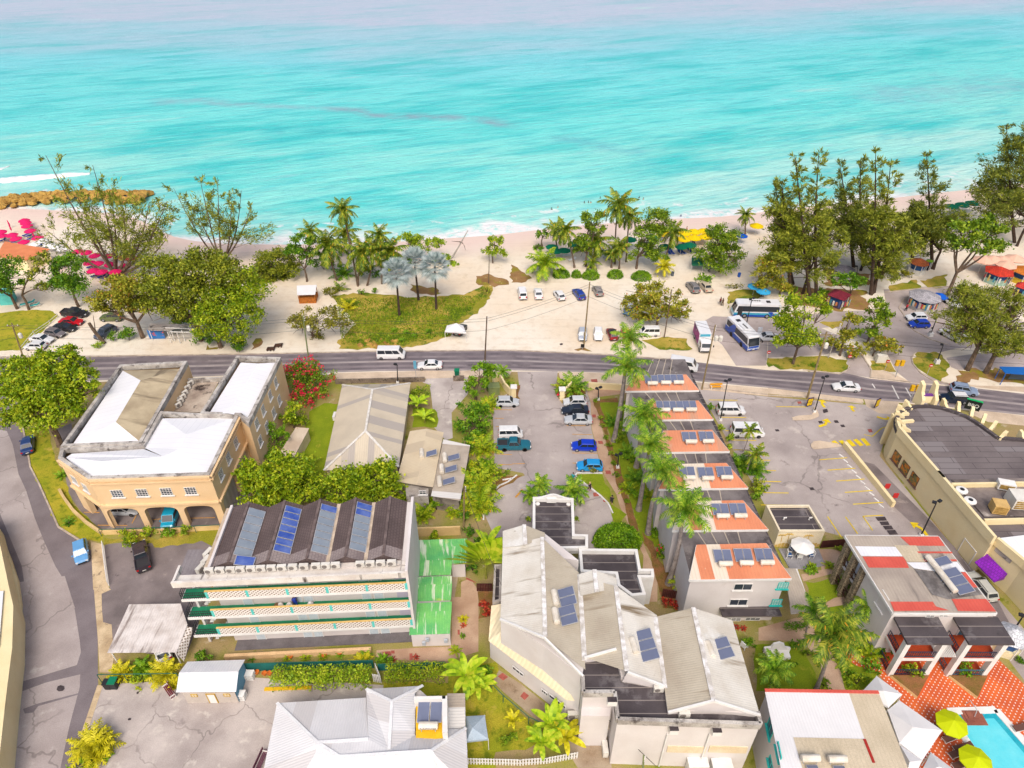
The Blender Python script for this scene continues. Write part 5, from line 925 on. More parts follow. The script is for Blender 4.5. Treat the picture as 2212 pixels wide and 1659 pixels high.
b=MB(mat('blue_clapboard',(120,176,206),(108,160,190),.5,.8,tile=(60,.22,.03,(90,140,170))));e=Vector((.03,0,0));b.face([u(Z[1],0)+e,u(Z[2],0)+e,u(Z[2],2.1)+e,u((Z[1]+Z[2])/2,2.9)+e,u(Z[1],2.1)+e]);b.build('gable_wall',o)
gold=mat('gold_trim',(214,176,70),(196,156,60),1,.7);door(o,u(Z[0].lerp(Z[1],.52),.05),Vector((0,-1,0)),.8,1.7,white,fm=gold)
for f_ in(.2,.83):window(o,u(Z[0].lerp(Z[1],f_),1.55),Vector((0,-1,0)),.7,.5,fm=gold,gm=WF,sill=False)
o=thing('roadside_building','cream building and boundary wall running along the left edge of the side street','building',W('J',60,700,0))
b=MB(cream);P=[W('J',x,y,3.4)for x,y in((-60,-500),(5,-250),(70,60),(115,260),(105,620),(50,1050),(-20,1700),(-400,1700),(-400,-500))];b.prism(P,0,3.4);b.build('wall',o)
b=MB(cream);pts=[(20,-300),(95,-110),(150,60),(178,260),(168,560),(125,950),(40,1659)];P=PL('J',pts);[b.beam(a+Vector((0,0,.35)),c+Vector((0,0,.35)),.5,.7)for a,c in zip(P,P[1:])];b.build('boundary_wall',o)
roofs('roof',o,[[('J',-200,130,3.6),('J',30,130,3.6),('J',-10,620,3.6),('J',-200,620,3.6)]],whiteroof)
# ---- vehicles: x forward, wheels on z = 0
carglass=glassmat('car_glass',(46,54,62),.06);tyre=paint((40,38,38),.8,name='tyre_rubber');rimm=paint((176,176,180),.35,.4,name='wheel_rim');headm=paint((236,240,240),.15,name='headlight_lens');tailm=paint((196,30,34),.2,name='tail_light_lens');platem=paint((236,234,226),.5,name='plate');trimb=paint((52,50,52),.6,name='black_plastic')
SPEC={'sedan':(4.55,1.78,1.46,.94,.86,.98,1.05,.28,-.95,-1.62,.32),'hatch':(3.95,1.72,1.5,.95,.9,.98,1.0,.42,-1.45,-1.86,.31),'suv':(4.45,1.84,1.68,1.05,1.02,1.08,1.05,.42,-1.7,-2.08,.36),'estate':(4.5,1.75,1.48,.94,.88,.96,1.1,.35,-1.75,-2.12,.32),'mpv':(4.65,1.76,1.82,1.05,1.0,1.08,1.55,.85,-2.05,-2.26,.32),'van':(5.2,1.9,2.15,1.18,1.12,1.2,2.28,1.6,-2.42,-2.54,.34),'microvan':(3.9,1.55,1.85,1.05,1.0,1.06,1.62,1.1,-1.78,-1.9,.29),'pickup':(5.25,1.86,1.8,1.06,1.06,1.04,1.1,.5,-.72,-.92,.38)}
def make_car(kind,col,name,roofcol=None):
 L,Wd,H,zb,zh,zt,xc,xw,xr,xg,wr=SPEC[kind];pm=paint(col,.28,0,.5,'car_paint',.4);o=thing(name,'x','car');hw=Wd/2;h=L/2;van=kind in('van','mpv','microvan')
 st=[(-h,.80,.42,zt*.78),(-h+.08,.90,.28,zt-.04),(-h+.4,.97,.22,zt),(xg,1,.2,max(zt,zb)if kind!='pickup' else zt),(0,1,.2,zb),(xc,.99,.2,zb-.02),(h-.55,.96,.2,zh-.04),(h-.14,.88,.24,zh-.16),(h,.74,.36,zh-.34)]
 if van:st[-3:]=[(h-.3,.97,.2,zh-.04),(h-.1,.92,.24,zh-.2),(h,.8,.34,zh-.42)]
 b=MB(pm);rings=[]
 for x,k,z0,z1 in st:w=hw*k;zm=(z0+z1)/2;rings.append([Vector(p)for p in((x,-w*.9,z0),(x,-w,z0+.16),(x,-w*1.0,zm+.1),(x,-w*.93,z1-.03),(x,-w*.6,z1+.015),(x,w*.6,z1+.015),(x,w*.93,z1-.03),(x,w,zm+.1),(x,w,z0+.16),(x,w*.9,z0))])
 for A,B in zip(rings,rings[1:]):
  for i in range(10):j=(i+1)%10;b.face([A[i],B[i],B[j],A[j]])
 b.face(rings[0]);b.face(rings[-1][::-1])
 lo=[Vector((xg,-hw*.9,zb-.04)),Vector((xc,-hw*.9,zb-.04)),Vector((xc,hw*.9,zb-.04)),Vector((xg,hw*.9,zb-.04))];k=.86 if van else .76;hi=[Vector((xr,-hw*k,H-.05)),Vector((xw,-hw*k,H-.05)),Vector((xw,hw*k,H-.05)),Vector((xr,hw*k,H-.05))]
 for i in range(4):j=(i+1)%4;b.face([lo[i],lo[j],hi[j],hi[i]])
 b.build('body',o,org=(0,0,0),weld=True,smooth=False)
 r=MB(pm if roofcol is None else paint(roofcol,.3,0,.5,'car_paint',.4));r.face(hi);ri=[p.lerp(Vector((0,0,0))+sum(hi,Vector())/4,.12)+Vector((0,0,.05))for p in hi]
 for i in range(4):j=(i+1)%4;r.face([hi[i],hi[j],ri[j],ri[i]])
 r.face(ri);r.build('roof',o,org=(0,0,0))
 def pane(name,a,b_,c,d,u0,u1,v0,v1):
  n=(b_-a).cross(d-a).normalized();ctr_=(lo[0]+hi[2])/2;n=n if n.dot(a-ctr_)>0 else-n;f=lambda u,v:(a.lerp(b_,u)).lerp(d.lerp(c,u),v)+n*.012;g=MB(carglass);g.face([f(u0,v0),f(u1,v0),f(u1,v1),f(u0,v1)]);g.build(name,o,org=(0,0,0))
 pane('windscreen',lo[1],lo[2],hi[2],hi[1],.05,.95,.1,.94);pane('rear_window',lo[3],lo[0],hi[0],hi[3],.08,.92,.2,.92)
 for a,c,e,f in((lo[0],lo[1],hi[1],hi[0]),(lo[3],lo[2],hi[2],hi[3])):
  cuts=((.06,.49),(.52,.92))if not van else((.04,.34),(.36,.66),(.68,.92))
  for u0,u1 in cuts:pane('window',a,c,e,f,u0,u1,.14,.9)
 fx,rx=(h-.85,-h+.85)if kind!='pickup' else(h-.95,-h+1.15)
 if van:fx=h-.95
 for x in(fx,rx):
  for s_ in(-1,1):
   w=MB(tyre);w.lathe([(wr*.55,-.1),(wr,-.1),(wr,.1),(wr*.55,.1)],14,(x,s_*(hw-.1),wr),axis='y');wo=w.build('wheel',o,org=(0,0,0));g=MB(rimm);g.lathe([(0,.0),(wr*.58,.0),(wr*.62,.02)][::-1]if 0 else[(wr*.62,0),(wr*.5,.03),(0,.03)],10,(x,s_*(hw+.0),wr),axis='y');g.build('rim',wo,org=(0,0,0))
 for s_ in(-1,1):
  e=MB(headm);e.box((h-.13,s_*hw*.64,zh-.3),(.26,.34,.15),-s_*.25);e.build('headlight',o,org=(0,0,0));e=MB(tailm);e.box((-h+.06,s_*hw*.76,zt-.22),(.14,.26,.2 if not van else .4));e.build('tail_light',o,org=(0,0,0))
  e=MB(pm);e.box((xc-.25,s_*(hw+.06),zb+.08),(.14,.2,.13));e.build('mirror',o,org=(0,0,0))
 e=MB(platem);e.box((-h-.005,0,.55),(.03,.42,.12));e.build('number_plate',o,org=(0,0,0));e=MB(trimb);e.box((h-.03,0,.45),(.1,Wd*.62,.16));e.build('grille',o,org=(0,0,0))
 e=MB(trimb);e.box((-h+.05,0,.36),(.14,Wd*.8,.16));e.build('bumper',o,org=(0,0,0))
 if kind=='pickup':
  e=MB(trimb);e.box((-h+.87,0,zt+.02),(1.5,Wd*.8,.03));e.build('bed',o,org=(0,0,0));e=MB(pm)
  for p,d in(((-h+.85,hw*.88,zt+.1),(1.72,.1,.2)),((-h+.85,-hw*.88,zt+.1),(1.72,.1,.2)),((-h+.03,0,zt+.1),(.08,Wd*.86,.2))):e.box(p,d)
  e.build('bed_side',o,org=(0,0,0))
 if kind in('suv','estate'):
  e=MB(trimb);[e.beam((xr+.2,s_*hw*.66,H+.03),(xw-.1,s_*hw*.66,H+.03),.05,.05)for s_ in(-1,1)];e.build('roof_rail',o,org=(0,0,0))
 return o
CARS={}
def car(kind,col,front,rear,label,name='parked_car',group=None,roofcol=None,cat='car',z=.02):
 key=(kind,col,roofcol)
 a,c=W(*front,.6),W(*rear,.6);d=a-c;rz=math.atan2(d.y,d.x);p=(a+c)/2;p.z=z
 if key not in CARS:o=make_car(kind,col,name,roofcol);CARS[key]=o;o.location=p;o.rotation_euler.z=rz;o['label']=label;o['category']=cat;(group and o.__setitem__('group',group))
 else:o=dup(CARS[key],loc=p,rz=rz,label=label,group=group);o.name=name;o['category']=cat
 return o
WH,SV,BK,GY=(246,246,246),(206,210,214),(46,44,50),(140,134,132)
E_,I_,F2,G2,C2,H2=(lambda q:(lambda x,y:(q,x,y)))('E'),(lambda x,y:('I',x,y)),(lambda x,y:('F',x,y)),(lambda x,y:('G',x,y)),(lambda x,y:('C',x,y)),(lambda x,y:('H',x,y))
LOTA='cars parked on the sand by the lawn';LOTB='cars parked on the sand lot by the beach';LOTC='cars in the hotel lot';LOTD='cars parked in the park'
car('pickup',BK,E_(775,500),E_(525,490),'black pickup truck parked farthest back in the row beside the lawn','pickup_truck',LOTA)
car('sedan',(206,26,44),E_(725,570),E_(510,560),'red sedan parked between two black vehicles beside the lawn',group=LOTA)
car('sedan',BK,E_(668,628),E_(455,605),'black sedan parked next to the red sedan beside the lawn',group=LOTA)
car('hatch',(128,120,122),E_(572,682),E_(385,650),'grey hatchback parked between the black sedan and a white car',group=LOTA)
car('sedan',WH,E_(475,730),E_(250,705),'white sedan parked beside the grey hatchback near the lawn',group=LOTA)
car('hatch',WH,E_(205,775),E_(405,780),'white hatchback nearest the road in the row beside the lawn',group=LOTA)
car('suv',(104,116,66),E_(870,530),E_(1060,530),'olive green car half hidden under the spreading tree')
car('suv',(84,92,110),E_(845,700),E_(975,625),'dark blue grey car parked by the leaning dead trunk')
car('sedan',(38,64,120),I_(245,185),I_(235,305),'dark blue sedan parked on the verge of the side street',group=None)
car('hatch',(110,172,226),I_(708,1255),I_(690,1095),'light blue hatchback parked on the side street by the white railing')
car('pickup',(56,48,58),I_(1205,1100),I_(1245,1325),'black pickup with an open bed parked in the dark yard','pickup_truck')
car('sedan',SV,I_(1195,808),I_(935,808),'silver car parked under the left arch of the beige building')
car('mpv',(30,168,204),I_(1450,945),I_(1510,790),'teal minivan parked under the middle arch of the beige building')
car('hatch',WH,('J',1400,560),('J',1415,670),'white car with its tail showing under the corrugated carport')
car('van',WH,F2(1298,300),F2(1038,300),'white high roofed minibus driving on the road with a red side stripe','minibus',cat='minibus',z=.04)
car('sedan',WH,F2(1398,392),F2(1606,388),'white sedan driving along the road behind the bungalow',z=.04)
car('sedan',WH,H2(553,1125),H2(796,1138),'white sedan on the road passing the leaning utility pole',z=.04)
car('suv',(150,168,196),H2(1812,1178),H2(1570,1140),'silver blue SUV on the far lane near the roadside sign',z=.04)
car('suv',(24,40,66),H2(1487,1225),H2(1728,1240),'dark blue SUV with a white roof on the near lane',roofcol=WH,z=.04)
car('van',WH,G2(1562,410),G2(1400,380),'white van on the road half hidden behind the terrace end','van',cat='van',z=.04)
car('hatch',SV,G2(55,708),G2(-135,708),'silver hatchback parked by the curved wall left of the drive',group=LOTC)
car('microvan',WH,G2(98,980),G2(-125,985),'white small van parked beside the teal pickup','van',LOTC,cat='van')
car('pickup',(30,110,130),G2(140,1080),G2(-105,1080),'teal pickup parked beside the small white van','pickup_truck',LOTC)
car('hatch',(226,228,230),G2(438,708),G2(650,705),'silver hatchback parked first behind the gate pier on the right side',group=LOTC)
car('sedan',(36,42,56),G2(427,780),G2(662,775),'dark blue black sedan parked between two silver cars',group=LOTC)
car('sedan',SV,G2(455,860),G2(692,862),'silver sedan parked below the dark sedan in the hotel lot',group=LOTC)
car('hatch',(16,62,206),G2(515,1085),G2(730,1090),'royal blue hatchback parked alone in the hotel lot',group=LOTC)
car('hatch',(36,160,232),G2(563,1258),G2(780,1262),'sky blue hatchback parked behind a small bush near the turning circle',group=LOTC)
car('mpv',WH,G2(2018,780),G2(1762,778),'white minivan parked beneath the floodlight pole','minivan')
car('van',(250,250,250),G2(2200,970),G2(1865,965),'white minibus parked in the lot beside the terrace','minibus',cat='minibus')
car('mpv',(250,250,250),C2(80,1110),C2(97,1195),'white minivan parked leftmost in the beach row','minivan',LOTB)
car('sedan',(250,250,250),C2(222,1115),C2(233,1190),'white sedan parked second from the left in the beach row',group=LOTB)
car('hatch',(250,250,250),C2(385,1135),C2(432,1200),'white hatchback parked beside the blue estate in the beach row',group=LOTB)
car('estate',(40,72,170),C2(548,1120),C2(608,1195),'blue estate car parked near the tall pole in the beach row',group=LOTB)
car('hatch',(160,152,148),C2(722,1100),C2(758,1160),'grey hatchback parked rightmost in the beach row',group=LOTB)
car('suv',GY,C2(1530,1060),C2(1595,1140),'grey SUV parked beside the beige sedan under the cut fronds',group=LOTB)
car('sedan',(214,198,172),C2(1640,1055),C2(1705,1130),'beige sedan parked beside the grey SUV on the sand',group=LOTB)
car('hatch',(196,204,214),C2(610,1555),C2(612,1462),'silver car parked at the foot of the tall sand lot pole',group=LOTB)
car('hatch',(252,252,252),C2(747,1550),C2(742,1462),'white hatchback facing the road beside the silver car',group=LOTB)
car('hatch',(150,24,34),C2(848,1465),C2(882,1540),'dark red car with a black roof facing the beach',group=LOTB,roofcol=(50,46,48))
car('hatch',(216,22,44),C2(975,1462),C2(1000,1545),'bright red hatchback parked behind the royal palm crown',group=LOTB)
car('microvan',(252,252,252),C2(1092,1490),C2(1288,1490),'white van with a raised tailgate parked under the almond tree','van',cat='van')
car('microvan',(110,170,214),C2(960,1345),C2(1080,1250),'white and blue van half hidden by the almond tree','van',roofcol=WH,cat='van')
car('sedan',(244,246,250),('Y',425,555),('Y',570,560),'white car parked behind the blue striped coach front')
car('hatch',(244,246,248),H2(1198,530),H2(1365,530),'white hatchback parked between the blue hatchback and the stall',group=LOTD)
car('hatch',(24,70,196),H2(1212,588),H2(1398,588),'blue hatchback parked at the kerb near the octagonal stall',group=LOTD)
car('sedan',(240,240,236),H2(1655,435),H2(1560,380),'cream white car parked right of the octagonal stall',group=LOTD)
for i,(a,c,l)in enumerate(((H2(1650,715),H2(1520,650),'white car under the feathery tree, leftmost of the group'),(H2(1720,690),H2(1650,630),'white car behind the feathery tree, second of the group'),(H2(1880,700),H2(1790,640),'white car under the feathery tree, third of the group'),(H2(1960,640),H2(1880,590),'white car deep in shade, farthest of the tree group'),(H2(2035,695),H2(1950,640),'white car under the feathery tree, rightmost of the group'))):car('sedan',(240,240,236),a,c,l,group=LOTD)
car('estate',(206,206,196),('R',1300,440),('R',1405,570),'pale silver estate car squeezed in the alley under the purple canopy')
car('hatch',(40,36,40),('B',1800,1420),('B',1730,1510),'dark car with a red and yellow tail under the white gazebo',roofcol=(60,60,66))
# ---- coaches and the box lorry
bl,dbl,lbl=paint((18,84,190),.3,name='coach_blue',coat=.4),paint((20,40,120),.3,name='coach_navy',coat=.4),paint((60,176,206),.3,name='coach_teal',coat=.4);wp=paint((248,248,250),.3,name='coach_white',coat=.4)
def coach(front,rear,label,teal):
 a,c=W(*front,.8),W(*rear,.8);d=a-c;rz=math.atan2(d.y,d.x);p=(a+c)/2;p.z=.03;L=d.length;h=L/2;o=thing('coach',label,'bus',(0,0,0));Z=(0,0,0)
 b=MB(wp);pr=[(-h,.35),(h-.12,.35),(h,.7),(h-.06,1.3),(h-.55,3.0),(h-.8,3.15),(-h+.2,3.2),(-h,3.05)]
 for s_ in(-1,1):P=[Vector((x,s_*1.2,z))for x,z in pr];b.face(P if s_<0 else P[::-1])
 for i in range(len(pr)):(x0,z0),(x1,z1)=pr[i],pr[(i+1)%len(pr)];b.face([(x0,-1.2,z0),(x0,1.2,z0),(x1,1.2,z1),(x1,-1.2,z1)])
 b.build('body',o,org=Z)
 for s_ in(-1,1):
  y=s_*1.212;qd=lambda m,pts,nm,k=0:MB(m).face([(x,y+s_*k,z)for x,z in pts][::s_*-1]).build(nm,o,org=Z)
  qd(carglass,[(-h+.25,1.55),(h-.45,1.5),(h-.75,2.75),(-h+.25,2.75)],'window');qd(lbl if teal else bl,[(-h,.8),(h-.05,.8),(h-.08,1.25),(-h,1.25)],'stripe');qd(bl,[(-h,.36),(h-.12,.36),(h-.02,.8),(-h,.8)],'lower_panel')
  qd(bl,[(-h,.8),(-h+2.2,.8),(-h+3.4,1.5),(-h+3.4,2.9),(-h+2.6,2.9),(-h+1.2,1.4),(-h,1.4)]if not teal else[(-h+.9,.8),(-h+1.7,.8),(-h+2.4,1.5),(-h+1.5,1.5)],'slanted_stripe',.006)
 if teal:MB(trimb).box((h-1.25,1.22,1.5),(.9,.05,2.1)).build('door',o,org=Z)
 MB(carglass).face([(h-.03,-1.12,1.32),(h-.03,1.12,1.32),(h-.53,1.12,2.92),(h-.53,-1.12,2.92)]).build('windscreen',o,org=Z);MB(lbl if teal else bl).face([(h+.012,-1.1,.45),(h+.012,1.1,.45),(h-.04,1.1,1.26),(h-.04,-1.1,1.26)]).build('front_panel',o,org=Z);MB(carglass).box((-h-.01,0,2.2),(.04,2.,1.)).build('rear_window',o,org=Z)
 for x in(h-2.3,-h+2.4):
  for s_ in(-1,1):w=MB(tyre);w.lathe([(.28,-.14),(.5,-.14),(.5,.14),(.28,.14)],16,(x,s_*1.08,.5),axis='y');wo=w.build('wheel',o,org=Z);g=MB(rimm);g.lathe([(.3,0),(.2,.05),(0,.05)],10,(x,s_*1.215,.5),axis='y');g.build('rim',wo,org=Z)
 for s_ in(-1,1):MB(headm).box((h-.02,s_*.85,.75),(.12,.4,.22)).build('headlight',o,org=Z);e=MB(trimb);e.beam((h-.4,s_*1.1,2.8),(h+.25,s_*1.35,2.5),.06,.06);e.box((h+.25,s_*1.38,2.25),(.12,.22,.45));e.build('mirror',o,org=Z)
 r=MB(wp);r.box((.3,0,3.28),(2.3,1.5,.2),top=wp);r.build('roof_unit',o,org=Z)
 for i in range(4):f=MB(trimb);f.lathe([(.2,0),(.2,.03),(0,.03)],10,(-.4+i*.45,0,3.385));f.build('fan',o,org=Z)
 e=MB(trimb,wp);e.box((-2.2,0,3.22),(.8,.8,.1));e.build('roof_hatch',o,org=Z);MB(platem).box((h+.03,0,.55),(.04,.5,.14)).build('number_plate',o,org=Z)
 o.location=p;o.rotation_euler.z=rz;return o
coach(('Y',222,355),('Y',585,365),'blue and teal coach with its door open behind the lamp post',True);coach(('Y',392,650),('Y',212,470),'white coach with bold blue stripes facing the road',False)
def lorry(front,rear,label):
 a,c=W(*front,.8),W(*rear,.8);d=a-c;rz=math.atan2(d.y,d.x);p=(a+c)/2;p.z=.03;L=d.length;h=L/2;Z=(0,0,0);o=thing('box_lorry',label,'truck',(0,0,0))
 art=mat('van_side_artwork',(190,40,150),(110,30,120),.9,.5,lo=.45,hi=.55,spots=(((240,190,214),.8,.62,.03),((60,60,170),.5,.6,.03)));b=MB(wp);b.box((-.95,0,2.05),(L-2.1,2.2,2.5));b.build('box_body',o,org=Z)
 for s_ in(-1,1):MB(art).box((-.95,s_*1.11,2.0),(L-2.3,.03,2.2)).build('side_artwork',o,org=Z)
 MB(lbl).box((h-2.0+.02,0,2.9),(.06,1.9,.5)).build('front_artwork',o,org=Z);b=MB(wp);b.prism([(h-1.8,-1.),(h-.1,-.98),(h,-.8),(h,.8),(h-.1,.98),(h-1.8,1.)],.5,1.35);cb=[(h-1.8,1.35),(h-.02,1.35),(h-.35,2.2),(h-1.8,2.25)]
 for s_ in(-1,1):b.face([(x,s_*.97,z)for x,z in cb][::s_])
 for(x0,z0),(x1,z1)in zip(cb[1:],cb[2:]+cb[:1]):b.face([(x0,-.97,z0),(x0,.97,z0),(x1,.97,z1),(x1,-.97,z1)])
 b.build('cab',o,org=Z);MB(carglass).face([(h-.01,-.88,1.42),(h-.01,.88,1.42),(h-.32,.84,2.12),(h-.32,-.84,2.12)]).build('windscreen',o,org=Z)
 for s_ in(-1,1):MB(carglass).box((h-1.0,s_*.975,1.75),(.9,.02,.6)).build('window',o,org=Z);MB(headm).box((h,s_*.7,.85),(.08,.34,.2)).build('headlight',o,org=Z);e=MB(trimb);e.box((h+.1,s_*1.25,1.8),(.1,.2,.4));e.build('mirror',o,org=Z)
 MB(trimb).box((0,0,.62),(L-.6,.9,.3)).build('chassis',o,org=Z);MB(trimb).box((h+.02,0,.55),(.12,1.8,.22)).build('bumper',o,org=Z)
 for x in(h-.9,-h+1.3):
  for s_ in(-1,1):w=MB(tyre);w.lathe([(.22,-.13),(.42,-.13),(.42,.13),(.22,.13)],14,(x,s_*.92,.42),axis='y');wo=w.build('wheel',o,org=Z);g=MB(rimm);g.lathe([(.25,0),(0,.04)],10,(x,s_*1.055,.42),axis='y');g.build('rim',wo,org=Z)
 o.location=p;o.rotation_euler.z=rz
lorry(('G',1675,265),('G',1610,100),'white box lorry with purple artwork on its side facing the road')
# ---- plants: crowns are clouds of separate leaves, each leaf a small face with its own colour
def leafmat(name,dark,mid,light,extra=None,tr=.13):
 t=NT(name);g=t.n('NewGeometry');cr=t.n('ValToRGB');e=cr.color_ramp.elements;k=1.0
 e[0].position=0;e[0].color=C(*dark);e[1].position=1;e[1].color=C(*light);m=e.new(.45);m.color=C(*mid)
 oi=t.n('ObjectInfo');v=t.math('ADD',t.math('MULTIPLY',g.outputs['Random Per Island'],.62),t.rng(t.noise(.8,3),.3,.7,-.18,.5));t.l(v,cr.inputs[0]);col=cr.outputs[0]
 if extra:col=t.mix(t.math('GREATER_THAN',g.outputs['Random Per Island'],1-extra[1]),col,C(*extra[0]))
 t.l(col,t.b.inputs['Base Color']);t.b.inputs['Roughness'].default_value=.55;t.b.inputs['Specular IOR Level'].default_value=.3
 tl=t.n('BsdfTranslucent');t.l(col,tl.inputs[0]);mx=t.n('MixShader');mx.inputs[0].default_value=tr;out=t.t.nodes['Material Output'];t.l(t.b.outputs[0],mx.inputs[1]);t.l(tl.outputs[0],mx.inputs[2]);t.l(mx.outputs[0],out.inputs[0]);return t.m
bark=mat('bark',(130,110,92),(92,76,62),1.5,.95,fine=.2);barkg=mat('grey_palm_bark',(176,164,156),(140,128,122),2,.9,fine=.2,spots=(((104,94,88),3,.62,.1),));barkd=mat('dark_bark',(92,74,62),(64,52,44),1.5,.95,fine=.2)
LM={'mango':leafmat('mango_leaves',(80,118,12),(148,178,20),(226,228,54)),'broad':leafmat('broad_leaves',(58,94,12),(116,152,22),(190,206,50)),'dark':leafmat('dark_leaves',(50,92,14),(96,148,22),(164,196,44)),'yellow':leafmat('yellow_green_leaves',(74,94,16),(132,146,30),(206,206,62)),'olive':leafmat('olive_leaves',(84,90,18),(138,138,34),(196,186,66)),'lime':leafmat('lime_leaves',(88,128,14),(150,184,26),(220,228,64)),'almond':leafmat('almond_leaves',(98,108,22),(158,160,34),(216,206,72),((216,140,60),.04)),'hedge':leafmat('hedge_leaves',(66,108,12),(112,160,20),(172,206,40)),'needle':leafmat('casuarina_needles',(84,104,24),(140,152,38),(206,206,74)),'needled':leafmat('dark_needles',(70,90,26),(120,134,38),(182,184,66)),'coco':leafmat('coconut_fronds',(54,88,16),(112,142,28),(206,202,66),((224,170,50),.03)),'royal':leafmat('royal_palm_fronds',(60,108,14),(122,168,30),(206,218,74)),'gold':leafmat('golden_fronds',(150,150,10),(214,204,20),(250,236,60)),'silver':leafmat('silver_fronds',(130,150,146),(182,198,196),(224,230,228)),'areca':leafmat('areca_fronds',(84,124,10),(156,182,20),(224,220,50),((220,160,40),.03)),'red':leafmat('red_leaves',(120,24,30),(196,44,40),(236,120,70)),'banana':leafmat('banana_leaves',(110,152,14),(176,208,30),(230,232,70)),'bush':leafmat('bush_leaves',(74,112,14),(128,160,22),(196,206,50)),'flower':leafmat('pink_blossom',(206,16,56),(232,30,72),(250,90,110)),'dryleaf':leafmat('dry_fronds',(150,128,90),(196,174,134),(224,208,176))}
def unit(n):v=nr.normal(size=(n,3));return v/np.linalg.norm(v,axis=1)[:,None]
def leaves(P,size,up=.5,asp=1.6,dirs=None,droop=0.):
 n=len(P);d=unit(n)if dirs is None else dirs+unit(n)*.35;d[:,2]-=droop;d/=np.linalg.norm(d,axis=1)[:,None]
 r=unit(n);r[:,2]+=up*0;s=np.cross(d,r);s/=np.linalg.norm(s,axis=1)[:,None]+1e-9
 L=(size*nr.uniform(.6,1.35,n))[:,None];w=L/asp/2
 return np.stack([P,P+d*L*.45+s*w,P+d*L,P+d*L*.45-s*w],1)
def cloud(c,r,n,clump=None,shell=.55):
 c=np.array(c,'f');r=np.array(r,'f');m=clump or max(12,int(n/100));u=unit(m);u[:,2]=np.where(u[:,2]<-.35,-u[:,2]*.6,u[:,2]);k=nr.uniform(shell,1.02,m)[:,None]*nr.uniform(.85,1.1,m)[:,None]
 cc=c+u*k*r;i=nr.integers(0,m,n);q=nr.normal(size=(n,3))*np.array([.15,.15,.1])*r.mean()*nr.uniform(.7,1.2,m)[i][:,None]
 return cc[i]+q
def limb(b,a,c,r0,r1,bend=.12,n=4):
 a=Vector(a);c=Vector(c);L=(c-a).length;o=Vector((rng.uniform(-1,1),rng.uniform(-1,1),.3))*L*bend;b.tube([a.lerp(c,i/n)+o*math.sin(math.pi*i/n)for i in range(n+1)],[r0+(r1-r0)*i/n for i in range(n+1)],6)
def tree(base,blobs,kind,label,leaf=.42,dens=1.,name='tree',group=None,cat='tree',trunk=.3,bk=None,z=0.,asp=1.6,wild=None,dead=0):
 q,x,y=base;p=W(q,x,y,z);t=thing(name,label,cat,p,group);V=[];b=MB(bk or bark);k1=Q[q][2]
 top=[at(q,bx,by,p.y+(dy_[0]if dy_ else 0))for bx,by,rx,ry,*dy_ in blobs];hub=p+Vector((0,0,max(.6,(sum(v.z for v in top)/len(top))*.42)))
 limb(b,p-Vector((0,0,.1)),hub,trunk,trunk*.7,.04)
 for v,(bx,by,rx,ry,*dy_)in zip(top,blobs):
  s=mpp(v)*k1;RX=rx*s;RZ=max(.3,min(ry*s/.9,v.z-.1 if v.z>.5 else .5));ry_=max(RX*.8,RZ*.6);area=RX*RZ+RX*ry_
  n=int(area*58*dens*(.5/leaf)**2)+30;P=cloud(v,(RX,ry_,RZ),n)
  P[:,2]=np.maximum(P[:,2],z+.15);V.append(leaves(P,leaf,asp=asp));limb(b,hub,v,trunk*.6,trunk*.2)
  for i in range(5+dead):e=v+Vector(unit(1)[0]*np.array((RX,ry_,RZ))*(.8 if i<5 else 1.05));e.z=max(e.z,hub.z*.8);limb(b,v.lerp(hub,.3),e,trunk*.22,.03)
 b.build('trunk',t,smooth=True);quads('crown',np.concatenate(V),LM[kind],t);return t
def frond(b_,base,az,el,L,droop,nl,lw,ll,hang,tw=0.):
 base=np.array(base,'f');ts=np.linspace(0,1,nl+1);h=np.array([math.cos(az),math.sin(az),0]);S=np.array([-math.sin(az),math.cos(az),0]);a=el-droop*ts**1.2
 st=np.stack([np.cos(a),np.sin(a)],1)*(L/nl);pos=np.concatenate([[[0,0]],np.cumsum(st[:-1],0)]);Pm=base+pos[:,:1]*h+pos[:,1:]*np.array([0,0,1]);T=np.cos(a)[:,None]*h+np.sin(a)[:,None]*np.array([0,0,1])
 w=ll*np.sin(np.pi*np.clip(ts*.86+.12,0,1))**.7
 for s_ in(-1,1):
  tipd=S*s_*.8+T*.55+np.array([0,0,-hang])+nr.normal(size=(nl+1,3))*.12;tipd/=np.linalg.norm(tipd,axis=1)[:,None];tip=Pm+tipd*w[:,None];mid=Pm+tipd*w[:,None]*.5+np.array([0,0,.06*ll]);e=T*lw
  b_.append(np.stack([Pm-e*.5,Pm+e*.5,mid+e*.5,mid-e*.5],1)[1:]);b_.append(np.stack([mid-e*.5,mid+e*.5,tip+e*.12,tip-e*.12],1)[1:])
 r=.03+.012*L;b_.append(np.stack([Pm[:-1]-S*r,Pm[:-1]+S*r,Pm[1:]+S*r*.8,Pm[1:]-S*r*.8],1))
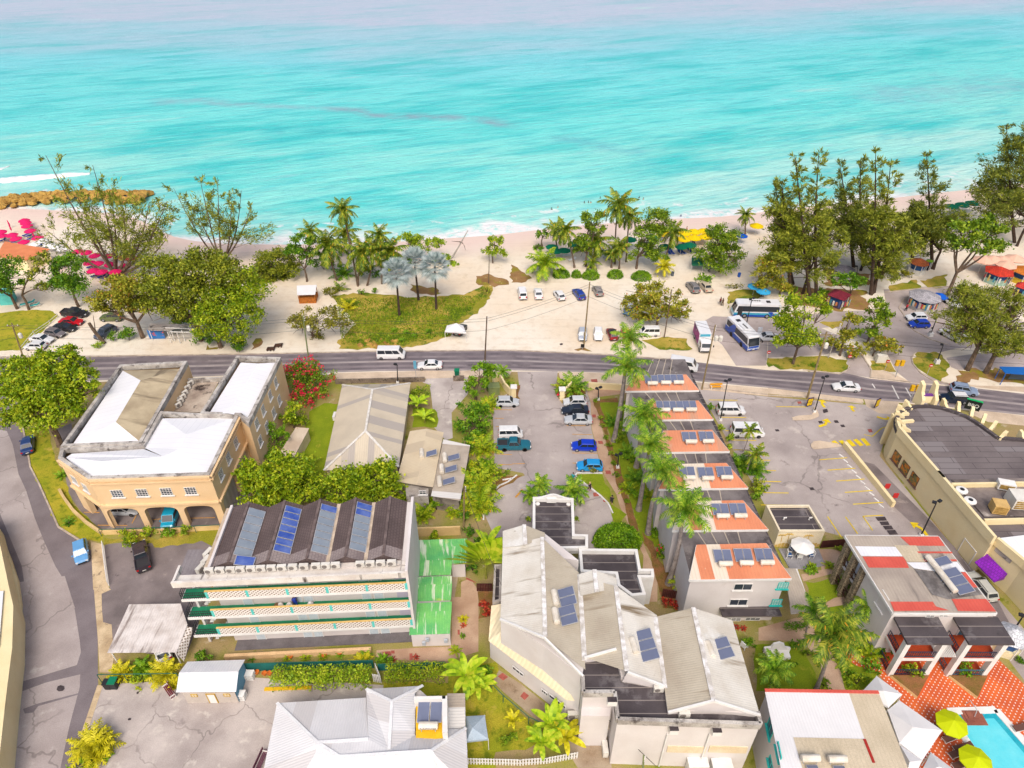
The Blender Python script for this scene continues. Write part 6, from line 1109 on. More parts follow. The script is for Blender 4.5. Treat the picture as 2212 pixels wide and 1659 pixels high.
def palm(base,crown,R_,kind,label,nf=18,group=None,shaft=False,name='palm_tree',dy=0.,hang=.45,tr=(.2,.13),bk=None,wind=.25,lo=-1.0,nl=22,gold=0,lw=None):
 q,x,y=base;p=W(q,x,y);c=at(q,crown[0],crown[1],p.y+dy);t=thing(name,label,'palm tree',p,group);b=MB(bk or barkg);o=Vector((rng.uniform(-.3,.3),rng.uniform(-.2,.2),0));n=7
 b.tube([p.lerp(c,i/n)+o*math.sin(math.pi*i/n)for i in range(n+1)],[tr[0]*(1.35 if i==0 else 1)+(tr[1]-tr[0])*i/n for i in range(n+1)],9);b.build('trunk',t,smooth=True);Rm=(1.0 if shaft else 1.15)*R_*mpp(c)*Q[q][2];nf+=5
 hub=c
 if shaft:s=MB(mat('green_crownshaft',(176,196,40),(140,172,30),2,.5)if 'green_crownshaft' not in bpy.data.materials else bpy.data.materials['green_crownshaft']);hub=c+Vector((0,0,1.5));s.tube([c-Vector((0,0,.15)),c+Vector((0,0,.5)),hub],[tr[1]*1.05,tr[1]*1.5,tr[1]*.7],9);s.build('crownshaft',t,smooth=True)
 B_=[]
 for i in range(nf):
  f=i/nf;az=i*2.39996+rng.uniform(-.2,.2);el=1.35-(1.35-lo)*f**.9+rng.uniform(-.1,.1);L=Rm*rng.uniform(1.0,1.3)*(1 if f>.15 else .85);az+=wind*math.sin(-az)*.8
  frond(B_,hub,az,el,L,.95+.35*f+rng.uniform(-.1,.15),nl,lw or L/nl*(.8 if shaft else 1.),L*.27,hang)
 quads('crown',np.concatenate(B_),LM[kind],t);return t
def fanpalm(base,crown,R_,label,group):
 q,x,y=base;p=W(q,x,y);c=at(q,*crown,p.y);t=thing('silver_palm',label,'palm tree',p,group);b=MB(barkd);b.tube([p,p.lerp(c,.5),c],[.28,.2,.2],9);b.build('trunk',t,smooth=True);Rm=R_*mpp(c)*Q[q][2];B_=[];D_=[]
 for i in range(30):
  f=i/30;az=i*2.39996;el=1.3-2.2*f;pl=Rm*.5;d=np.array([math.cos(az)*math.cos(el),math.sin(az)*math.cos(el),math.sin(el)]);h=np.array(c)+d*pl;s=np.array([-math.sin(az),math.cos(az),0]);n=np.cross(d,s);B_.append(np.array([[np.array(c)-s*.04,np.array(c)+s*.04,h+s*.03,h-s*.03]]))
  for k_ in range(-9,10):
   a=k_*.17;e=d*math.cos(a)+s*math.sin(a)+n*.18*abs(math.sin(a));e/=np.linalg.norm(e);w=np.cross(e,n);L=Rm*.58*(1-.018*abs(k_));tip=h+e*L+np.array([0,0,-.18*L]);m=h+e*L*.6;(B_ if f<.94 else D_).append(np.array([[h,m+w*.085,tip,m-w*.085]]))
 quads('crown',np.concatenate(B_),LM['silver'],t)
 if D_:quads('dead_fronds',np.concatenate(D_),LM['dryleaf'],t)
def casuarina(base,top,W_,label,n=40,kind='needle',name='casuarina_tree',group=None,trunk=.35,start=.18,fan=0.,dens=1.,dy=0.,limbs=None,up=.75):
 q,x,y=base;p=W(q,x,y);c=at(q,*top,p.y+dy);t=thing(name,label,'tree',p,group);b=MB(barkd if not limbs else bark);Wm=W_*mpp((p+c)/2)*Q[q][2];V=[]
 stems=[(p,c)]if not limbs else[(p+Vector((rng.uniform(-.3,.3),0,.3)),at(q,lx,ly,p.y+ld))for lx,ly,ld in limbs]
 for a,e in stems:
  H=(e-a).length;m=8;o=Vector((rng.uniform(-.5,.5),rng.uniform(-.5,.5),0));bow=Vector((0,0,-H*.1))if limbs else Vector();tr=trunk if not limbs else trunk*.6
  P_=[a.lerp(e,i/m)+(o+bow)*math.sin(math.pi*i/m)for i in range(m+1)];b.tube(P_,[tr*(1-.88*i/m)for i in range(m+1)],7);nb=n if not limbs else max(6,n//len(stems))
  for i in range(nb):
   f=start+(1-start)*(i+rng.random())/nb;k_=min(m-1,int(f*m));s=P_[k_].lerp(P_[k_+1],f*m-k_);az=i*2.4+rng.uniform(-.4,.4);L=Wm*(1.05-.9*f**(1.3 if limbs else .8))*rng.uniform(.4,1.4);el=up*rng.uniform(.35,1.1+.6*f);d=Vector((math.cos(az)*math.cos(el),math.sin(az)*math.cos(el),math.sin(el)));g=s+d*L
   b.tube([s,s.lerp(g,.5)-Vector((0,0,L*.03)),g],[.075*(1.2-f),.05*(1.2-f),.012],4,cap=False);nn=int(L*40*dens);u=(nr.integers(4,11,nn)/10+nr.normal(size=nn)*.03)[:,None];S=np.array(s);G=np.array(g);dv=np.array(d)
   Pn=S+(G-S)*u+nr.normal(size=(nn,3))*L*(.075 if not limbs else .055);dd=np.tile(dv,(nn,1))*.9+nr.normal(size=(nn,3))*.42;V.append(leaves(Pn,.8,asp=4.5,dirs=dd,droop=.12))
 b.build('trunk',t,smooth=True);quads('crown',np.concatenate(V),LM[kind],t);return t
def shrub(q,x,y,rx,ry,kind,label,leaf=.3,name='shrub',group=None,dens=1.,cat='shrub',flowers=0,boxy=False,h=None):
 p=W(q,x,y+ry*.75);s=mpp(p)*Q[q][2];RX=rx*s;H=h or ry*s*1.25;t=thing(name,label,cat,p,group);RY=RX*.75 if not boxy else ry*s*.9;n=int((RX*RY+RX*H)*60*dens*(.3/leaf)**2)+40
 P=cloud((p.x,p.y,H*.4),(RX,RY,H*.6),n,shell=.35)
 if dens>=5:u=unit(n);u[:,2]=np.abs(u[:,2]);P=np.array(p)+u*np.array((RX,RY,H))*nr.uniform(.86,1.03,n)[:,None]
 if boxy:P=np.stack([nr.uniform(-1,1,n)*RX+p.x,nr.uniform(-1,1,n)*RY+p.y,H*(1-nr.random(n)**2.2*.9)+nr.normal(size=n)*.08],1)
 P[:,2]=np.abs(P[:,2])+.02;b=MB(barkd)
 for i in range(4):b.tube([p,p+Vector((rng.uniform(-.5,.5)*RX,rng.uniform(-.5,.5)*RY,H*.7))],[.05,.02],4)
 b.build('stem',t);quads('foliage',leaves(P,leaf),LM[kind],t)
 if flowers:k_=cloud((p.x,p.y-RY*.25,H*.45),(RX*1.02,RY*1.02,H*.62),flowers,clump=26,shell=.9);k_[:,2]=np.abs(k_[:,2]);quads('blossom',leaves(k_,.34,asp=1.2),LM['flower'],t)
 return t
def tuft(q,x,y,R_,kind,label,nf=12,L=None,name='palm_shrub',group=None,cat='plant',lo=.1,hang=.3,wide=None,z=0.):
 p=W(q,x,y,z);Rm=R_*mpp(p)*Q[q][2];t=thing(name,label,cat,p,group);B_=[]
 for i in range(nf):f=i/nf;frond(B_,p+Vector((rng.uniform(-.12,.12),rng.uniform(-.12,.12),.05))*Rm,i*2.39996,1.35-(1.35-lo)*f,Rm*rng.uniform(.95,1.35),1.0,12,wide or Rm*.075,Rm*.3,hang)
 b=MB(bark);b.tube([p,p+Vector((0,0,.25+.1*Rm))],[.1+.04*Rm,.06],6);b.build('stem',t);quads('fronds',np.concatenate(B_),LM[kind],t);return t
def banana(q,x,y,R_,label,n=9,kind='banana',name='banana_plant',fan=None,stem=.35):
 p=W(q,x,y);Rm=R_*mpp(p)*Q[q][2];t=thing(name,label,'plant',p);V=[];b=MB(mat('banana_stem',(170,170,70),(130,136,50),2,.7)if 'banana_stem' not in bpy.data.materials else bpy.data.materials['banana_stem']);b.tube([p,p+Vector((0,0,Rm*stem*1.6))],[.16,.1],7);b.build('stem',t);h=np.array(p)+np.array([0,0,Rm*stem*1.5])
 for i in range(n):
  az=i*2.39996 if fan is None else fan;el=rng.uniform(.5,1.25)if fan is None else .35+2.45*i/(n-1);L=Rm*rng.uniform(.85,1.2);H_=np.array([math.cos(az),math.sin(az),0]);S=np.array([-math.sin(az),math.cos(az),0]);m=9;q_=h.copy();pts=[q_.copy()];a=el
  for j in range(m):q_=q_+(H_*math.cos(a)+np.array([0,0,math.sin(a)]))*L/m;pts.append(q_.copy());a-=(.14 if fan is None else .04*math.cos(el))
  if fan is not None:S=np.array([-math.sin(el)*math.cos(az),-math.sin(el)*math.sin(az),math.cos(el)])*.8+S*.5
  for j in range(m):
   w0,w1=[L*.14*math.sin(math.pi*min(1,max(0,(k_-(3 if fan is not None else 1))/(m-(3 if fan is not None else 1))*.93+.07)))**.6 if k_>(2 if fan is not None else 0)else .02 for k_ in(j,j+1)]
   for s_ in(-1,1):V.append([pts[j],pts[j+1],pts[j+1]+S*s_*w1+np.array([0,0,.2*w1]),pts[j]+S*s_*w0+np.array([0,0,.2*w0])])
 quads('leaves',np.array(V),LM[kind],t)
# --- trees along the beach side of the road, from the left
tree(('A',150,1562),[(40,1250,190,170),(-40,1360,160,110,-2),(120,1360,120,80)],'dark','dark green tree at the left edge with two brown trunks above the lawn',trunk=.35)
tree(('A',250,1570),[(370,1160,110,80),(300,1260,100,80),(380,1380,80,60)],'yellow','sparse pale green tree with a thin leaning trunk behind the lawn',dens=.6)
tree(('A',680,1545),[(590,1200,160,130),(640,1370,190,150),(560,1300,130,130,1)],'dark','dense round green tree behind the black pickup truck',trunk=.35)
tree(('E',1235,705),[(1000,380,210,130),(1180,290,230,130),(1010,260,160,100,2),(1300,420,170,120),(1120,450,170,100),(950,470,120,70)],'almond','spreading yellow green tree above the painted beach bar',trunk=.5,dead=5)
tree(('E',1740,730),[(1450,130,280,130,3),(1700,100,300,160,2),(1950,160,260,170,1),(1560,300,260,160),(1850,330,260,170),(1400,260,220,130),(1500,440,240,130),(1720,480,220,120),(1330,400,150,110)],'yellow','largest spreading tree in the middle of the left beach grove',trunk=.6,leaf=.45,dead=8)
tree(('E',1910,790),[(1960,480,290,190),(2120,330,220,200,2),(1980,650,200,140),(1830,580,180,120),(2100,520,170,150)],'mango','weeping yellow green tree whose branches hang to the roadside sand',trunk=.5,leaf=.42)
tree(('B',440,1050),[(420,720,110,110),(330,800,130,80),(480,850,110,90)],'dark','leafy green tree behind the coconut palms at the beach edge',trunk=.25)
tree(('B',120,1010),[(160,880,190,140),(60,970,190,130),(290,950,160,110),(150,1050,170,90),(30,1150,140,100)],'yellow','yellow green tree on the sand left of the bamboo hut',dens=1.2)
for q_,x,y,rx,l in(('E',1120,690,90,'undergrowth beside the trunk of the almond tree'),('E',1790,700,120,'undergrowth right of the white post pergola'),('E',2080,770,110,'undergrowth at the foot of the weeping tree'),('E',1560,560,130,'undergrowth behind the white post pergola'),('B',590,900,110,'undergrowth at the left of the coconut cluster'),('B',1010,960,110,'undergrowth in the middle of the coconut cluster'),('B',1270,860,110,'undergrowth behind the leftmost silver palm'),('B',720,760,110,'undergrowth behind the big left coconut palm'),('C',560,760,90,'bush behind the middle beach palms'),('C',830,820,100,'bush under the tallest middle palm'),('C',960,760,90,'bush between the tallest palm and the airy almond tree')):shrub(q_,x,y,rx,rx*.6,'dark',l,name='bush',h=3.,leaf=.4,dens=1.3)
tree(('B',490,1540),[(520,1370,230,90),(380,1420,130,60),(700,1400,150,70),(530,1530,70,50)],'olive','low flat topped twiggy tree beside the rough grass lot',dens=.55,dead=16,leaf=.4,trunk=.22)
casuarina(('A',1010,1290),(840,340),560,'tall wind blown feathery tree leaning left over the pink parasols',limbs=[(395,235,0),(800,320,1),(620,480,2),(1050,600,0),(1290,640,-1),(1440,640,1),(1480,900,0),(400,880,1),(960,560,2),(1180,900,-2)],n=80,trunk=.6,dens=.5,kind='needle',start=.25,up=.9)
casuarina(('A',1920,1180),(1880,430),380,'sparse feathery tree rising from the left beach grove',limbs=[(1500,520,0),(1720,410,1),(1880,425,0),(2000,600,-1),(2085,540,1),(2170,680,0),(1680,700,1)],n=56,trunk=.45,dens=.5,kind='needle',start=.35,up=.9)
tree(('E',520,1640),[(330,1130,330,220),(560,1010,220,170,2),(640,1230,190,180),(180,1280,220,170),(430,1340,280,130,-2),(60,1120,160,150),(590,830,110,60,3),(740,1050,120,100,1),(300,930,180,90,2),(250,1420,240,90),(500,1180,240,150),(800,1120,70,60),(120,930,110,70,2),(640,900,70,70,3)],'mango','huge bright green tree shading the side street corner',trunk=.55,leaf=.45,dens=1.2)
shrub('F',460,470,210,150,'broad','bougainvillea bush covered in crimson flowers beside the beige building',flowers=520,h=5.8,leaf=.35,dens=2.4)
shrub('F',470,640,150,80,'broad','lower flowering bougainvillea spilling onto the narrow lawn',flowers=420,h=3.,leaf=.35,dens=2)
tree(('F',330,930),[(330,800,120,100),(270,870,110,80)],'mango','bright green small tree between the beige building and the lawn',leaf=.4,trunk=.18)
tree(('F',180,1120),[(180,960,120,60),(110,1050,120,80),(220,1010,100,60)],'hedge','wispy green tree by the tin roofed garden store',leaf=.35,dens=.5,trunk=.15)
tree(('F',200,1560),[(210,1310,230,140),(60,1420,220,170),(350,1390,220,150),(180,1520,290,120,-1),(480,1470,150,110),(-40,1330,140,120)],'mango','large mango tree behind the gabled roof, left of its neighbour',leaf=.42,dens=1.5,trunk=.35)
tree(('F',880,1560),[(880,1360,200,130),(720,1420,190,130),(1040,1380,210,130),(1150,1450,160,100),(900,1500,310,100,-1)],'mango','large mango tree in front of the tan roofed bungalow',leaf=.42,dens=1.5,trunk=.35)
tree(('F',1900,1000),[(1860,800,150,110),(1850,930,160,100),(1960,860,90,110)],'dark','leafy green tree beside the driveway next to the silver car',leaf=.45)
tree(('F',1900,690),[(1950,470,130,120),(1890,580,110,90),(2010,420,80,60)],'hedge','green tree by the driveway bin with a utility pole behind it',leaf=.4)
shrub('F',1430,620,100,70,'bush','purple tinged bush at the bungalow corner',h=2.2)
banana('F',1400,790,130,'young banana plant beside the tan roofed bungalow');banana('F',1460,890,110,'small banana plant on the lawn patch by the driveway',n=7)
for i,(x,y,R_,l)in enumerate(((1960,1130,150,'feathery yellow green palm clump beside the teal pickup'),(2000,760,110,'feathery palm clump below the silver hatchback'),(1990,1330,130,'small palm clump by the planter kerb'),(1900,1480,190,'large palm clump beside the turning circle'),(1940,1620,180,'orange tipped palm clump at the turning circle edge'),(1480,1600,130,'palm clump in front of the lean-to roof'),(1710,1610,110,'palm clump beside the wooden service pole'),(1180,1440,110,'palm clump at the mango tree edge'),(430,1260,110,'pale palm clump between mango tree and lawn'))):
 tuft('F',x,y,R_,'areca',l,nf=22,lo=-.2)
for i,(x,y,R_,l)in enumerate(((200,320,120,'palm clump above the peach yard wall'),(60,150,90,'palm clump at the corner of the gabled roof'),(470,290,90,'palm clump right of the peach yard wall'))):tuft('M',x,y,R_,'areca',l,nf=20,lo=-.1)
shrub('F',2130,1310,80,30,'bush','low bush in the planter bed by the hotel lot');shrub('F',1870,1270,110,60,'areca','leafy shrub below the palm clumps by the hotel lot',h=2.);shrub('M',700,520,60,60,'dark','dark shrub left of the fan plant',h=2);shrub('M',830,570,50,60,'hedge','green shrub under the gable wall by the drive',h=2.);shrub('M',600,440,70,45,'dark','low dark shrub at the end of the peach yard wall',h=1.5);shrub('M',630,740,60,60,'dark','dark shrub at the foot of the fan plant',h=1.6)
banana('M',745,850,330,'tall traveller palm with leaves spread like a fan by the path',n=15,fan=R(8),name='fan_plant',stem=.35);banana('M',760,640,200,'large leafed banana clump behind the fan plant',n=9)
for x,y,l in((720,1060,'red and yellow croton bush in the bed by the path'),(760,1130,'orange croton bush at the corner of the path bed')):shrub('M',x,y,55,55,'red',l,h=1.2,leaf=.25)
RG='royal palms along the terrace'
for b_,c_,R_,l in((('G',880,1045),(972,470),210,'tallest grey trunked royal palm nearest the road'),(('G',1075,1270),(1120,890),200,'royal palm in front of the second orange roof'),(('G',1095,1640),(1180,1150),170,'royal palm with a small crown before the third orange roof'),(('O',300,1015),(405,540),195,'royal palm in front of the fourth orange roof'),(('O',475,1450),(600,880),250,'royal palm nearest the camera before the fifth orange roof')):
 palm(b_,c_,R_,'royal',l,nf=15,group=RG,shaft=True,hang=.35,tr=(.36,.2),lo=-.35,nl=26)
palm(('G',925,860),(1000,230),170,'royal','second royal palm crown rising behind the tallest one',nf=14,group=RG,shaft=True,hang=.35,tr=(.36,.2),lo=-.35,nl=26)
for i,(x,y,R_,l)in enumerate(((870,900,90,'cycad on the terrace lawn, first from the road'),(990,1150,85,'cycad with a mulch ring on the terrace lawn'),(1060,1390,110,'large dark cycad in the middle of the terrace lawn'),(1030,960,100,'palm clump between two royal palms'),(1000,1470,80,'fern like plant beside the path bed'),(1190,1530,80,'palm clump by the terrace wall, lowest'))):tuft('G',x,y,R_,'dark' if i<4 else 'areca',l,nf=20,lo=-.3)
for i,(x,y,r_)in enumerate(((720,690,32),(765,845,28),(780,915,24),(812,1010,34),(832,1075,30),(870,1150,36),(880,1235,34),(905,1330,42),(905,1040,34),(940,1420,40),(990,1560,36))):shrub('G',x,y,r_,r_*.9,'bush',f'{ORD[i]} clipped shrub from the road in the bed along the tan path',group='shrubs along the tan path',leaf=.22,h=.9)
for b_,c_,R_,l in((('G',245,1530),(240,1420),95,'small palm left behind the portico'),(('G',165,1570),(150,1505),75,'smallest palm beside the portico wall'),(('G',540,1570),(520,1470),130,'palm right of the portico parapet')):palm(b_,c_,R_,'royal',l,nf=14,tr=(.12,.09),lo=-.5,nl=16)
palm(('F',2130,510),(2130,440),62,'royal','slim small palm beside the curved wall at the hotel drive',nf=11,tr=(.09,.07),lo=-.4,nl=14);shrub('F',2180,560,60,50,'bush','leafy bush behind the curved wall left of the drive',h=2)
tuft('G',520,610,150,'royal','tall arching palm clump behind the curved wall right of the drive',nf=20,lo=.2);tuft('G',440,590,90,'areca','smaller pale palm clump beside the gate pier',nf=14);shrub('G',430,610,50,50,'bush','bush with red flowers at the gate pier',flowers=30,h=1.2)
shrub('G',695,1290,60,38,'olive','small bare legged bush before the sky blue hatchback',h=1.6,leaf=.25)
shrub('M',1875,430,205,150,'hedge','broad clipped dome shaped bush beside the portico',h=2.8,leaf=.26,dens=6);shrub('M',1105,290,30,90,'bush','narrow planting strip left of the portico',h=1.);shrub('M',1525,300,16,70,'bush','thin planting strip right of the portico',h=1.)
shrub('O',420,1180,85,70,'broad','pink flowering bush beside the terrace wall',flowers=40,h=2.4);palm(('O',565,1500),(565,1440),70,'areca','small palm inside the brown fence at the terrace corner',nf=14,tr=(.1,.08),nl=14)
for x,y,l in((450,1600,'red leafed bush in the raised bed by the brown fence'),(520,1620,'scarlet bush at the end of the raised bed')):shrub('O',x,y,60,40,'red',l,h=.9,leaf=.22)
for x,y,R_,l in((1090,450,130,'dark palm clump beside the terrace walkway'),(1220,480,120,'palm clump at the car park edge')):tuft('O',x,y,R_,'dark',l,nf=22,lo=0)
palm(('O',1150,500),(1225,330),95,'coco','scrawny brown tinged palm leaning over the car park',nf=14,tr=(.14,.09),nl=14);palm(('O',1120,310),(1180,125),75,'olive' if 0 else 'coco','bare thin palm in front of the white minibus',nf=10,tr=(.07,.05),nl=12)
shrub('O',1210,590,95,80,'yellow','yellow green bush beside the fifth orange roof',h=2.6);shrub('O',920,60,40,90,'lime','lime hedge strip along the upper terrace walkway',h=1.5);shrub('O',1000,240,30,60,'lime','lime hedge strip below the minibus bay',h=1.5);shrub('O',1230,700,50,40,'hedge','green bush at the kiosk corner of the car park',h=1.4);shrub('G',1700,720,40,90,'hedge','climbing hedge on the terrace fence by the bench',h=1.8)
# --- coconut and silver palms on the beach
CG='coconut palms at the beach'
for b_,c_,R_,l,nf in((('B',880,1085),(745,420),125,'tallest coconut palm of the left beach cluster against the sea',20),(('B',700,1040),(610,720),165,'big coconut palm at the left of the beach cluster',20),(('B',800,860),(765,620),115,'golden fronded coconut palm under the tallest crown',18),(('B',880,1090),(900,790),165,'leaning coconut palm in front of the beach cluster',20),(('B',960,1085),(1010,760),130,'coconut palm behind the first silver palm',18),(('B',1090,1070),(1060,640),100,'slim coconut palm with swept fronds beside the sea grape',18),(('B',1110,1065),(1150,780),150,'bushy coconut palm left of the silver palms',20),(('B',470,900),(460,610),95,'dark coconut palm half hidden at the cluster left',14)):
 palm(b_,c_,R_,'coco',l,nf=nf,group=CG,tr=(.2,.13),hang=.7,lo=-1.1,bk=bark)
for b_,c_,R_,l,nf in((('C',540,930),(455,600),120,'leaning coconut palm left of the parking hedge row',20),(('C',400,800),(370,590),95,'coconut palm behind the leaning one near the surf',16),(('C',700,900),(715,690),130,'yellowing coconut palm above the middle hedge',20),(('C',925,940),(925,740),95,'short coconut palm between the sand hedges',18),(('C',890,900),(915,380),150,'tallest coconut palm of the middle beach grove',22),(('C',985,880),(1010,480),100,'dark coconut palm close behind the tallest one',20),(('C',1320,870),(1395,620),115,'coconut palm beside the yellow parasols',18),(('C',2015,640),(2020,470),80,'lone small coconut palm by the surf on the right',18),(('C',860,930),(870,800),75,'small coconut palm behind the sand hedges',14),(('C',690,940),(695,880),75,'stubby young coconut palm above the left sand hedge',12)):
 palm(b_,c_,R_,'coco',l,nf=nf,group=CG,tr=(.2,.13),hang=.7,lo=-1.1,bk=bark)
palm(('C',295,1005),(280,890),150,'gold' if 0 else 'lime','squat bright green coconut palm at the left end of the hedge row',nf=18,tr=(.3,.2),hang=.4,lo=-.4);palm(('C',1305,1010),(1310,925),85,'gold','young golden palm on the sand beside the litter bin',nf=14,tr=(.16,.1),hang=.4,lo=-.3)
for b_,c_,l in((('B',1240,1345),(1210,975),'leftmost silver blue fan palm on the rough grass'),(('B',1405,1210),(1370,880),'middle silver fan palm standing farther back'),(('B',1557,1290),(1545,920),'rightmost silver blue fan palm with dead skirts')):fanpalm(b_,c_,150,l,'silver fan palms')
tuft('B',760,1000,120,'dark','dark trunkless palm under the coconut cluster',nf=16);tuft('B',1120,900,110,'coco','low bushy palm at the foot of the silver palms',nf=16);tuft('B',720,1130,90,'coco','arching young palm beside the bamboo hut',nf=10)
tree(('B',1330,900),[(1320,680,110,60),(1440,720,120,60),(1530,740,100,80,1),(1600,850,80,60),(1690,900,60,70)],'lime','sea grape thicket behind the silver palms at the beach',leaf=.42,trunk=.2);tree(('B',2045,890),[(2060,700,80,60),(2050,790,110,60)],'mango','small lone tree on the open sand',leaf=.45,trunk=.18)
shrub('B',640,1120,90,70,'olive','scrubby bush beside the bamboo hut');shrub('B',910,1130,35,45,'dark','small dark bush at the edge of the rough grass');shrub('B',1020,1120,35,40,'dark','dark bush between the palms and the rough grass');shrub('B',1990,1110,50,55,'yellow','grassy tuft at the corner of the rough grass');tuft('B',800,1290,90,'gold','pale yellow frond plant in the rough grass',nf=10)
for i,(x,y)in enumerate(((1300,1500),(1490,1490),(1370,1530),(1260,1570),(1200,1480))):tuft('B',x,y,36,'hedge',f'{ORD[i]} clump of tall weeds in the rough grass',nf=16,name='weed_clump',group='weed clumps in the rough grass',hang=.1)
for bl_,bs_,kd,l in((('C',640,920),[(690,520,140,70),(720,600,110,60),(620,720,110,80),(600,780,80,50)],'broad','sea almond tree left of the tallest middle palm'),(('C',1075,940),[(1240,520,160,110),(1180,640,170,90),(1130,800,170,90),(1250,830,110,70),(1330,600,90,90)],'broad','tall airy almond tree beside the yellow parasols'),(('C',1790,965),[(1800,680,190,110),(1700,800,150,90),(1900,810,150,110),(1800,880,190,70),(1760,620,110,60)],'broad','dense round almond tree beside the green deckchair tent'),(('C',260,760),[(270,650,60,60),(230,760,60,50)],'dark','small dark tree at the surf left of the hedge row'),(('C',1250,1440),[(1180,1150,190,80),(1050,1260,150,70),(1380,1250,150,100),(1200,1300,220,90),(1440,1350,110,60),(1130,1370,110,50)],'almond','wide almond tree shading vehicles in the sand lot'),(('C',2160,1180),[(2160,950,110,100),(2230,1050,130,100),(2140,1080,70,70)],'almond','pale almond tree behind the blue and teal coach')):tree(bl_,bs_,kd,l,leaf=.42,dead=3)
for i,(x,y,rx,ry)in enumerate(((425,970,72,45),(555,980,42,42),(680,985,74,42),(890,980,68,40),(1115,995,86,38))):shrub('C',x,y,rx,ry,'hedge',f'{ORD[i]} low round green hedge from the left on the sand',leaf=.3,name='hedge',group='hedges along the sand',cat='hedge',dens=5,h=1.7)
shrub('C',1640,1020,130,28,'hedge','heap of cut green palm fronds on the sand',name='frond_heap',cat='fronds',h=.6,leaf=.6);shrub('C',1915,1103,76,14,'olive','trimmed low hedge behind the park kerb',name='hedge',cat='hedge',h=1.,boxy=True)
# --- casuarina grove of the park
KG='casuarinas in the beach park'
for b_,c_,w_,l,kd in((('D',360,1535),(230,300),330,'tall casuarina at the left of the park grove','needle'),(('D',420,1520),(440,270),330,'casuarina with the highest tip in the left grove','needle'),(('D',200,1500),(120,520),300,'lower casuarina at the left edge of the grove','needle'),(('D',215,1420),(60,540),260,'casuarina leaning left behind the coach','needle'),(('D',740,1270),(620,380),300,'casuarina behind the grey roofed kiosk','needled'),(('D',825,1260),(800,350),290,'casuarina with a dark straight trunk near the kiosk','needle'),(('D',890,1510),(930,270),330,'tall casuarina with a thick trunk at the park road','needle'),(('D',915,1490),(1060,370),270,'casuarina leaning right at the park road','needle'),(('D',1250,1250),(1250,780),280,'bushy casuarina beside the red roofed pavilion','needle'),(('D',1420,1285),(1370,290),320,'tall thin casuarina behind the pavilion','needled'),(('D',980,1370),(1100,950),240,'low spreading casuarina by the grassy verge','needle'),(('D',2130,1060),(2060,40),470,'broadest dark casuarina at the right edge','needled'),(('D',2290,1000),(2230,60),420,'casuarina cut by the right edge of the picture','needled'),(('D',1990,980),(1860,560),260,'lower casuarina left of the broadest one','needled')):
 casuarina(b_,c_,w_,l,kind=kd,group=KG,n=40,trunk=.42,start=.14,dens=.7)
for bs_,B_,kd,l in((('D',300,1500),[(110,1000,180,160),(330,920,220,160),(100,800,140,130),(120,1180,150,130),(380,1120,190,150),(520,1200,130,120),(560,1000,150,110)],'needle','bushy casuarina filling the foot of the left park grove'),(('D',800,1300),[(640,960,190,150),(760,1030,180,140),(700,840,160,130),(560,860,140,120)],'needled','dark bushy casuarina between the two tall park groups'),(('D',905,1500),[(980,1040,200,130),(1130,1110,170,100),(960,1180,150,110),(880,880,170,140),(1010,1330,120,80),(1090,900,150,110),(1200,1010,140,90)],'needle','golden green casuarina boughs at the park road bend'),(('D',1430,1290),[(1300,940,220,150),(1360,800,150,100),(1480,920,180,140),(1210,880,170,110),(1450,1040,160,90),(1580,900,130,110)],'needled','bushy casuarina above the red roofed pavilion'),(('D',2150,1090),[(1960,640,220,130),(2130,800,200,140),(2060,480,200,150),(2180,300,170,170)],'needled','dense casuarina boughs at the right edge of the beach')):tree(bs_,B_,kd,l,name='casuarina_tree',leaf=.7,asp=3.8,dens=1.9,trunk=.35,bk=barkd,dead=4)
tree(('D',1545,1520),[(1750,950,200,70),(1950,930,160,90,2),(1840,1060,200,80),(1620,1070,130,80),(1950,1090,120,70)],'broad','broad sea almond with forked trunk at the right of the park',trunk=.45,leaf=.55)
tree(('H',1720,985),[(1760,400,230,160),(1620,560,200,130),(1870,520,220,150),(1760,690,210,110),(1970,340,150,120),(1680,300,110,80),(1880,660,170,100)],'needle','feathery green tree over parked cars with a thick gnarled trunk',leaf=.5,asp=4.,dens=2.,trunk=.5,cat='tree',dead=10)
tree(('H',1880,1010),[(2050,720,220,120),(2160,540,160,150),(1950,820,150,80),(2200,790,150,110),(2180,400,120,110)],'needle','feathery tree leaning right with a fat trunk by the blue shelter',leaf=.5,asp=4.,dens=2.,trunk=.5,dead=8)
tree(('Y',705,770),[(800,310,180,80),(690,420,150,80,1),(740,520,210,100),(640,590,120,80),(850,600,100,80),(940,360,70,60)],'mango','yellow green layered tree between the coach and the road',trunk=.3)
tree(('H',850,760),[(930,560,140,100),(870,660,120,60),(930,430,90,70),(1000,500,80,60)],'broad','green tree leaning over the park entrance lane',trunk=.25);tree(('H',620,860),[(700,560,90,90),(640,700,130,80),(740,810,110,60),(560,790,90,60)],'almond','yellowing tree beside the park entrance with a bent trunk',trunk=.28);tree(('H',905,865),[(1000,760,150,50),(1080,790,100,40),(900,790,80,40)],'almond','low wide tree above the white roadside cabinet',trunk=.2)
tree(('H',690,390),[(680,200,110,70),(600,230,70,60),(760,250,90,60)],'dark','dark green tree shading the souvenir stall',trunk=.22);tree(('H',100,330),[(60,120,160,150),(130,270,110,80)],'almond','pale leafed tree at the left of the park behind the coach',trunk=.25)
shrub('H',390,940,40,25,'dark','dark low bush on the roadside verge');shrub('E',850,760,60,45,'lime','lime bush at the foot of the dead leaning trunk');shrub('E',1040,670,120,60,'dark','dark undergrowth beside the painted beach bar',name='bush')
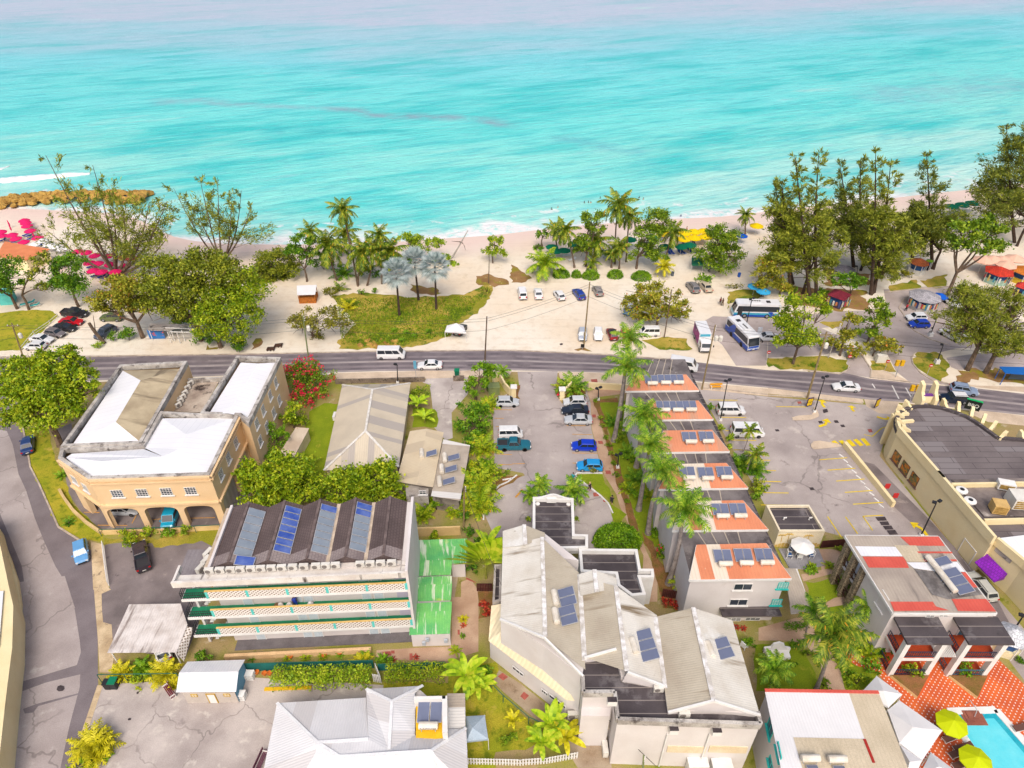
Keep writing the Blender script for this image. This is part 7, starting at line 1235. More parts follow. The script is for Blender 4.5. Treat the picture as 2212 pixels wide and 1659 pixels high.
# --- planting of the lower gardens
for i,(x,y,rx)in enumerate(((420,545,115),(640,545,120),(800,540,100),(1020,540,120))):shrub('L',x,y,rx,88,'lime',f'{ORD[i]} section from the left of the flowering hedge below the balconies',name='hedge',cat='hedge',group='hedge sections below the balcony block',leaf=.26,h=2.2,dens=2.4,boxy=True)
shrub('L',1525,495,255,85,'mango','long clipped hedge beside the white gate below the annexe',name='hedge',cat='hedge',leaf=.22,h=1.7,boxy=True,dens=2.2)
for x,y,R_,kd,l in((1060,420,100,'gold','yellow green palm clump in the middle of the potted plant row'),(1080,380,70,'hedge','leafy clump right of the potted plants'),(410,395,45,'areca','potted palm, first from the left under the planter wall'),(570,390,55,'areca','potted palm, second under the planter wall'),(720,385,50,'areca','potted palm, third under the planter wall'),(870,360,45,'hedge','potted palm, fourth under the planter wall'),(105,390,45,'dark','dark spiky plant at the hedge end by the shed'),(1220,410,60,'hedge','broad leafed clump at the patio corner'),(1930,60,50,'gold','yellow spiky plant in the path planter'),(1925,200,30,'hedge','small green plant in the path planter'),(1860,330,60,'areca','palm clump behind the banana plants')):tuft('L',x,y,R_,kd,l,nf=14)
for x,y,l in((1520,385,'red cordyline beside the tiled path'),(1320,405,'red leafed plant at the hedge end'),(1930,110,'maroon plant in the path planter')):tuft('L',x,y,30,'red',l,nf=12,name='red_plant')
banana('L',1960,620,230,'tall banana plant beside the tin roofed hutch',n=11,stem=.45);banana('L',2060,660,170,'shorter banana plant leaning over the lower lawn',n=9,stem=.3)
banana('N',450,1290,200,'ragged banana plant with yellowing leaves by the white picket fence',n=12);banana('N',370,1420,170,'bright banana plant overhanging the white picket fence',n=10);banana('N',570,1390,190,'banana plant with orange dying leaves by the hotel wall',n=9,kind='gold');banana('N',140,1230,110,'small yellow banana plant on the lower lawn',n=8,kind='gold')
for x,y,R_,kd,l in((1050,860,110,'gold','yellow ginger clump by the carport, left'),(1440,860,140,'gold','yellow ginger clump by the carport, right'),(1225,800,90,'hedge','fan leafed green plant between the ginger clumps'),(1500,940,60,'gold','yellow plant against the shed wall')):tuft('J',x,y,R_,kd,l,nf=26,wide=.13)
tuft('J',830,1500,190,'gold','large bright yellow ginger clump in the kerbed bed',nf=54,wide=.14);shrub('J',730,1620,110,60,'lime','lime bush at the bottom edge beside the ginger clump',h=1.2);tuft('J',920,1560,60,'hedge','small green plant in the kerbed bed',nf=14)
for x,y,R_,kd,l in((1130,1020,95,'mango','bright shrub behind the fence over the teal minivan bay'),(1300,1010,85,'mango','yellow green shrub behind the fence below the arches'),(1480,1010,70,'hedge','green shrub behind the fence by the right arch'),(1630,1000,60,'bush','low shrub at the fence near the dark roof'),(1150,1090,80,'areca','feathery shrub above the black pickup')):shrub('I',x,y,R_,R_*.6,kd,l,h=1.8)
tuft('I',600,930,55,'dark','small dark palm on the grass verge',nf=16);tuft('I',540,520,60,'hedge','young palm at the corner of the beige building',nf=14)
palm(('R',305,1160),(415,800),200,'coco','large coconut palm leaning over the poolside garden',nf=20,tr=(.22,.14),hang=.5,lo=-.9,bk=barkg,nl=26);palm(('R',235,890),(285,650),90,'royal','slim green palm beside the awning lawn',nf=14,tr=(.13,.09));palm(('R',20,1150),(50,1030),110,'gold' if 0 else 'royal','low yellow green palm on the bottom lawn',nf=16,tr=(.14,.1),lo=-.3);palm(('R',640,745),(640,620),95,'royal','leafy palm against the villa wall',nf=16,tr=(.16,.12),lo=-.6)
for i,(x,y,R_,kd,l)in enumerate(((610,830,75,'broad','dense shrub at the villa corner by the pool path'),(720,900,70,'dark','dark shrub beside the left balcony planter'),(560,1080,90,'mango','big leafed shrub by the patio edge'),(500,1040,50,'hedge','small shrub on the patio kerb'),(450,520,45,'hedge','shrub beside the villa veranda steps'),(250,920,45,'bush','shrub at the curve of the garden path'),(350,1110,50,'bush','shrub at the foot of the leaning palm'),(150,980,45,'bush','flowering shrub beside the white fountain'),(880,1010,80,'mango','shrub in the left balcony planter'),(1235,1000,80,'hedge','broad shrub in the right balcony planter'),(1600,830,60,'hedge','tall shrub by the bar hut at the right edge'),(1590,960,50,'dark','dark shrub in the pool bar planter'),(460,260,42,'bush','clipped shrub by the brown fence near the villa'))):shrub('R',x,y,R_,R_*.7,kd,l,leaf=.26)
for i,(x,y,R_,l)in enumerate(((275,385,35,'small palm in the bed by the deck, left'),(385,380,40,'yellow plant in the bed by the deck, right'),(650,940,70,'fern like clump beside the patio stepping edge'),(470,1000,55,'fern like clump on the patio kerb bed'))):tuft('R',x,y,R_,'areca',l,nf=16)
shrub('R',168,762,75,22,'dark','clipped dark hedge box under the terrace awning',name='hedge',cat='hedge',h=1.,boxy=True,dens=1.6,leaf=.2);shrub('N',2090,545,60,50,'hedge','round ball shaped bush at the garden path',h=1.9,leaf=.2,dens=1.6);tuft('N',1990,430,30,'red','red cordyline by the terrace ground floor',nf=14);tuft('N',2050,440,30,'red','second red cordyline beside the white urn',nf=14)
pp=[W('B',x,y)for x,y in((700,1200),(1700,1190),(1980,1170),(1640,1520),(1280,1600),(740,1600))];n=14000;P=np.stack([nr.uniform(min(p.x for p in pp),max(p.x for p in pp),n),nr.uniform(min(p.y for p in pp),max(p.y for p in pp),n),np.full(n,.01)],1)
def inside(x,y,poly):
 c=False
 for a,e in zip(poly,poly[1:]+poly[:1]):
  if(a.y>y)!=(e.y>y)and x<(e.x-a.x)*(y-a.y)/(e.y-a.y)+a.x:c=not c
 return c
P=np.array([p for p in P if inside(p[0],p[1],pp)]);d=unit(len(P))*.6;d[:,2]=1;tag(quads('grass',leaves(P,.34,asp=2.2,dirs=d),LM['bush']),kind='stuff')
for i,(q,x,y,rx,kd,h_,l)in enumerate((('F',1820,1080,110,'dark',2.4,'shrub at the driveway end behind the outbuilding'),('F',1950,1240,110,'hedge',2.2,'green shrub along the hotel lot edge, upper'),('F',2020,1420,100,'mango',2,'bright shrub by the turning circle kerb'),('F',1830,1390,90,'hedge',2.4,'shrub between the lean-to and the palm clumps'),('F',1980,940,80,'dark',2,'dark shrub beside the small white van'),('F',2010,600,60,'dark',2,'shrub behind the olive transformer box'),('F',420,870,90,'mango',2.4,'bright shrub at the edge of the narrow lawn'),('F',300,1090,90,'hedge',2,'fern like shrub against the beige building'),('F',130,1180,90,'dark',2,'dark shrub at the corner of the beige building'),('F',1560,1600,90,'hedge',2,'shrub in front of the lean-to wall'),('F',1330,1540,100,'mango',2.6,'shrub at the right end of the mango trees'),('M',300,470,70,'areca',1.2,'low plants along the peach yard wall'),('M',560,330,60,'hedge',2,'shrub beside the wooden service pole'),('G',1000,1180,70,'hedge',1.4,'shrub on the terrace lawn by the tall trunk'),('G',1090,1500,80,'hedge',1.8,'shrub at the foot of the terrace wall, middle'),('G',1130,1020,60,'dark',1.8,'shrub against the third terrace unit'),('G',930,1010,60,'bush',1.4,'shrub at the foot of the tallest royal palm'),('O',350,1010,60,'hedge',1.4,'shrub behind the clipped dome bush'),('O',1000,200,40,'lime',1.5,'hedge at the minibus bay'),('O',1100,420,80,'hedge',2,'shrub under the scrawny palm'),('O',1250,640,80,'mango',2,'yellow shrub at the fifth orange roof corner'),('O',1700,1310,80,'hedge',.9,'low plants edging the grey deck'),('O',1980,1440,80,'dark',1.6,'shrub beneath the villa veranda'),('R',700,780,70,'dark',2.2,'dark shrub against the villa side wall'),('R',640,1010,70,'hedge',1.8,'shrub beside the patio stepping edge'),('R',560,900,60,'mango',1.8,'shrub in the middle of the poolside bed'),('R',470,800,60,'bush',1.4,'shrub on the lawn beside the leaning palm'),('R',180,870,50,'hedge',1.,'shrub on the path edge by the fountain'),('L',1990,520,90,'hedge',1.6,'shrub under the tall banana plant'),('L',2120,480,70,'dark',1.6,'shrub at the side gate corner'),('L',1260,400,60,'hedge',1.2,'shrub at the patio end of the hedge'),('N',120,1330,80,'bush',1.4,'shrub on the lower lawn'),('J',1240,880,90,'areca',1.2,'low plants along the green wire fence'),('K',380,1520,90,'dark',1.4,'dark shrub at the carport screen'),('H',180,300,80,'dark',2,'undergrowth at the left casuarina trunks'),('H',450,300,70,'hedge',1.8,'undergrowth beside the maroon stall'),('D',1130,1300,110,'olive',1.6,'scrub beside the pavilion railing'),('D',700,1360,70,'dark',2,'shrub beside the grey roofed kiosk'))):shrub(q,x,y,rx,rx*.6,kd,l,h=h_,leaf=.3,dens=1.3)
# ---- poles, wires and lamps
woodp=mat('pole_timber',(166,146,104),(130,112,80),1.5,.9);lampm=paint((44,44,48),.5,name='lamp_black');galv=paint((190,192,196),.5,.2,name='galvanised')
TOPS={}
def pole(key,base,top,label,r=.15,arm=False,tank=0,m=None):
 p=W(*base);c=at(*top,p.y);o=thing('utility_pole',label,'utility pole',p);MB(m or woodp).tube([p,c],[r,r*.7],8).build('pole',o);TOPS[key]=c
 if arm:a=MB(woodp);d=Vector((1.2,0,0));a.beam(c-d-Vector((0,0,.6)),c+d-Vector((0,0,.6)),.12,.14);a.build('crossarm',o)
 for i in range(3):s=MB(white);q_=c+Vector((-.9+.9*i,0,-.5))if arm else c+Vector((.15,0,-.3-.4*i));s.lathe([(.05,0),(.09,.08),(.05,.2),(0,.22)],6,q_);s.build('insulator',o)
 for i in range(tank):t=MB(acm);t.lathe([(.32,0),(.34,.1),(.34,.8),(.2,.95),(0,.96)],10,c+Vector((.55+.75*i,-.1,-3.)));t.build('transformer',o)
pole(0,('E',215,915),('E',100,580),'timber utility pole with a crossarm and transformer at the left edge',arm=True,tank=1);pole(1,('F',460,372),('B',405,1345),'greenish timber utility pole between the road and flowering bush',tank=1,m=mat('green_pole',(150,160,110),(120,130,90),1.5,.9));pole(2,('F',1978,350),('B',1995,1352),'dark utility pole by the hotel driveway with a cable box',m=bark);pole(3,('C',622,1590),('C',672,1056),'tall bare utility pole in the sand lot');pole(4,('G',1640,600),('C',1758,1425),'leaning utility pole with two transformers beside the yellow bench',tank=2);pole(5,('H',338,1230),('H',508,655),'thick leaning utility pole at the parking lot exit',r=.2,arm=True,tank=1)
pole(6,('C',1315,1535),('C',1380,1120),'brown pole rising through the almond tree',r=.12,m=bark);pole(7,('H',520,880),('H',628,580),'slender concrete pole behind the park entrance trees',r=.1,m=greyside);pole(8,('B',2010,1065),('B',2016,815),'thin brown pole standing alone on the beach',r=.1,m=bark);pole(9,('M',550,405),('M',556,50),'wooden service pole behind the peach yard wall',r=.13);pole(10,('N',118,620),('N',120,240),'stub service pole beside the hotel side gate',r=.13);pole(11,('N',1215,1690),('N',1225,1490),'mossy service pole at the bottom edge',r=.12,m=bpy.data.materials['green_pole'])
wm_=paint((70,66,66),.6,name='cable');far_l,far_r=W('0',-500,745,12),W('0',2700,760,12);SP=[(far_l,TOPS[0]),(TOPS[0],TOPS[1]),(TOPS[1],TOPS[2]),(TOPS[2],TOPS[3]),(TOPS[3],TOPS[4]),(TOPS[4],TOPS[5]),(TOPS[5],far_r)]
NM=('beyond the left pole','between the left and greenish poles','from the greenish pole to the driveway pole','from the driveway pole to the sand lot pole','between the sand lot pole and the bench pole','between the bench and car park exit poles','beyond the car park exit pole')
for(a,c),nm in zip(SP,NM):
 for j,dz in enumerate((-.4,-1.1,-3.2)):
  b=MB(wm_);L=(c-a).length;b.tube([a.lerp(c,k_/10)+Vector((0,.25*j,dz-4*(k_/10)*(1-k_/10)*L*.022))for k_ in range(11)],.022,4);tag(b.build('power_line'),f"{('top', 'middle', 'lowest')[j]} power line {nm}",'cable','overhead power lines')
for a,c,l in((TOPS[10],W('N',1330,1580,3),'sagging black cable over the hotel side roof'),(TOPS[9],TOPS[10],'service cable between the two wooden service poles')):b=MB(wm_);b.tube([a.lerp(c,k_/8)-Vector((0,0,4*k_/8*(1-k_/8)*1.2))for k_ in range(9)],.03,4);tag(b.build('power_line'),l,'cable')
def lamp(base,top,label,heads=2,foot=False):
 p=W(*base);c=at(*top,p.y);o=thing('street_lamp',label,'street lamp',p);MB(lampm).tube([p,c],[.11,.07],8).build('pole',o)
 for i in range(heads):s=1 if i else-1;h=MB(lampm);h.box(c+Vector((.3*s,0,.1+.25*i)),(.5,.4,.25),.5*s);h.build('floodlight',o)
 MB(white).box(p+Vector((0,0,.4 if foot else .2)),(.8,.8,.8)if foot else(.5,.5,.4),taper=.85).build('base',o)
lamp(('G',1800,865),(('G'),1862,530),'black floodlight pole beside the white minivan');lamp(('H',400,1350),('H',490,1055),'black floodlight pole on the kerbed island by the exit');lamp(('T',450,528),('T',575,265),'black twin floodlight pole at the cream shop alley');lamp(('Y',335,462),('Y',380,262),'slim lamp post in front of the blue and teal coach');lamp(('H',1400,690),('H',1455,545),'park lamp with a square white base by the blue hatchback',1,True);lamp(('H',1456,925),('H',1515,768),'park lamp with a square white base on the grass island',1,True);lamp(('F',1225,545),('F',1219,385),'thin lamp post behind the stone front wall',1);lamp(('G',745,690),('G',748,595),'small black garden lamp at the head of the tan path');lamp(('G',912,1275),('G',920,1170),'small black garden lamp beside the cycads');lamp(('Y',1345-150,180),('Y',1240-20,0),'dark lamp post in front of the souvenir stall',1);lamp(('R',1560,785),('R',1622,690),'black lamp post at the right edge by the bar hut',1)
# ---- parasols and loungers
def parasol(c,label,open_=True,tilt=.0,name='parasol',hex_=8):
 m=paint(c,.7,0,.2,'parasol_cloth');o=thing(name,label,'parasol',(0,0,0));MB(white).tube([(0,0,0),(0,0,2.4)],.03,6).build('pole',o,org=(0,0,0));b=MB(m)
 if open_:
  b.lathe([(1.38,1.86),(1.4,1.98),(.7,2.3),(.42,2.42)],hex_,(0,0,0));b.lathe([(.48,2.4),(0,2.6)],hex_,(0,0,0));b.build('canopy',o,org=(0,0,0))
 else:b.lathe([(.06,.8),(.2,1.1),(.16,1.8),(.05,2.5),(0,2.55)],hex_);b.build('canopy',o,org=(0,0,0))
 return o
PK=(240,34,110);PP_={}
def place(kind,c,pts,lab,group,sc=1.,open_=True,lower=1.9,q='V',jit=.25):
 for i,(x,y)in enumerate(pts):
  k_=(kind,c,open_);p=W(q,x,y,lower);p.z=0 if p.y<shore(p.x)-14 else-.3;l=lab.format(ORD[i]if i<20 else ORD[i-20])
  if k_ not in PP_:PP_[k_]=o=parasol(c,l,open_);o.location=p;o['group']=group;o.scale=(sc,)*3
  else:dup(PP_[k_],loc=p,rz=rng.random(),label=l,group=group,sc=sc)
place('p',PK,[(225,112),(245,145),(258,175),(287,220),(360,287),(115,260),(152,294),(225,328),(10,232),(14,268)],'{} open pink parasol from the top among those above the orange roof','pink parasols above the orange roof')
place('p',PK,[(735,418),(825,427),(905,455),(1030,460),(565,510),(850,525),(930,532),(1050,540),(885,600),(965,612),(1095,610),(1245,480),(1190,555),(1180,470)],'{} pink parasol from the top among those under the wind blown tree','pink parasols under the feathery tree')
place('c',PK,[(83,150),(103,200),(318,260)],'{} closed pink parasol from the left','closed pink parasols',open_=False,lower=1.2)
place('w',(252,250,248),[(405,315),(325,352),(460,350),(520,370),(600,390)],'{} white parasol from the left beside the orange roof','white beach parasols')
place('y',(252,214,0),[(690,300),(768,290),(682,348),(768,338),(850,285),(530,305),(1260,243),(860,330)],'{} yellow parasol on the beach behind the dense almond tree','yellow beach parasols',q='X',sc=1.25)
place('g',(0,118,84),[(665,402),(735,390),(540,402),(430,325),(260,345)],'{} dark green parasol near the yellow ones','green beach parasols',q='X',sc=1.15);place('g',(0,118,84),[(452,790),(345,760),(380,795),(530,735)],'{} dark green parasol under the coconut palms','green parasols under the palms',q='C',sc=1.1);place('g',(0,118,84),[(1580,770),(1670,755),(1755,740)],'{} green parasol beyond the right park trees','green parasols beyond the park',q='D',sc=1.3)
place('b',(16,96,206),[(1148,308)],'{} blue parasol beside the dense almond tree','blue parasols',q='X');place('b',(16,96,206),[(470,545)],'{} blue parasol beside the octagonal stall','blue parasols at the stall',q='W',sc=1.1);place('t',(244,196,170),[(950,235),(1040,240),(1075,285),(865,240),(1160,225)],'{} pale pink parasol in the crafts market at the right','pale market parasols',q='W',sc=1.6);place('b2',(60,170,220),[(400,165),(470,205)],'{} tattered parasol behind the blue and teal coach','parasols behind the coach',q='Y',sc=1.1)
def lounger(c,label,name='sun_lounger'):
 o=thing(name,label,'sun lounger',(0,0,0));Z=(0,0,0);b=MB(paint(c,.7,name='lounger_cushion'));b.box((-.3,0,.38),(1.3,.62,.08));b.build('cushion',o,org=Z);b=MB(paint(c,.7,name='lounger_cushion'));b.face([(.35,-.31,.4),(.95,-.31,.78),(.95,.31,.78),(.35,.31,.4)]);b.face([(.35,-.31,.34),(.35,.31,.34),(.95,.31,.72),(.95,-.31,.72)]);b.build('backrest',o,org=Z);f=MB(white);f.box((0,0,.3),(1.95,.68,.06));f.build('frame',o,org=Z)
 for x in(-.8,.7):
  for y in(-.28,.28):MB(white).box((x,y,.14),(.06,.06,.28)).build('leg',o,org=Z)
 return o
LG={}
def lounge(c,q,pts,lab,group,rz=1.9,sc=1.):
 for i,(x,y)in enumerate(pts):
  p=W(q,x,y,.3);p.z=.02;r=rz+rng.uniform(-.2,.2);l=lab.format(ORD[i])
  if c not in LG:LG[c]=o=lounger(c,l);o.location=p;o.rotation_euler.z=r;o['group']=group;o.scale=(sc,)*3
  else:dup(LG[c],loc=p,rz=r,label=l,group=group,sc=sc)
lounge((20,70,160),'V',[(285,265),(295,290),(405,350),(20,310),(145,320),(865,560),(1080,575),(905,645),(970,655),(1015,660),(380,345),(250,255)],'{} blue sun lounger among the pink parasols','blue loungers among pink parasols',.9);lounge((20,70,160),'X',[(655,437),(680,437),(735,428),(755,428),(570,440),(595,440),(690,380),(770,372)],'{} navy sun lounger under the dark green parasols','navy loungers by the green parasols',1.9);lounge((60,196,190),'V',[(240,915),(290,900),(335,925)],'{} turquoise sun lounger on the lawn edge','turquoise loungers',.6)
lounge((110,72,60),'U',[(690,710),(780,790),(740,835),(770,925),(1250,630),(600,620)],'{} brown wicker lounger beside the pool','wicker pool loungers',.3);lounge((250,250,250),'C',[(470,825),(520,860),(330,820)],'{} white lounger under the leaning palm','white loungers under the palms',.3)
for x,y,l in((695,600,'lime green parasol at the pool corner'),(885,890,'lime green parasol cut by the bottom edge')):o=parasol((206,220,0),l);o.location=W('U',x,y,2.2)*1;o.location.z=0;o.scale=(1.12,)*3
o=parasol((252,250,246),'large white parasol over the deck table');o.location=W('O',1635,1125,2.2);o.location.z=.1;o.scale=(1.1,)*3
b=MB(mat('grey_deck_boards',(176,174,178),(140,138,144),.4,.8,tile=(3,.2,.02,(110,108,112))));b.prism(PL('O',[(1425,1150),(1770,1150),(1830,1290),(1690,1330),(1520,1320)]),.0,.12);tag(b.build('deck'),kind='structure')
def chair(q,x,y,rz,label,c=(250,250,250),seat=(40,100,170),name='deck_chair'):
 p=W(q,x,y,.12);o=thing(name,label,'chair',p,None,rz);Z=(0,0,0);MB(paint(seat,.7,name='seat_cloth')).box((0,0,.4),(.6,.6,.08)).build('seat',o,org=Z);MB(paint(c,.6,name='chair_paint')).box((0,.33,.75),(.66,.08,.8)).build('backrest',o,org=Z)
 for i in(-1,1):
  MB(paint(c,.6,name='chair_paint')).box((i*.34,0,.62),(.08,.7,.05)).build('armrest',o,org=Z)
  for k_ in(-1,1):MB(paint(c,.6,name='chair_paint')).box((i*.32,k_*.3,.2),(.07,.07,.4)).build('leg',o,org=Z)
chair('O',1515,1215,1.4,'white deck chair left of the white parasol');chair('O',1600,1225,3.1,'white deck chair in front of the white parasol');chair('O',1700,1215,-1.4,'white deck chair right of the white parasol');chair('O',1540,1165,.4,'white deck chair behind the white parasol');chair('N',2055,590,2.2,'blue and white chair by the ball shaped bush');chair('R',520,480,1.5,'white armchair with a green cushion on the villa veranda',seat=(40,140,70))
# ---- roof water heaters: tank and collectors on a stand
tankm=mat('water_tank',(244,236,222),(222,210,190),1.2,.5,fine=.05)
def make_heater(np_):
 o=thing('water_heater','x','water heater',(0,0,0));Z=Vector();ORG[o.name]=Z;b=MB(tankm);b.lathe([(0,-.85),(.3,-.82),(.33,-.7),(.33,.7),(.3,.82),(0,.85)],12,(0,0,.55),axis='x');b.build('tank',o)
 f=MB(galv);[f.beam((x,y,0),(x,0,.5),.06,.06)for x in(-.6,.6)for y in(-.25,.25)];f.build('stand',o)
 for i in range(np_):x0=-np_*.55+i*1.1;panel('x',[(x0+.03,.45,.12),(x0+1.07,.45,.12),(x0+1.07,2.1,.55),(x0+.03,2.1,.55)],PVD,'','',parent=o)
 return o
PVD=paint((118,126,152),.15,name='collector_glass');HP={n_:make_heater(n_)for n_ in(1,2,3)};used=set()
def heater(q,x,y,z,rz,n_,label,group=None,sc=1.):
 p=W(q,x,y,z+.5);p.z=z
 if n_ not in used:used.add(n_);o=HP[n_];o.location=p;o.rotation_euler.z=rz;o.scale=(sc,)*3;o['label']=label;(group and o.__setitem__('group',group))
 else:dup(HP[n_],loc=p,rz=rz,label=label,group=group,sc=sc)
UN=('first','second','third','fourth','fifth','sixth')
for u_,q,pts in((0,'G',[(1215,545),(1330,540),(1440,538)]),(1,'G',[(1320,775),(1435,775),(1550,773)]),(2,'G',[(1548,1050),(1697,1047)]),(3,'O',[(655,532),(818,537),(980,530)]),(4,'O',[(948,862),(1100,860)]),(5,'O',[(970,1275),(1150,1268),(1330,1265)])):
 for i,(x,y)in enumerate(pts):heater(q,x,y,8.75,0,2,f'{ORD[i]} solar water heater from the left on the {UN[u_]} orange roof from the road','solar heaters on the orange terrace',.95)
for q,x,y,z,n_,l in(('M',1340,1015,9.5,2,'solar heater with two grey panels on the left complex gable'),('M',1345,1175,9.5,2,'solar heater with bright blue panels on the left complex gable'),('N',1145,580,9.4,3,'solar heater with three panels on the middle complex gable'),('N',1775,610,9.5,2,'solar heater on the right complex gable by the lawn'),('F',1432,1155,3.9,1,'solar heater on the cream gabled outbuilding roof'),('F',1630,1190,3.0,1,'first solar heater on the grey lean-to roof'),('F',1605,1290,3.0,1,'second solar heater on the grey lean-to roof'),('F',1585,1395,3.0,1,'third solar heater on the grey lean-to roof'),('R',1040,352,8.02,1,'farthest solar heater on the patchwork villa roof'),('R',1098,425,8.02,1,'middle solar heater on the patchwork villa roof'),('R',1158,502,8.02,2,'nearest solar heater on the patchwork villa roof')):heater(q,x,y,z,R(-82),n_,l,sc=1.05)
heater('L',1628,975,4.45,0,2,'solar heater with a printed white tank on the orange roof terrace',sc=1.15);heater('R',270,1597,8.05,R(180),1,'left water heater on the corner block roof');heater('R',440,1602,8.05,R(180),1,'right water heater on the corner block roof')
def text(s,p,rz,size,m,tilt=90.,parent=None,name='lettering'):
 c=bpy.data.curves.new(name,'FONT');c.body=s;c.size=size;c.align_x='CENTER';c.extrude=.004;c.materials.append(m);q_=bpy.data.objects.new('tmp',c);me=bpy.data.meshes.new_from_object(q_);bpy.data.objects.remove(q_);o=link(name,me,parent);o.location=p-(ORG[parent.name]if parent else Vector());o.rotation_euler=(R(tilt),0,rz);return o
tp=W('L',1628,975,4.95);hp_=[o for o in COL.objects if o.get('label','').startswith('solar heater with a printed')][0];ORG[hp_.name]=Vector(hp_.location);tx=text('SUNPOWER',Vector((0,-.34,.5))+ORG[hp_.name],0,.26,lampm,80,hp_)
ACP.location=W('N',1345,955,8.22);ac(W('N',1555,1165,8.22),0,'white air conditioner on the front edge below the right complex gable','air conditioners of the hotel complex',1.1);ac(W('N',900,1455,.02),1.6,'white air conditioner on the ground beside the hotel bay','air conditioners of the hotel complex',1.4);ac(W('N',640,1175,.8),0,'white air conditioner under the cream lean-to by the banana plants','air conditioners of the hotel complex',1.3)
# ---- huts, stalls and shelters
def stall(q,x,y,r,h,n,rc,wc,label,rh=1.1,goods=0,name='market_kiosk',sides=True):
 p=W(q,x,y);s=mpp(p)*Q[q][2]*r;o=thing(name,label,'kiosk',p);rm=mat('shingle_roof',rc,tuple(v*.8 for v in rc),1.2,.85,tile=(.5,.4,.03,tuple(v*.7 for v in rc)),fine=.12);wmm=mat('stall_wall',wc,rough=.8);b=MB(rm);b.lathe([(s*1.12,h),(s*1.1,h+.08),(0,h+rh)],n,p);b.build('roof',o);b=MB(wmm)
 if sides:b.lathe([(s*.9,0),(s*.9,1.1),(s*.86,1.1)],n,p)
 b.build('counter',o)if sides else None;b=MB(white);[b.tube([p+Vector((s*.92*math.cos(2*math.pi*i/n),s*.92*math.sin(2*math.pi*i/n),0)),p+Vector((s*.92*math.cos(2*math.pi*i/n),s*.92*math.sin(2*math.pi*i/n),h))],.06,5)for i in range(n)];b.build('post_frame',o)
 b=MB(paint((40,90,150),.7,name='stall_inside'));b.lathe([(s*.7,.02),(s*.7,h)],n,p);b.build('inner_wall',o)
 cs=[(190,70,70),(226,196,110),(70,140,160),(226,224,214),(206,130,80),(70,80,130),(200,190,180)]
 for i in range(goods):a=math.pi*(1.02+.96*i/goods);d=Vector((math.cos(a),math.sin(a),0));g=MB(paint(cs[i%7],.8,name='hanging_cloth'));c_=p+d*s*1.03+Vector((0,0,h-.95));g.box(c_,(.06,.34,.8+.22*(i*7%4)),a);g.build('hanging_garment',o)
stall('H',1320,440,120,2.5,8,(196,192,198),(240,236,230),'octagonal grey roofed stall hung with bright clothes',goods=22);stall('D',635,1385,82,2.6,8,(140,136,146),(232,226,216),'grey roofed beach kiosk among the casuarinas');stall('W',235,310,82,2.5,8,(190,104,60),(240,236,226),'brown red roofed pavilion with a white railing');stall('W',990,395,120,2.5,6,(226,66,44),(190,226,206),'bright red roofed market stall at the right',goods=8);stall('W',1230,390,110,2.5,6,(236,140,50),(250,210,60),'orange roofed market stall at the right edge');stall('W',1215,520,70,2.,4,(226,70,60),(80,60,60),'low red awning stall with chairs at the right edge',goods=5);stall('H',590,420,95,2.3,4,(140,40,60),(110,90,110),'maroon souvenir stall with hanging goods under a tree',goods=12);stall('W',340,280,36,2.1,4,(140,190,50),(60,60,70),'small lime green awning beside the pavilion',rh=.4);stall('R',1490,900,90,2.6,8,(236,238,244),(246,232,190),'white roofed pool bar hut at the right edge',rh=1.2,name='bar_hut')
def hut(name,label,cat,q,roof,z,floor,wm,rm,wall=True,slope=0.):
 P=[W(q,x,y,z+(slope if i>1 else 0))for i,(x,y)in enumerate(roof)];c=sum(P,Vector())/4;o=thing(name,label,cat,Vector((c.x,c.y,0)));b=MB(rm);lo=[p-Vector((0,0,.12))for p in P];b.face(P if(P[1]-P[0]).cross(P[2]-P[0]).z>0 else P[::-1]);[b.face([P[i],P[(i+1)%4],lo[(i+1)%4],lo[i]])for i in range(4)];b.build('roof',o);I=[p.lerp(c,.08)for p in P]
 if wall:MB(wm).prism(I,0,floor).build('wall',o)
 for p in I:MB(wm).tube([Vector((p.x,p.y,0)),p-Vector((0,0,.1))],.07,6).build('post',o)
 return o
bam=mat('bamboo',(206,126,50),(160,90,34),3,.8,fine=.25);hut('beach_hut','bamboo beach hut with a white canvas roof','hut','B',[(355,1165),(510,1160),(525,1078),(352,1085)],2.2,1.1,bam,cv,slope=.5)
hut('beach_bar','orange roofed beach bar at the left edge','building','A',[(-40,1110),(225,1140),(430,1045),(40,980)],3.,2.9,cream,mat('orange_shingle',(240,150,100),(226,134,88),.4,.8,tile=(60,.8,.02,(200,120,80))));hut('side_hut','turquoise hut half hidden by the left edge tree','hut','A',[(-40,1450),(90,1440),(110,1380),(-40,1390)],2.4,2.3,turq,turq)
bb=hut('roadside_bar','roadside bar with a blue and red painted front under the spreading trees','bar','E',[(1275,640),(1460,640),(1640,590),(1300,580)],2.4,0,white,greyside,wall=False);A_,B_=W('E',1295,715),W('E',1430,712);g=MB(mat('blue_mural',(50,120,190),(60,130,200),1,.8,spots=(((226,96,70),.9,.55,.06),((60,70,60),1.4,.66,.05))));g.beam(A_+Vector((0,0,1)),B_+Vector((0,0,1)),.1,2.);g.build('painted_front',bb)
pgo=thing('pergola','white post pergola beside the roadside bar','pergola',W('E',1600,740))
for i,(x,y)in enumerate(((1480,750),(1510,735),(1560,755),(1600,735),(1690,755),(1670,720))):p=W('E',x,y);MB(white).tube([p,p+Vector((0,0,2.5))],.09,6).build('post',pgo)
b=MB(white);b.beam(W('E',1470,655,2.5),W('E',1720,660,2.5),.15,.15);b.beam(W('E',1430,620,2.5),W('E',1690,630,2.5),.15,.15);b.build('beam',pgo)
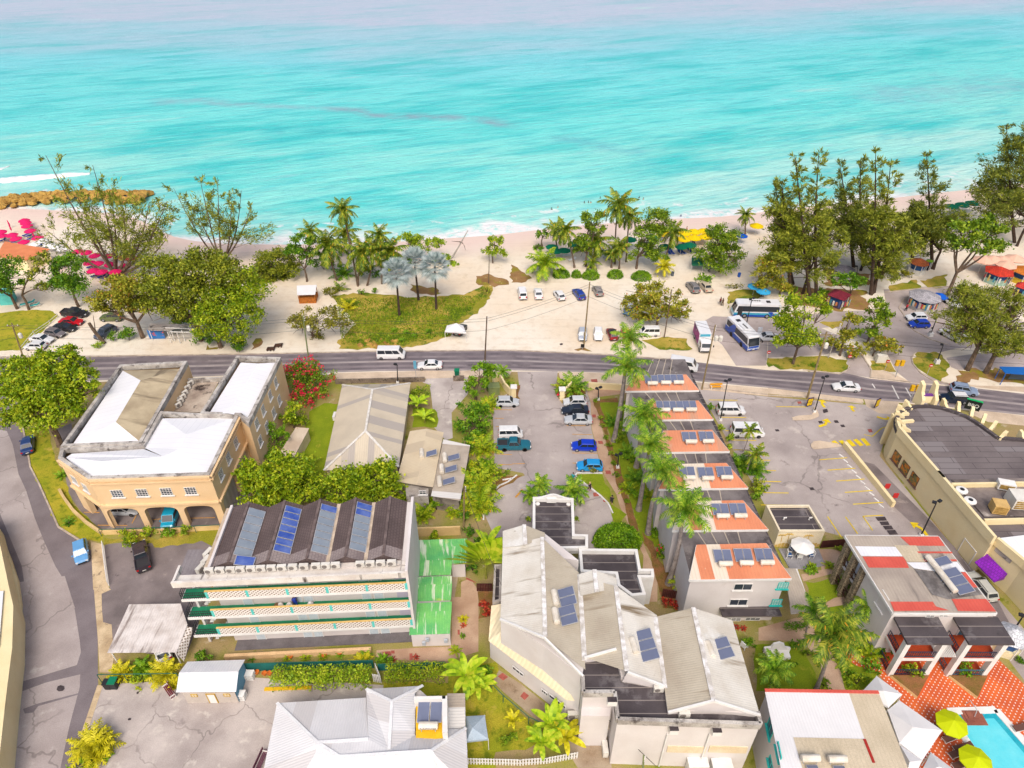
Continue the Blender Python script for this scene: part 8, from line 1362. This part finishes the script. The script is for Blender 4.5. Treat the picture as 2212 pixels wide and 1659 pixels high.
def tent(label,q,pts,pk,z0,z1,m,name='gazebo'):
 P=[W(q,x,y,z0)for x,y in pts];k_=W(q,*pk,z1);o=thing(name,label,'gazebo',Vector((k_.x,k_.y,0)));b=MB(m)
 for a,c in zip(P,P[1:]+P[:1]):b.face([a,c,k_]);b.face([a,c,c-Vector((0,0,.3)),a-Vector((0,0,.3))])
 b.build('canopy',o)
 for p in P:MB(white).tube([Vector((p.x,p.y,0)),p],.04,5).build('leg',o)
tent('white gazebo over the red and yellow tailed car','B',[(1632,1480),(1815,1490),(1790,1430),(1650,1430)],(1730,1410),2.1,2.8,cv);tent('pale blue gazebo on the lawn beside the white house','L',[(1955,1105),(2145,1085),(2115,880),(1950,890)],(2010,990),2.2,3.1,mat('pale_blue_canvas',(186,202,216),(172,190,206),.8,.7));tent('dark green deckchair tent under the dense almond tree','X',[(750,535),(840,535),(840,480),(750,475)],(795,480),2.,2.5,paint((0,100,70),.7,name='green_canvas'))
sb=hut('bus_shelter','blue metal bus shelter at the right edge of the road','bus shelter','H',[(2050,1010),(2300,1030),(2290,960),(2000,955)],2.6,0,paint((20,110,200),.5,name='shelter_blue'),paint((20,110,200),.5,name='shelter_blue'),wall=False);b=MB(paint((50,70,84),.3,name='shelter_panel'));p=W('H',2060,1085),W('H',2300,1095);b.beam(p[0]+Vector((0,0,1.2)),p[1]+Vector((0,0,1.2)),.08,1.2);b.build('panel',sb)
# ---- signs and signals
def sign(label,base,h,w_,hh_,c,txt=None,tc=(250,250,250),rz=0.,name='road_sign',post=True,ts=.3,rnd=False,c2=None):
 p=W(*base);o=thing(name,label,'sign',p);m=paint(c,.5,name='sign_face');b=MB(m)
 if rnd:b.lathe([(w_/2,0),(w_/2,.04),(0,.045)],14,p+Vector((0,-.06,h)),axis='y');f=MB(white);f.box(p+Vector((0,-.12,h)),(w_*.7,.02,w_*.2));f.build('bar',o)
 else:b.box(p+Vector((0,0,h)),(w_,.12,hh_),rz)
 b.build('board',o)
 if post:MB(galv).tube([p,p+Vector((0,.05,h))],.04,6).build('post',o)
 n=Vector((math.sin(rz),-math.cos(rz),0))
 if c2:MB(paint(c2,.5,name='sign_face')).box(p+n*.02+Vector((0,0,h)),(w_*.8,.12,hh_*.8),rz).build('panel',o)
 if txt:text(txt,p+n*.1+Vector((0,0,h-ts*.3)),rz,ts,paint(tc,.6,name='sign_letters'),90,o)
for q,x,y,l in(('H',682,940,'red no entry sign at the park exit lane'),('H',1008,985,'red no entry sign on the grass wedge'),('H',1375,1020,'no entry sign on the oval grass island'),('Y',497,745,'red no entry sign beside the coach front')):sign(l,(q,x,y),1.9,.7,.7,(214,30,36),rnd=True)
sign('yellow OUT sign with an arrow at the car park exit',('H',348,1305),1.1,1.1,1.7,(70,40,90),'OUT',(30,20,40),.25,ts=.42,c2=(246,206,20));sign('dark sign with a yellow arrow on the pavement by the shop',('H',925,1325),1.4,1.0,1.7,(60,30,80),'',(250,210,20),.5,c2=(246,206,20));sign('black and green BBQ signboard outside the shop',('S',1450,640),1.9,2.2,1.8,(26,34,38),'BBQ',(250,250,245),-.5,ts=.85,c2=None)
MB(paint((20,190,110),.5,name='green_edge')).box(W('S',1450,640)+Vector((0,.12,2.84)),(2.3,.35,.1),-.5).build('edge',COL.objects['sign']if 0 else[o for o in COL.objects if o.get('label','').startswith('black and green')][0]);sign('small black diamond sign under the sand lot pole',('C',608,1640),.9,.7,.7,(30,28,30),'',name='diamond_sign');sign('blue and white banner behind the stone front wall',('F',1388,530),3.6,.5,1.6,(110,180,210),name='banner');sign('white notice leaning on the coach side car',('Y',430,560),1.5,.8,1.6,(226,230,240),name='notice_board')
for i,(x,y)in enumerate(((1160,555),(1225,560))):sign(('red and white warning board on the divider wall, upper','red and white warning board at the divider wall end')[i],('T',165+65*i,180+75*i),1.2,.7,.9,(214,50,50),name='warning_board',post=False)
yl=paint((246,190,20),.5,name='signal_yellow')
for l,b_,t_ in(('yellow traffic signal on the concrete wedge',('H',1100,1045),('H',1140,925)),('yellow traffic signal beside the shop pylons',('H',1225,1255),('H',1272,1140))):
 p=W(*b_);c=at(*t_,p.y);o=thing('traffic_light',l,'traffic light',p);MB(galv).tube([p,c],.07,6).build('post',o)
 for i in(-1,1):MB(yl).box(c+Vector((.45*i,0,0)),(.6,.4,1.1)).build('signal_head',o)
def bench(q,x,y,rz,c,label):
 p=W(q,x,y);o=thing('bench',label,'bench',p,None,rz);Z=(0,0,0);m=paint(c,.6,name='bench_slats');b=MB(m);[b.box((0,-.2+.16*i,.45),(2.2,.12,.05))for i in range(3)];b.build('seat',o,org=Z);b=MB(m);[b.box((0,.28,.6+.16*i),(2.2,.05,.12))for i in range(3)];b.build('backrest',o,org=Z)
 for i in(-1,1):MB(white).box((i*.9,.02,.3),(.08,.6,.6)).build('leg',o,org=Z)
bench('G',1762,592,.05,(244,176,40),'long yellow bench on the pavement beside the utility pole');bench('J',1470,1010,-.75,(120,40,50),'dark red bench tipped beside the white roofed shed');bench('L',190,1290,1.4,(110,60,80),'dark red bench by the white house wall');bench('L',1700,2,0,(90,60,50),'x')if 0 else None
def wbin(q,x,y,c,lc,label,s=1.):
 p=W(q,x,y);o=thing('wheelie_bin',label,'bin',p);MB(paint(c,.6,name='bin_body')).box(p+Vector((0,0,.5*s)),(.6*s,.65*s,1.*s),taper=1.1).build('body',o);MB(paint(lc,.5,name='bin_lid')).box(p+Vector((0,0,1.05*s)),(.74*s,.8*s,.1)).build('lid',o)
wbin('J',945,960,(40,40,44),(40,40,44),'black wheelie bin beside the green lidded one');wbin('J',1000,955,(40,44,48),(0,130,90),'wheelie bin with a green lid at the yard gate',1.15);wbin('F',1738,480,(0,110,80),(0,130,90),'green bin on top of the short stone wall',1.2);wbin('I',60,1290,(30,60,50),(0,130,90),'green lidded bin by the left edge wall',1.1)
for q,x,y,c,l in(('C',1960,1008,(16,90,190),'blue barrel on the sand by the almond tree'),('C',1385,1000,(90,100,110),'grey litter barrel beside the golden palm')):p=W(q,x,y);o=thing('barrel',l,'barrel',p);m=paint(c,.5,name='barrel_paint');MB(m).lathe([(.32,0),(.34,.3),(.32,.32),(.34,.65),(.32,.95),(.3,.97)],12,p).build('drum',o);MB(lampm).lathe([(.3,.965),(0,.9)],12,p).build('opening',o)
# ---- fences and small yard things
def fence(name,label,q,pts,h,m,step,w_,cat='fence',rail=True,mesh_=None):
 P=PL(q,pts);o=thing(name,label,cat,P[0]);b=MB(m);r_=MB(m)
 for a,c in zip(P,P[1:]):
  n=max(1,int((c-a).length/step))
  for i in range(n+1):p=a.lerp(c,i/n);b.box(p+Vector((0,0,h/2)),(w_,w_*.4 if w_>.1 else w_,h),math.atan2((c-a).y,(c-a).x))
  for z in((h*.25,h*.8)if w_>.1 else(h,)):r_.beam(a+Vector((0,.06,z)),c+Vector((0,.06,z)),.06,.08)
  if mesh_:k_=MB(mesh_);k_.beam(a+Vector((0,.03,h/2)),c+Vector((0,.03,h/2)),.03,h*.92);k_.build('screen',o)
 b.build('pickets' if w_>.1 else 'posts',o);r_.build('rail',o)
gp=paint((40,110,90),.6,name='green_fence');gs=mat('green_screen',(30,116,110),(24,100,96),1,.8)
fence('picket_fence','white picket fence beside the banana plants','N',[(-230,1560),(200,1570),(420,1555),(670,1510)],1.2,white,.28,.16);fence('picket_gate','short white picket gate in the clipped hedge','L',[(1160,590),(1220,600),(1180,500)],1.5,white,.2,.14,'gate');fence('railing_gate','white railing gate leaning along the yard entrance','I',[(900,1130),(920,1300),(945,1470)],1.1,white,.25,.06,'gate');fence('chain_fence','green wire fence on the wall below the arches','I',[(880,1040),(1480,1020),(1915,1000)],1.3,gp,3,.06);fence('chain_fence','green wire fence beside the ginger clumps','J',[(880,920),(1560,910)],1.5,gp,2.5,.06);fence('screen_fence','teal screened fence behind the flowering hedge','L',[(20,505),(355,495),(1160,475)],1.5,gp,2.5,.06,mesh_=gs);fence('screen_fence','teal screened fence right of the picket gate','L',[(1200,500),(1780,480)],1.3,gp,2.5,.06,mesh_=gs);fence('chain_fence','green wire fence along the lower lawn','N',[(-40,950),(60,1050),(270,1230),(400,1290)],1.4,gp,2.5,.06);brf=mat('brown_fence_boards',(96,50,44),(74,38,34),1,.8);fence('board_fence','dark brown board fence at the terrace corner','O',[(425,1560),(660,1600)],1.5,brf,.22,.2);fence('board_fence','brown board fence behind the deck and kiosk','O',[(1790,1140),(2020,1120)],1.4,brf,.22,.2);fence('board_fence','dark brown side gate by the hotel path','M',[(670,960),(795,960)],1.5,brf,.2,.18);fence('picket_fence','row of white marker posts along the lawn','E',[(190,815),(300,680),(435,590),(505,530)],.9,white,4,.12)
b=MB(cream);a,c=W('O',1990,262),W('T',225,300);b.beam(a+Vector((0,0,.5)),c+Vector((0,0,.5)),.5,1.);tag(b.build('divider_wall'),'low cream divider wall along the car park lane','wall')
for i in range(10):p=W('O',1985,345).lerp(W('T',150,290),i/9);MB(white).box(p+Vector((-.3,0,.08)),(.18,.9,.1),.5,taper=.8).build('wheel_stop');tag(COL.objects[-1],f'{ORD[i]} concrete wheel stop from the zebra marking along the divider wall','wheel stop','wheel stops along the divider wall')
p=W('R',55,945);o=thing('fountain','white arched fountain seat on the garden lawn','fountain',p);MB(white).prism([p+Vector((x,y,0))for x,y in((-1.3,-.6),(1.3,-.6),(1.3,.3),(-1.3,.3))],0,.6).build('basin',o);b=MB(white);pr=[(-1.5,0),(1.5,0),(1.5,.9),(.8,1.1),(.6,1.7),(0,2.),(-.6,1.7),(-.8,1.1),(-1.5,.9)];b.face([p+Vector((x,.3,z))for x,z in pr]);b.face([p+Vector((x,.55,z))for x,z in pr][::-1]);[b.face([p+Vector((x0,.3,z0)),p+Vector((x0,.55,z0)),p+Vector((x1,.55,z1)),p+Vector((x1,.3,z1))])for(x0,z0),(x1,z1)in zip(pr,pr[1:])];b.build('backrest',o)
b=MB(paint((246,196,20),.6,name='yellow_timber'));b.beam(W('L',212,655,.12),W('L',618,640,.12),.35,.2);tag(b.build('timber_beam'),'long yellow beam lying in front of the hedge','beam')
for i,(x,y)in enumerate(((150,520),(260,530),(335,500),(215,530),(440,385),(730,375),(865,352))):p=W('L',x,y);tc=paint((226,120,40),.7,name='terracotta');MB(tc).lathe([(.16,0),(.28,.35),(.3,.4),(.22,.4),(.2,.3),(0,.3)],10,p).build('plant_pot');tag(COL.objects[-1],f'{ORD[i]} terracotta pot from the shed in the row along the hedge and planter wall','pot','terracotta pots')
for x,y,l in((95,555,'white slatted crate beside the terracotta pots'),(20,730,'white slatted crate at the shed end wall')):p=W('L',x,y);o=thing('crate',l,'crate',p);b=MB(white);[b.box(p+Vector((0,0,z)),(.9,.8,.06))for z in(.1,.5,.9)];b.build('shelf',o);[MB(white).box(p+Vector((sx_*.42,sy_*.37,.5)),(.07,.07,1.)).build('leg',o)for sx_ in(-1,1)for sy_ in(-1,1)]
for x,y,l in((1130,0,'x'),)[:0]:pass
for(x,y),l in(((290,975),'bundle of blue cloth on the top balcony rail'),((0,0),'')):
 if l:p=onwall('K',590,1000,k(0,.1,0),k(KL,.1,0));b=MB(paint((30,70,190),.8,name='blue_cloth'));b.box(p+Vector((0,.3,-.3)),(1.3,.5,.5),.3,taper=.4);tag(b.build('cloth_bundle'),l,'cloth')
rk=mat('breakwater_rock',(204,164,84),(150,112,52),.6,.9,spots=(((110,84,44),.8,.6,.08),((226,200,140),.7,.62,.1)),fine=.2);ROCK=[]
for i in range(4):
 b=MB(rk);b.lathe([(0,-.75),(.7,-.5),(1.,-.05),(.8,.45),(.4,.75),(0,.8)],7);b.v=[v*rng.uniform(.8,1.2)for v in b.v]
 seen_={};
 for j,v in enumerate(b.v):kk=tuple(round(t_,1)for t_ in v.normalized());b.v[j]=seen_.setdefault(kk,v)
 ROCK.append(b)
rs_=[None]*4
def rock(p,s,label,group):
 i=rng.randrange(4)
 if rs_[i]is None:rs_[i]=o=ROCK[i].build('boulder',org=(0,0,0));tag(o,label,'boulder',group);o.location=p;o.scale=(s,s*.9,s*.8);return
 dup(rs_[i],loc=p,rz=rng.uniform(0,6),label=label,group=group,sc=(s*rng.uniform(.8,1.2),s,s*rng.uniform(.6,.9)))
PA=PL('A',[(-60,650),(300,610),(700,590),(1150,595),(1240,600)],.3);n=190
for i in range(n):
 f=i/n*4*.999;k_=int(f);p=PA[k_].lerp(PA[k_+1],f-k_);w_=rng.uniform(-1,1);rock(p+Vector((rng.uniform(-.8,.8),w_*3.6,1.3*(1-abs(w_))-.3)),rng.uniform(.9,1.5),'ochre boulder piled in the breakwater reaching into the sea','boulders of the breakwater')
for i in range(22):p=W('B',rng.uniform(890,1230),1590+rng.uniform(-25,30)if i>8 else rng.uniform(1545,1610));rock(p,rng.uniform(.3,.6),'pale boulder along the roadside edge of the rough grass','boulders at the rough grass')
for q,B_,T_,br_,l in(('B',(1690,850),(1830,610),[(1690,700),(1810,780),(1760,720)],'bare grey dead tree leaning over the beach'),('E',(905,755),(770,580),[(805,510),(760,590)],'dead leaning trunk broken off beside the road')):p=W(q,*B_);c=at(q,*T_,p.y);o=thing('dead_tree',l,'dead tree',p);b=MB(bark if q=='E' else greyside);limb(b,p,c,.35 if q=='E' else .22,.1 if q=='B' else .3,.1);b.build('trunk',o);b=MB(bark);[limb(b,p.lerp(c,.6),at(q,*t_,p.y),.12,.03)for t_ in br_];b.build('branches',o)
for x,y,rz,l in((130,1640,.1,'brown timber pallet on the sand verge'),(195,1610,.2,'dark stacked pallet beside the brown one')):p=W('B',x,y);o=thing('pallet',l,'pallet',p);b=MB(tim);[b.box(p+Vector((0,-.5+.25*i,.3)),(1.5,.16,.05),rz)for i in range(5)];b.build('deck_boards',o);[MB(tim).box(p+Vector((x_,0,.14)),(.12,1.1,.26),rz).build('bearer',o)for x_ in(-.6,0,.6)]
b=MB(acm);p=W('H',965,915);b.box(p+Vector((0,0,.8)),(1.7,.8,1.6));o=tag(b.build('roadside_cabinet'),'pale blue white utility cabinet under the low wide tree','cabinet');b=MB(mat('green_cabinet',(150,160,100),(130,142,90),1,.6));p=W('F',2055,630);b.box(p+Vector((0,0,.8)),(1.9,1.5,1.6),.1);b.box(p+Vector((0,0,1.66)),(2.05,1.65,.1),.1);tag(b.build('transformer_cabinet'),'olive green transformer box behind the curved entrance wall','cabinet')
for x,y,l in((1650,1560,'tall white cabinet against the hotel front wall, left'),(1845,1565,'tall white cabinet against the hotel front wall, right')):p=onwall('N',x,y,front[3],front[4]);b=MB(white);b.box(Vector((p.x,p.y-.5,1.)),(1.9,.9,2.));b.box(Vector((p.x,p.y-.5,2.03)),(2.,1.,.06));tag(b.build('storage_cabinet'),l,'cabinet')
# ---- people
SKIN={'d':paint((96,62,46),.6,name='dark_skin'),'l':paint((214,160,130),.6,name='light_skin')}
def person(q,x,y,label,rz=0.,shirt=None,legs=None,skin='d',hair=(30,24,22),swim=False,pz=None,stride=.16,pack=False):
 p=W(q,x,y,-.5 if swim else 0.02)if pz is None else pz
 o0=p.copy()
 if swim:p.z=-1.75
 o=thing('person',label,'person',p,None,rz);s=stride
 J=[(0,0,.95),(0,0,1.2),(0,0,1.42),(0,0,1.52),(0,-.02,1.66),(0,-.03,1.74)];Rr=[(.15,.11),(.13,.1),(.16,.1),(.055,.055),(.085,.1),(.07,.08)];Eg=[(i,i+1)for i in range(5)]
 for sd in(-1,1):
  i=len(J);J+=[(sd*.1,0,.9),(sd*.1,-sd*s*.7,.5),(sd*.1,-sd*s-.0,.08),(sd*.1,-sd*s-.15,.04)];Rr+=[(.1,.1),(.065,.065),(.04,.04),(.035,.03)];Eg+=[(0,i),(i,i+1),(i+1,i+2),(i+2,i+3)]
  i=len(J);J+=[(sd*.2,0,1.4),(sd*.25,sd*s*.5,1.13),(sd*.25,sd*s*.5-.12,.9),(sd*.25,sd*s*.5-.15,.82)];Rr+=[(.06,.06),(.045,.045),(.03,.03),(.028,.035)];Eg+=[(2,i),(i,i+1),(i+1,i+2),(i+2,i+3)]
  for f in range(5):J.append((sd*(.23+.012*f),sd*s*.5-.2+.025*f+(.0 if f<4 else-.0),.75+(.03 if f in(0,4)else 0)));Rr.append((.009,.009));Eg.append((i+3,len(J)-1))
 me=bpy.data.meshes.new('body');me.from_pydata(J,Eg,[]);b_=link('body',me,o);m=b_.modifiers.new('skin','SKIN');sv=me.skin_vertices[0].data
 for v,r in zip(sv,Rr):v.radius=r
 sv[0].use_root=True;b_.modifiers.new('smooth','SUBSURF').levels=1;me.materials.append(SKIN[skin]);Z=(0,0,0);ORG[o.name]=Vector()
 MB(paint(hair,.8,name='hair')).lathe([(.1,1.68),(.115,1.76),(.08,1.84),(0,1.86)],8,(0,.02,0)).build('hair',o)
 for e in(-1,1):MB(white).box((e*.035,-.125,1.71),(.025,.02,.015)).build('eye',o)
 if shirt:b=MB(paint(shirt,.8,name='shirt_cloth'));b.lathe([(.2,.92),(.19,1.15),(.22,1.38),(.1,1.5)],9);[b.tube([(e*.17,0,1.43),(e*.25,e*s*.3,1.2)],[.085,.075],7)for e in(-1,1)];b.build('shirt',o)
 if legs:b=MB(paint(legs[0],.8,name='trouser_cloth'));L_=legs[1];b.lathe([(.18,.84),(.19,.96)],8);[b.tube([(e*.1,0,.92),(e*.1,-e*s*.7,.5)]+([(e*.1,-e*s,.12)]if L_ else[]),[.125,.095]+([.075]if L_ else[]),7)for e in(-1,1)];b.build('trousers' if L_ else 'shorts',o)
 if pack:MB(paint((50,46,50),.8,name='backpack')).box((0,.2,1.22),(.32,.2,.5)).build('backpack',o)
K_=(40,38,44)
person('G',525,1395,'person in a teal top walking at the turning circle',2.6,(0,176,190),((230,170,140),0),'l',(60,40,30));person('G',668,1478,'fair haired person in black walking on the drive',.6,K_,(K_,0),'l',(226,196,130));person('G',858,1592,'person in black with a backpack by the white kerb',2.8,K_,(K_,0),'l',K_,pack=True);person('C',1795,1250,'person in a dark red top walking beside another on the sand',.4,(120,50,50),(K_,0));person('C',1815,1260,'person in brown clothes on the sand near the coach',.8,(110,80,50),((110,90,60),1));person('H',1390,685,'person in a white shirt beside the park lamp',.5,(240,240,240),(K_,1));person('X',705,283,'person in red swimwear standing on the wet sand',2.,None,((200,40,50),0),'l');person('X',885,592,'person in a blue top sitting by the almond trunk',.3,(30,90,130),(K_,1));person('X',662,150,'person with a blue bodyboard wading in the shallows',0,(30,60,130),None,swim=True);person('W',140,675,'person in red beside the octagonal stall',1.,(214,40,60),(K_,1));person('V',930,600,'person in a teal top among the pink parasols',0,(30,140,180),(K_,1))
pk=k(ks(1165,1140,6.72),.9,6.73);person('K',0,0,'person in blue overalls on the second floor balcony',.6,(20,60,170),((20,60,170),1),pz=pk)
for i,(x,y)in enumerate(((342,428),(397,413),(625,372),(680,372),(762,332),(1020,300),(1098,330),(1134,342),(660,370))):person('C',x,y,f'{ORD[i]} swimmer from the left in the turquoise water' if i<8 else 'swimmer floating beside another in the turquoise water',i,None,((40,40,60),0),'dl'[i%2],swim=True)
for x,y,c,l in((1000,1135,(120,90,60),'brown bag on the second floor balcony'),(1030,1130,(240,236,232),'small white bag on the second floor balcony'),(1108,1128,(246,242,240),'white sack beside the person in overalls'),(1292,1118,(246,244,244),'large white laundry sack on the second floor balcony')):p=k(ks(x,y,6.9),.9,6.72);b=MB(paint(c,.8,name='sack_cloth'));b.lathe([(0,0),(.32,.05),(.36,.3),(.2,.55),(.06,.62),(0,.6)],8,p);tag(b.build('laundry_bag'),l,'bag')
# ---- camera, sun and sky
cd=bpy.data.cameras.new('camera');cam=bpy.data.objects.new('camera',cd);COL.objects.link(cam)
cam.location=(0,0,CAMZ);cam.rotation_euler=(math.pi/2-TILT,0,0);cd.sensor_width=36;cd.lens=36*FOC/2212;cd.clip_end=6000;cd.clip_start=.5
scene.camera=cam
w=bpy.data.worlds.new('World');scene.world=w;w.use_nodes=True
sk=w.node_tree.nodes.new('ShaderNodeTexSky');sk.sky_type='NISHITA';sk.sun_disc=False
EL,AZ=R(52),R(181)
sk.sun_elevation=EL;sk.sun_rotation=AZ;sk.air_density=1.0;sk.dust_density=6.0;sk.ozone_density=1.0;sk.altitude=0
bg=w.node_tree.nodes['Background'];w.node_tree.links.new(sk.outputs[0],bg.inputs[0]);bg.inputs[1].default_value=.15
sd=bpy.data.lights.new('sun','SUN');sun=bpy.data.objects.new('sun',sd);COL.objects.link(sun)
sd.energy=1.3;sd.angle=R(26);sd.color=(1,.965,.92)
sun.rotation_euler=Vector((-math.sin(AZ)*math.cos(EL),-math.cos(AZ)*math.cos(EL),-math.sin(EL))).to_track_quat('-Z','Y').to_euler()
sun.location=(-60,-80,150)
vs=scene.view_settings;vs.view_transform='Standard';vs.look='None';vs.gamma=1;vs.exposure=EXPOSURE;vs.use_curve_mapping=False
scene.cycles.max_bounces=6;scene.cycles.diffuse_bounces=3;scene.cycles.transparent_max_bounces=8;scene.cycles.use_denoising=True
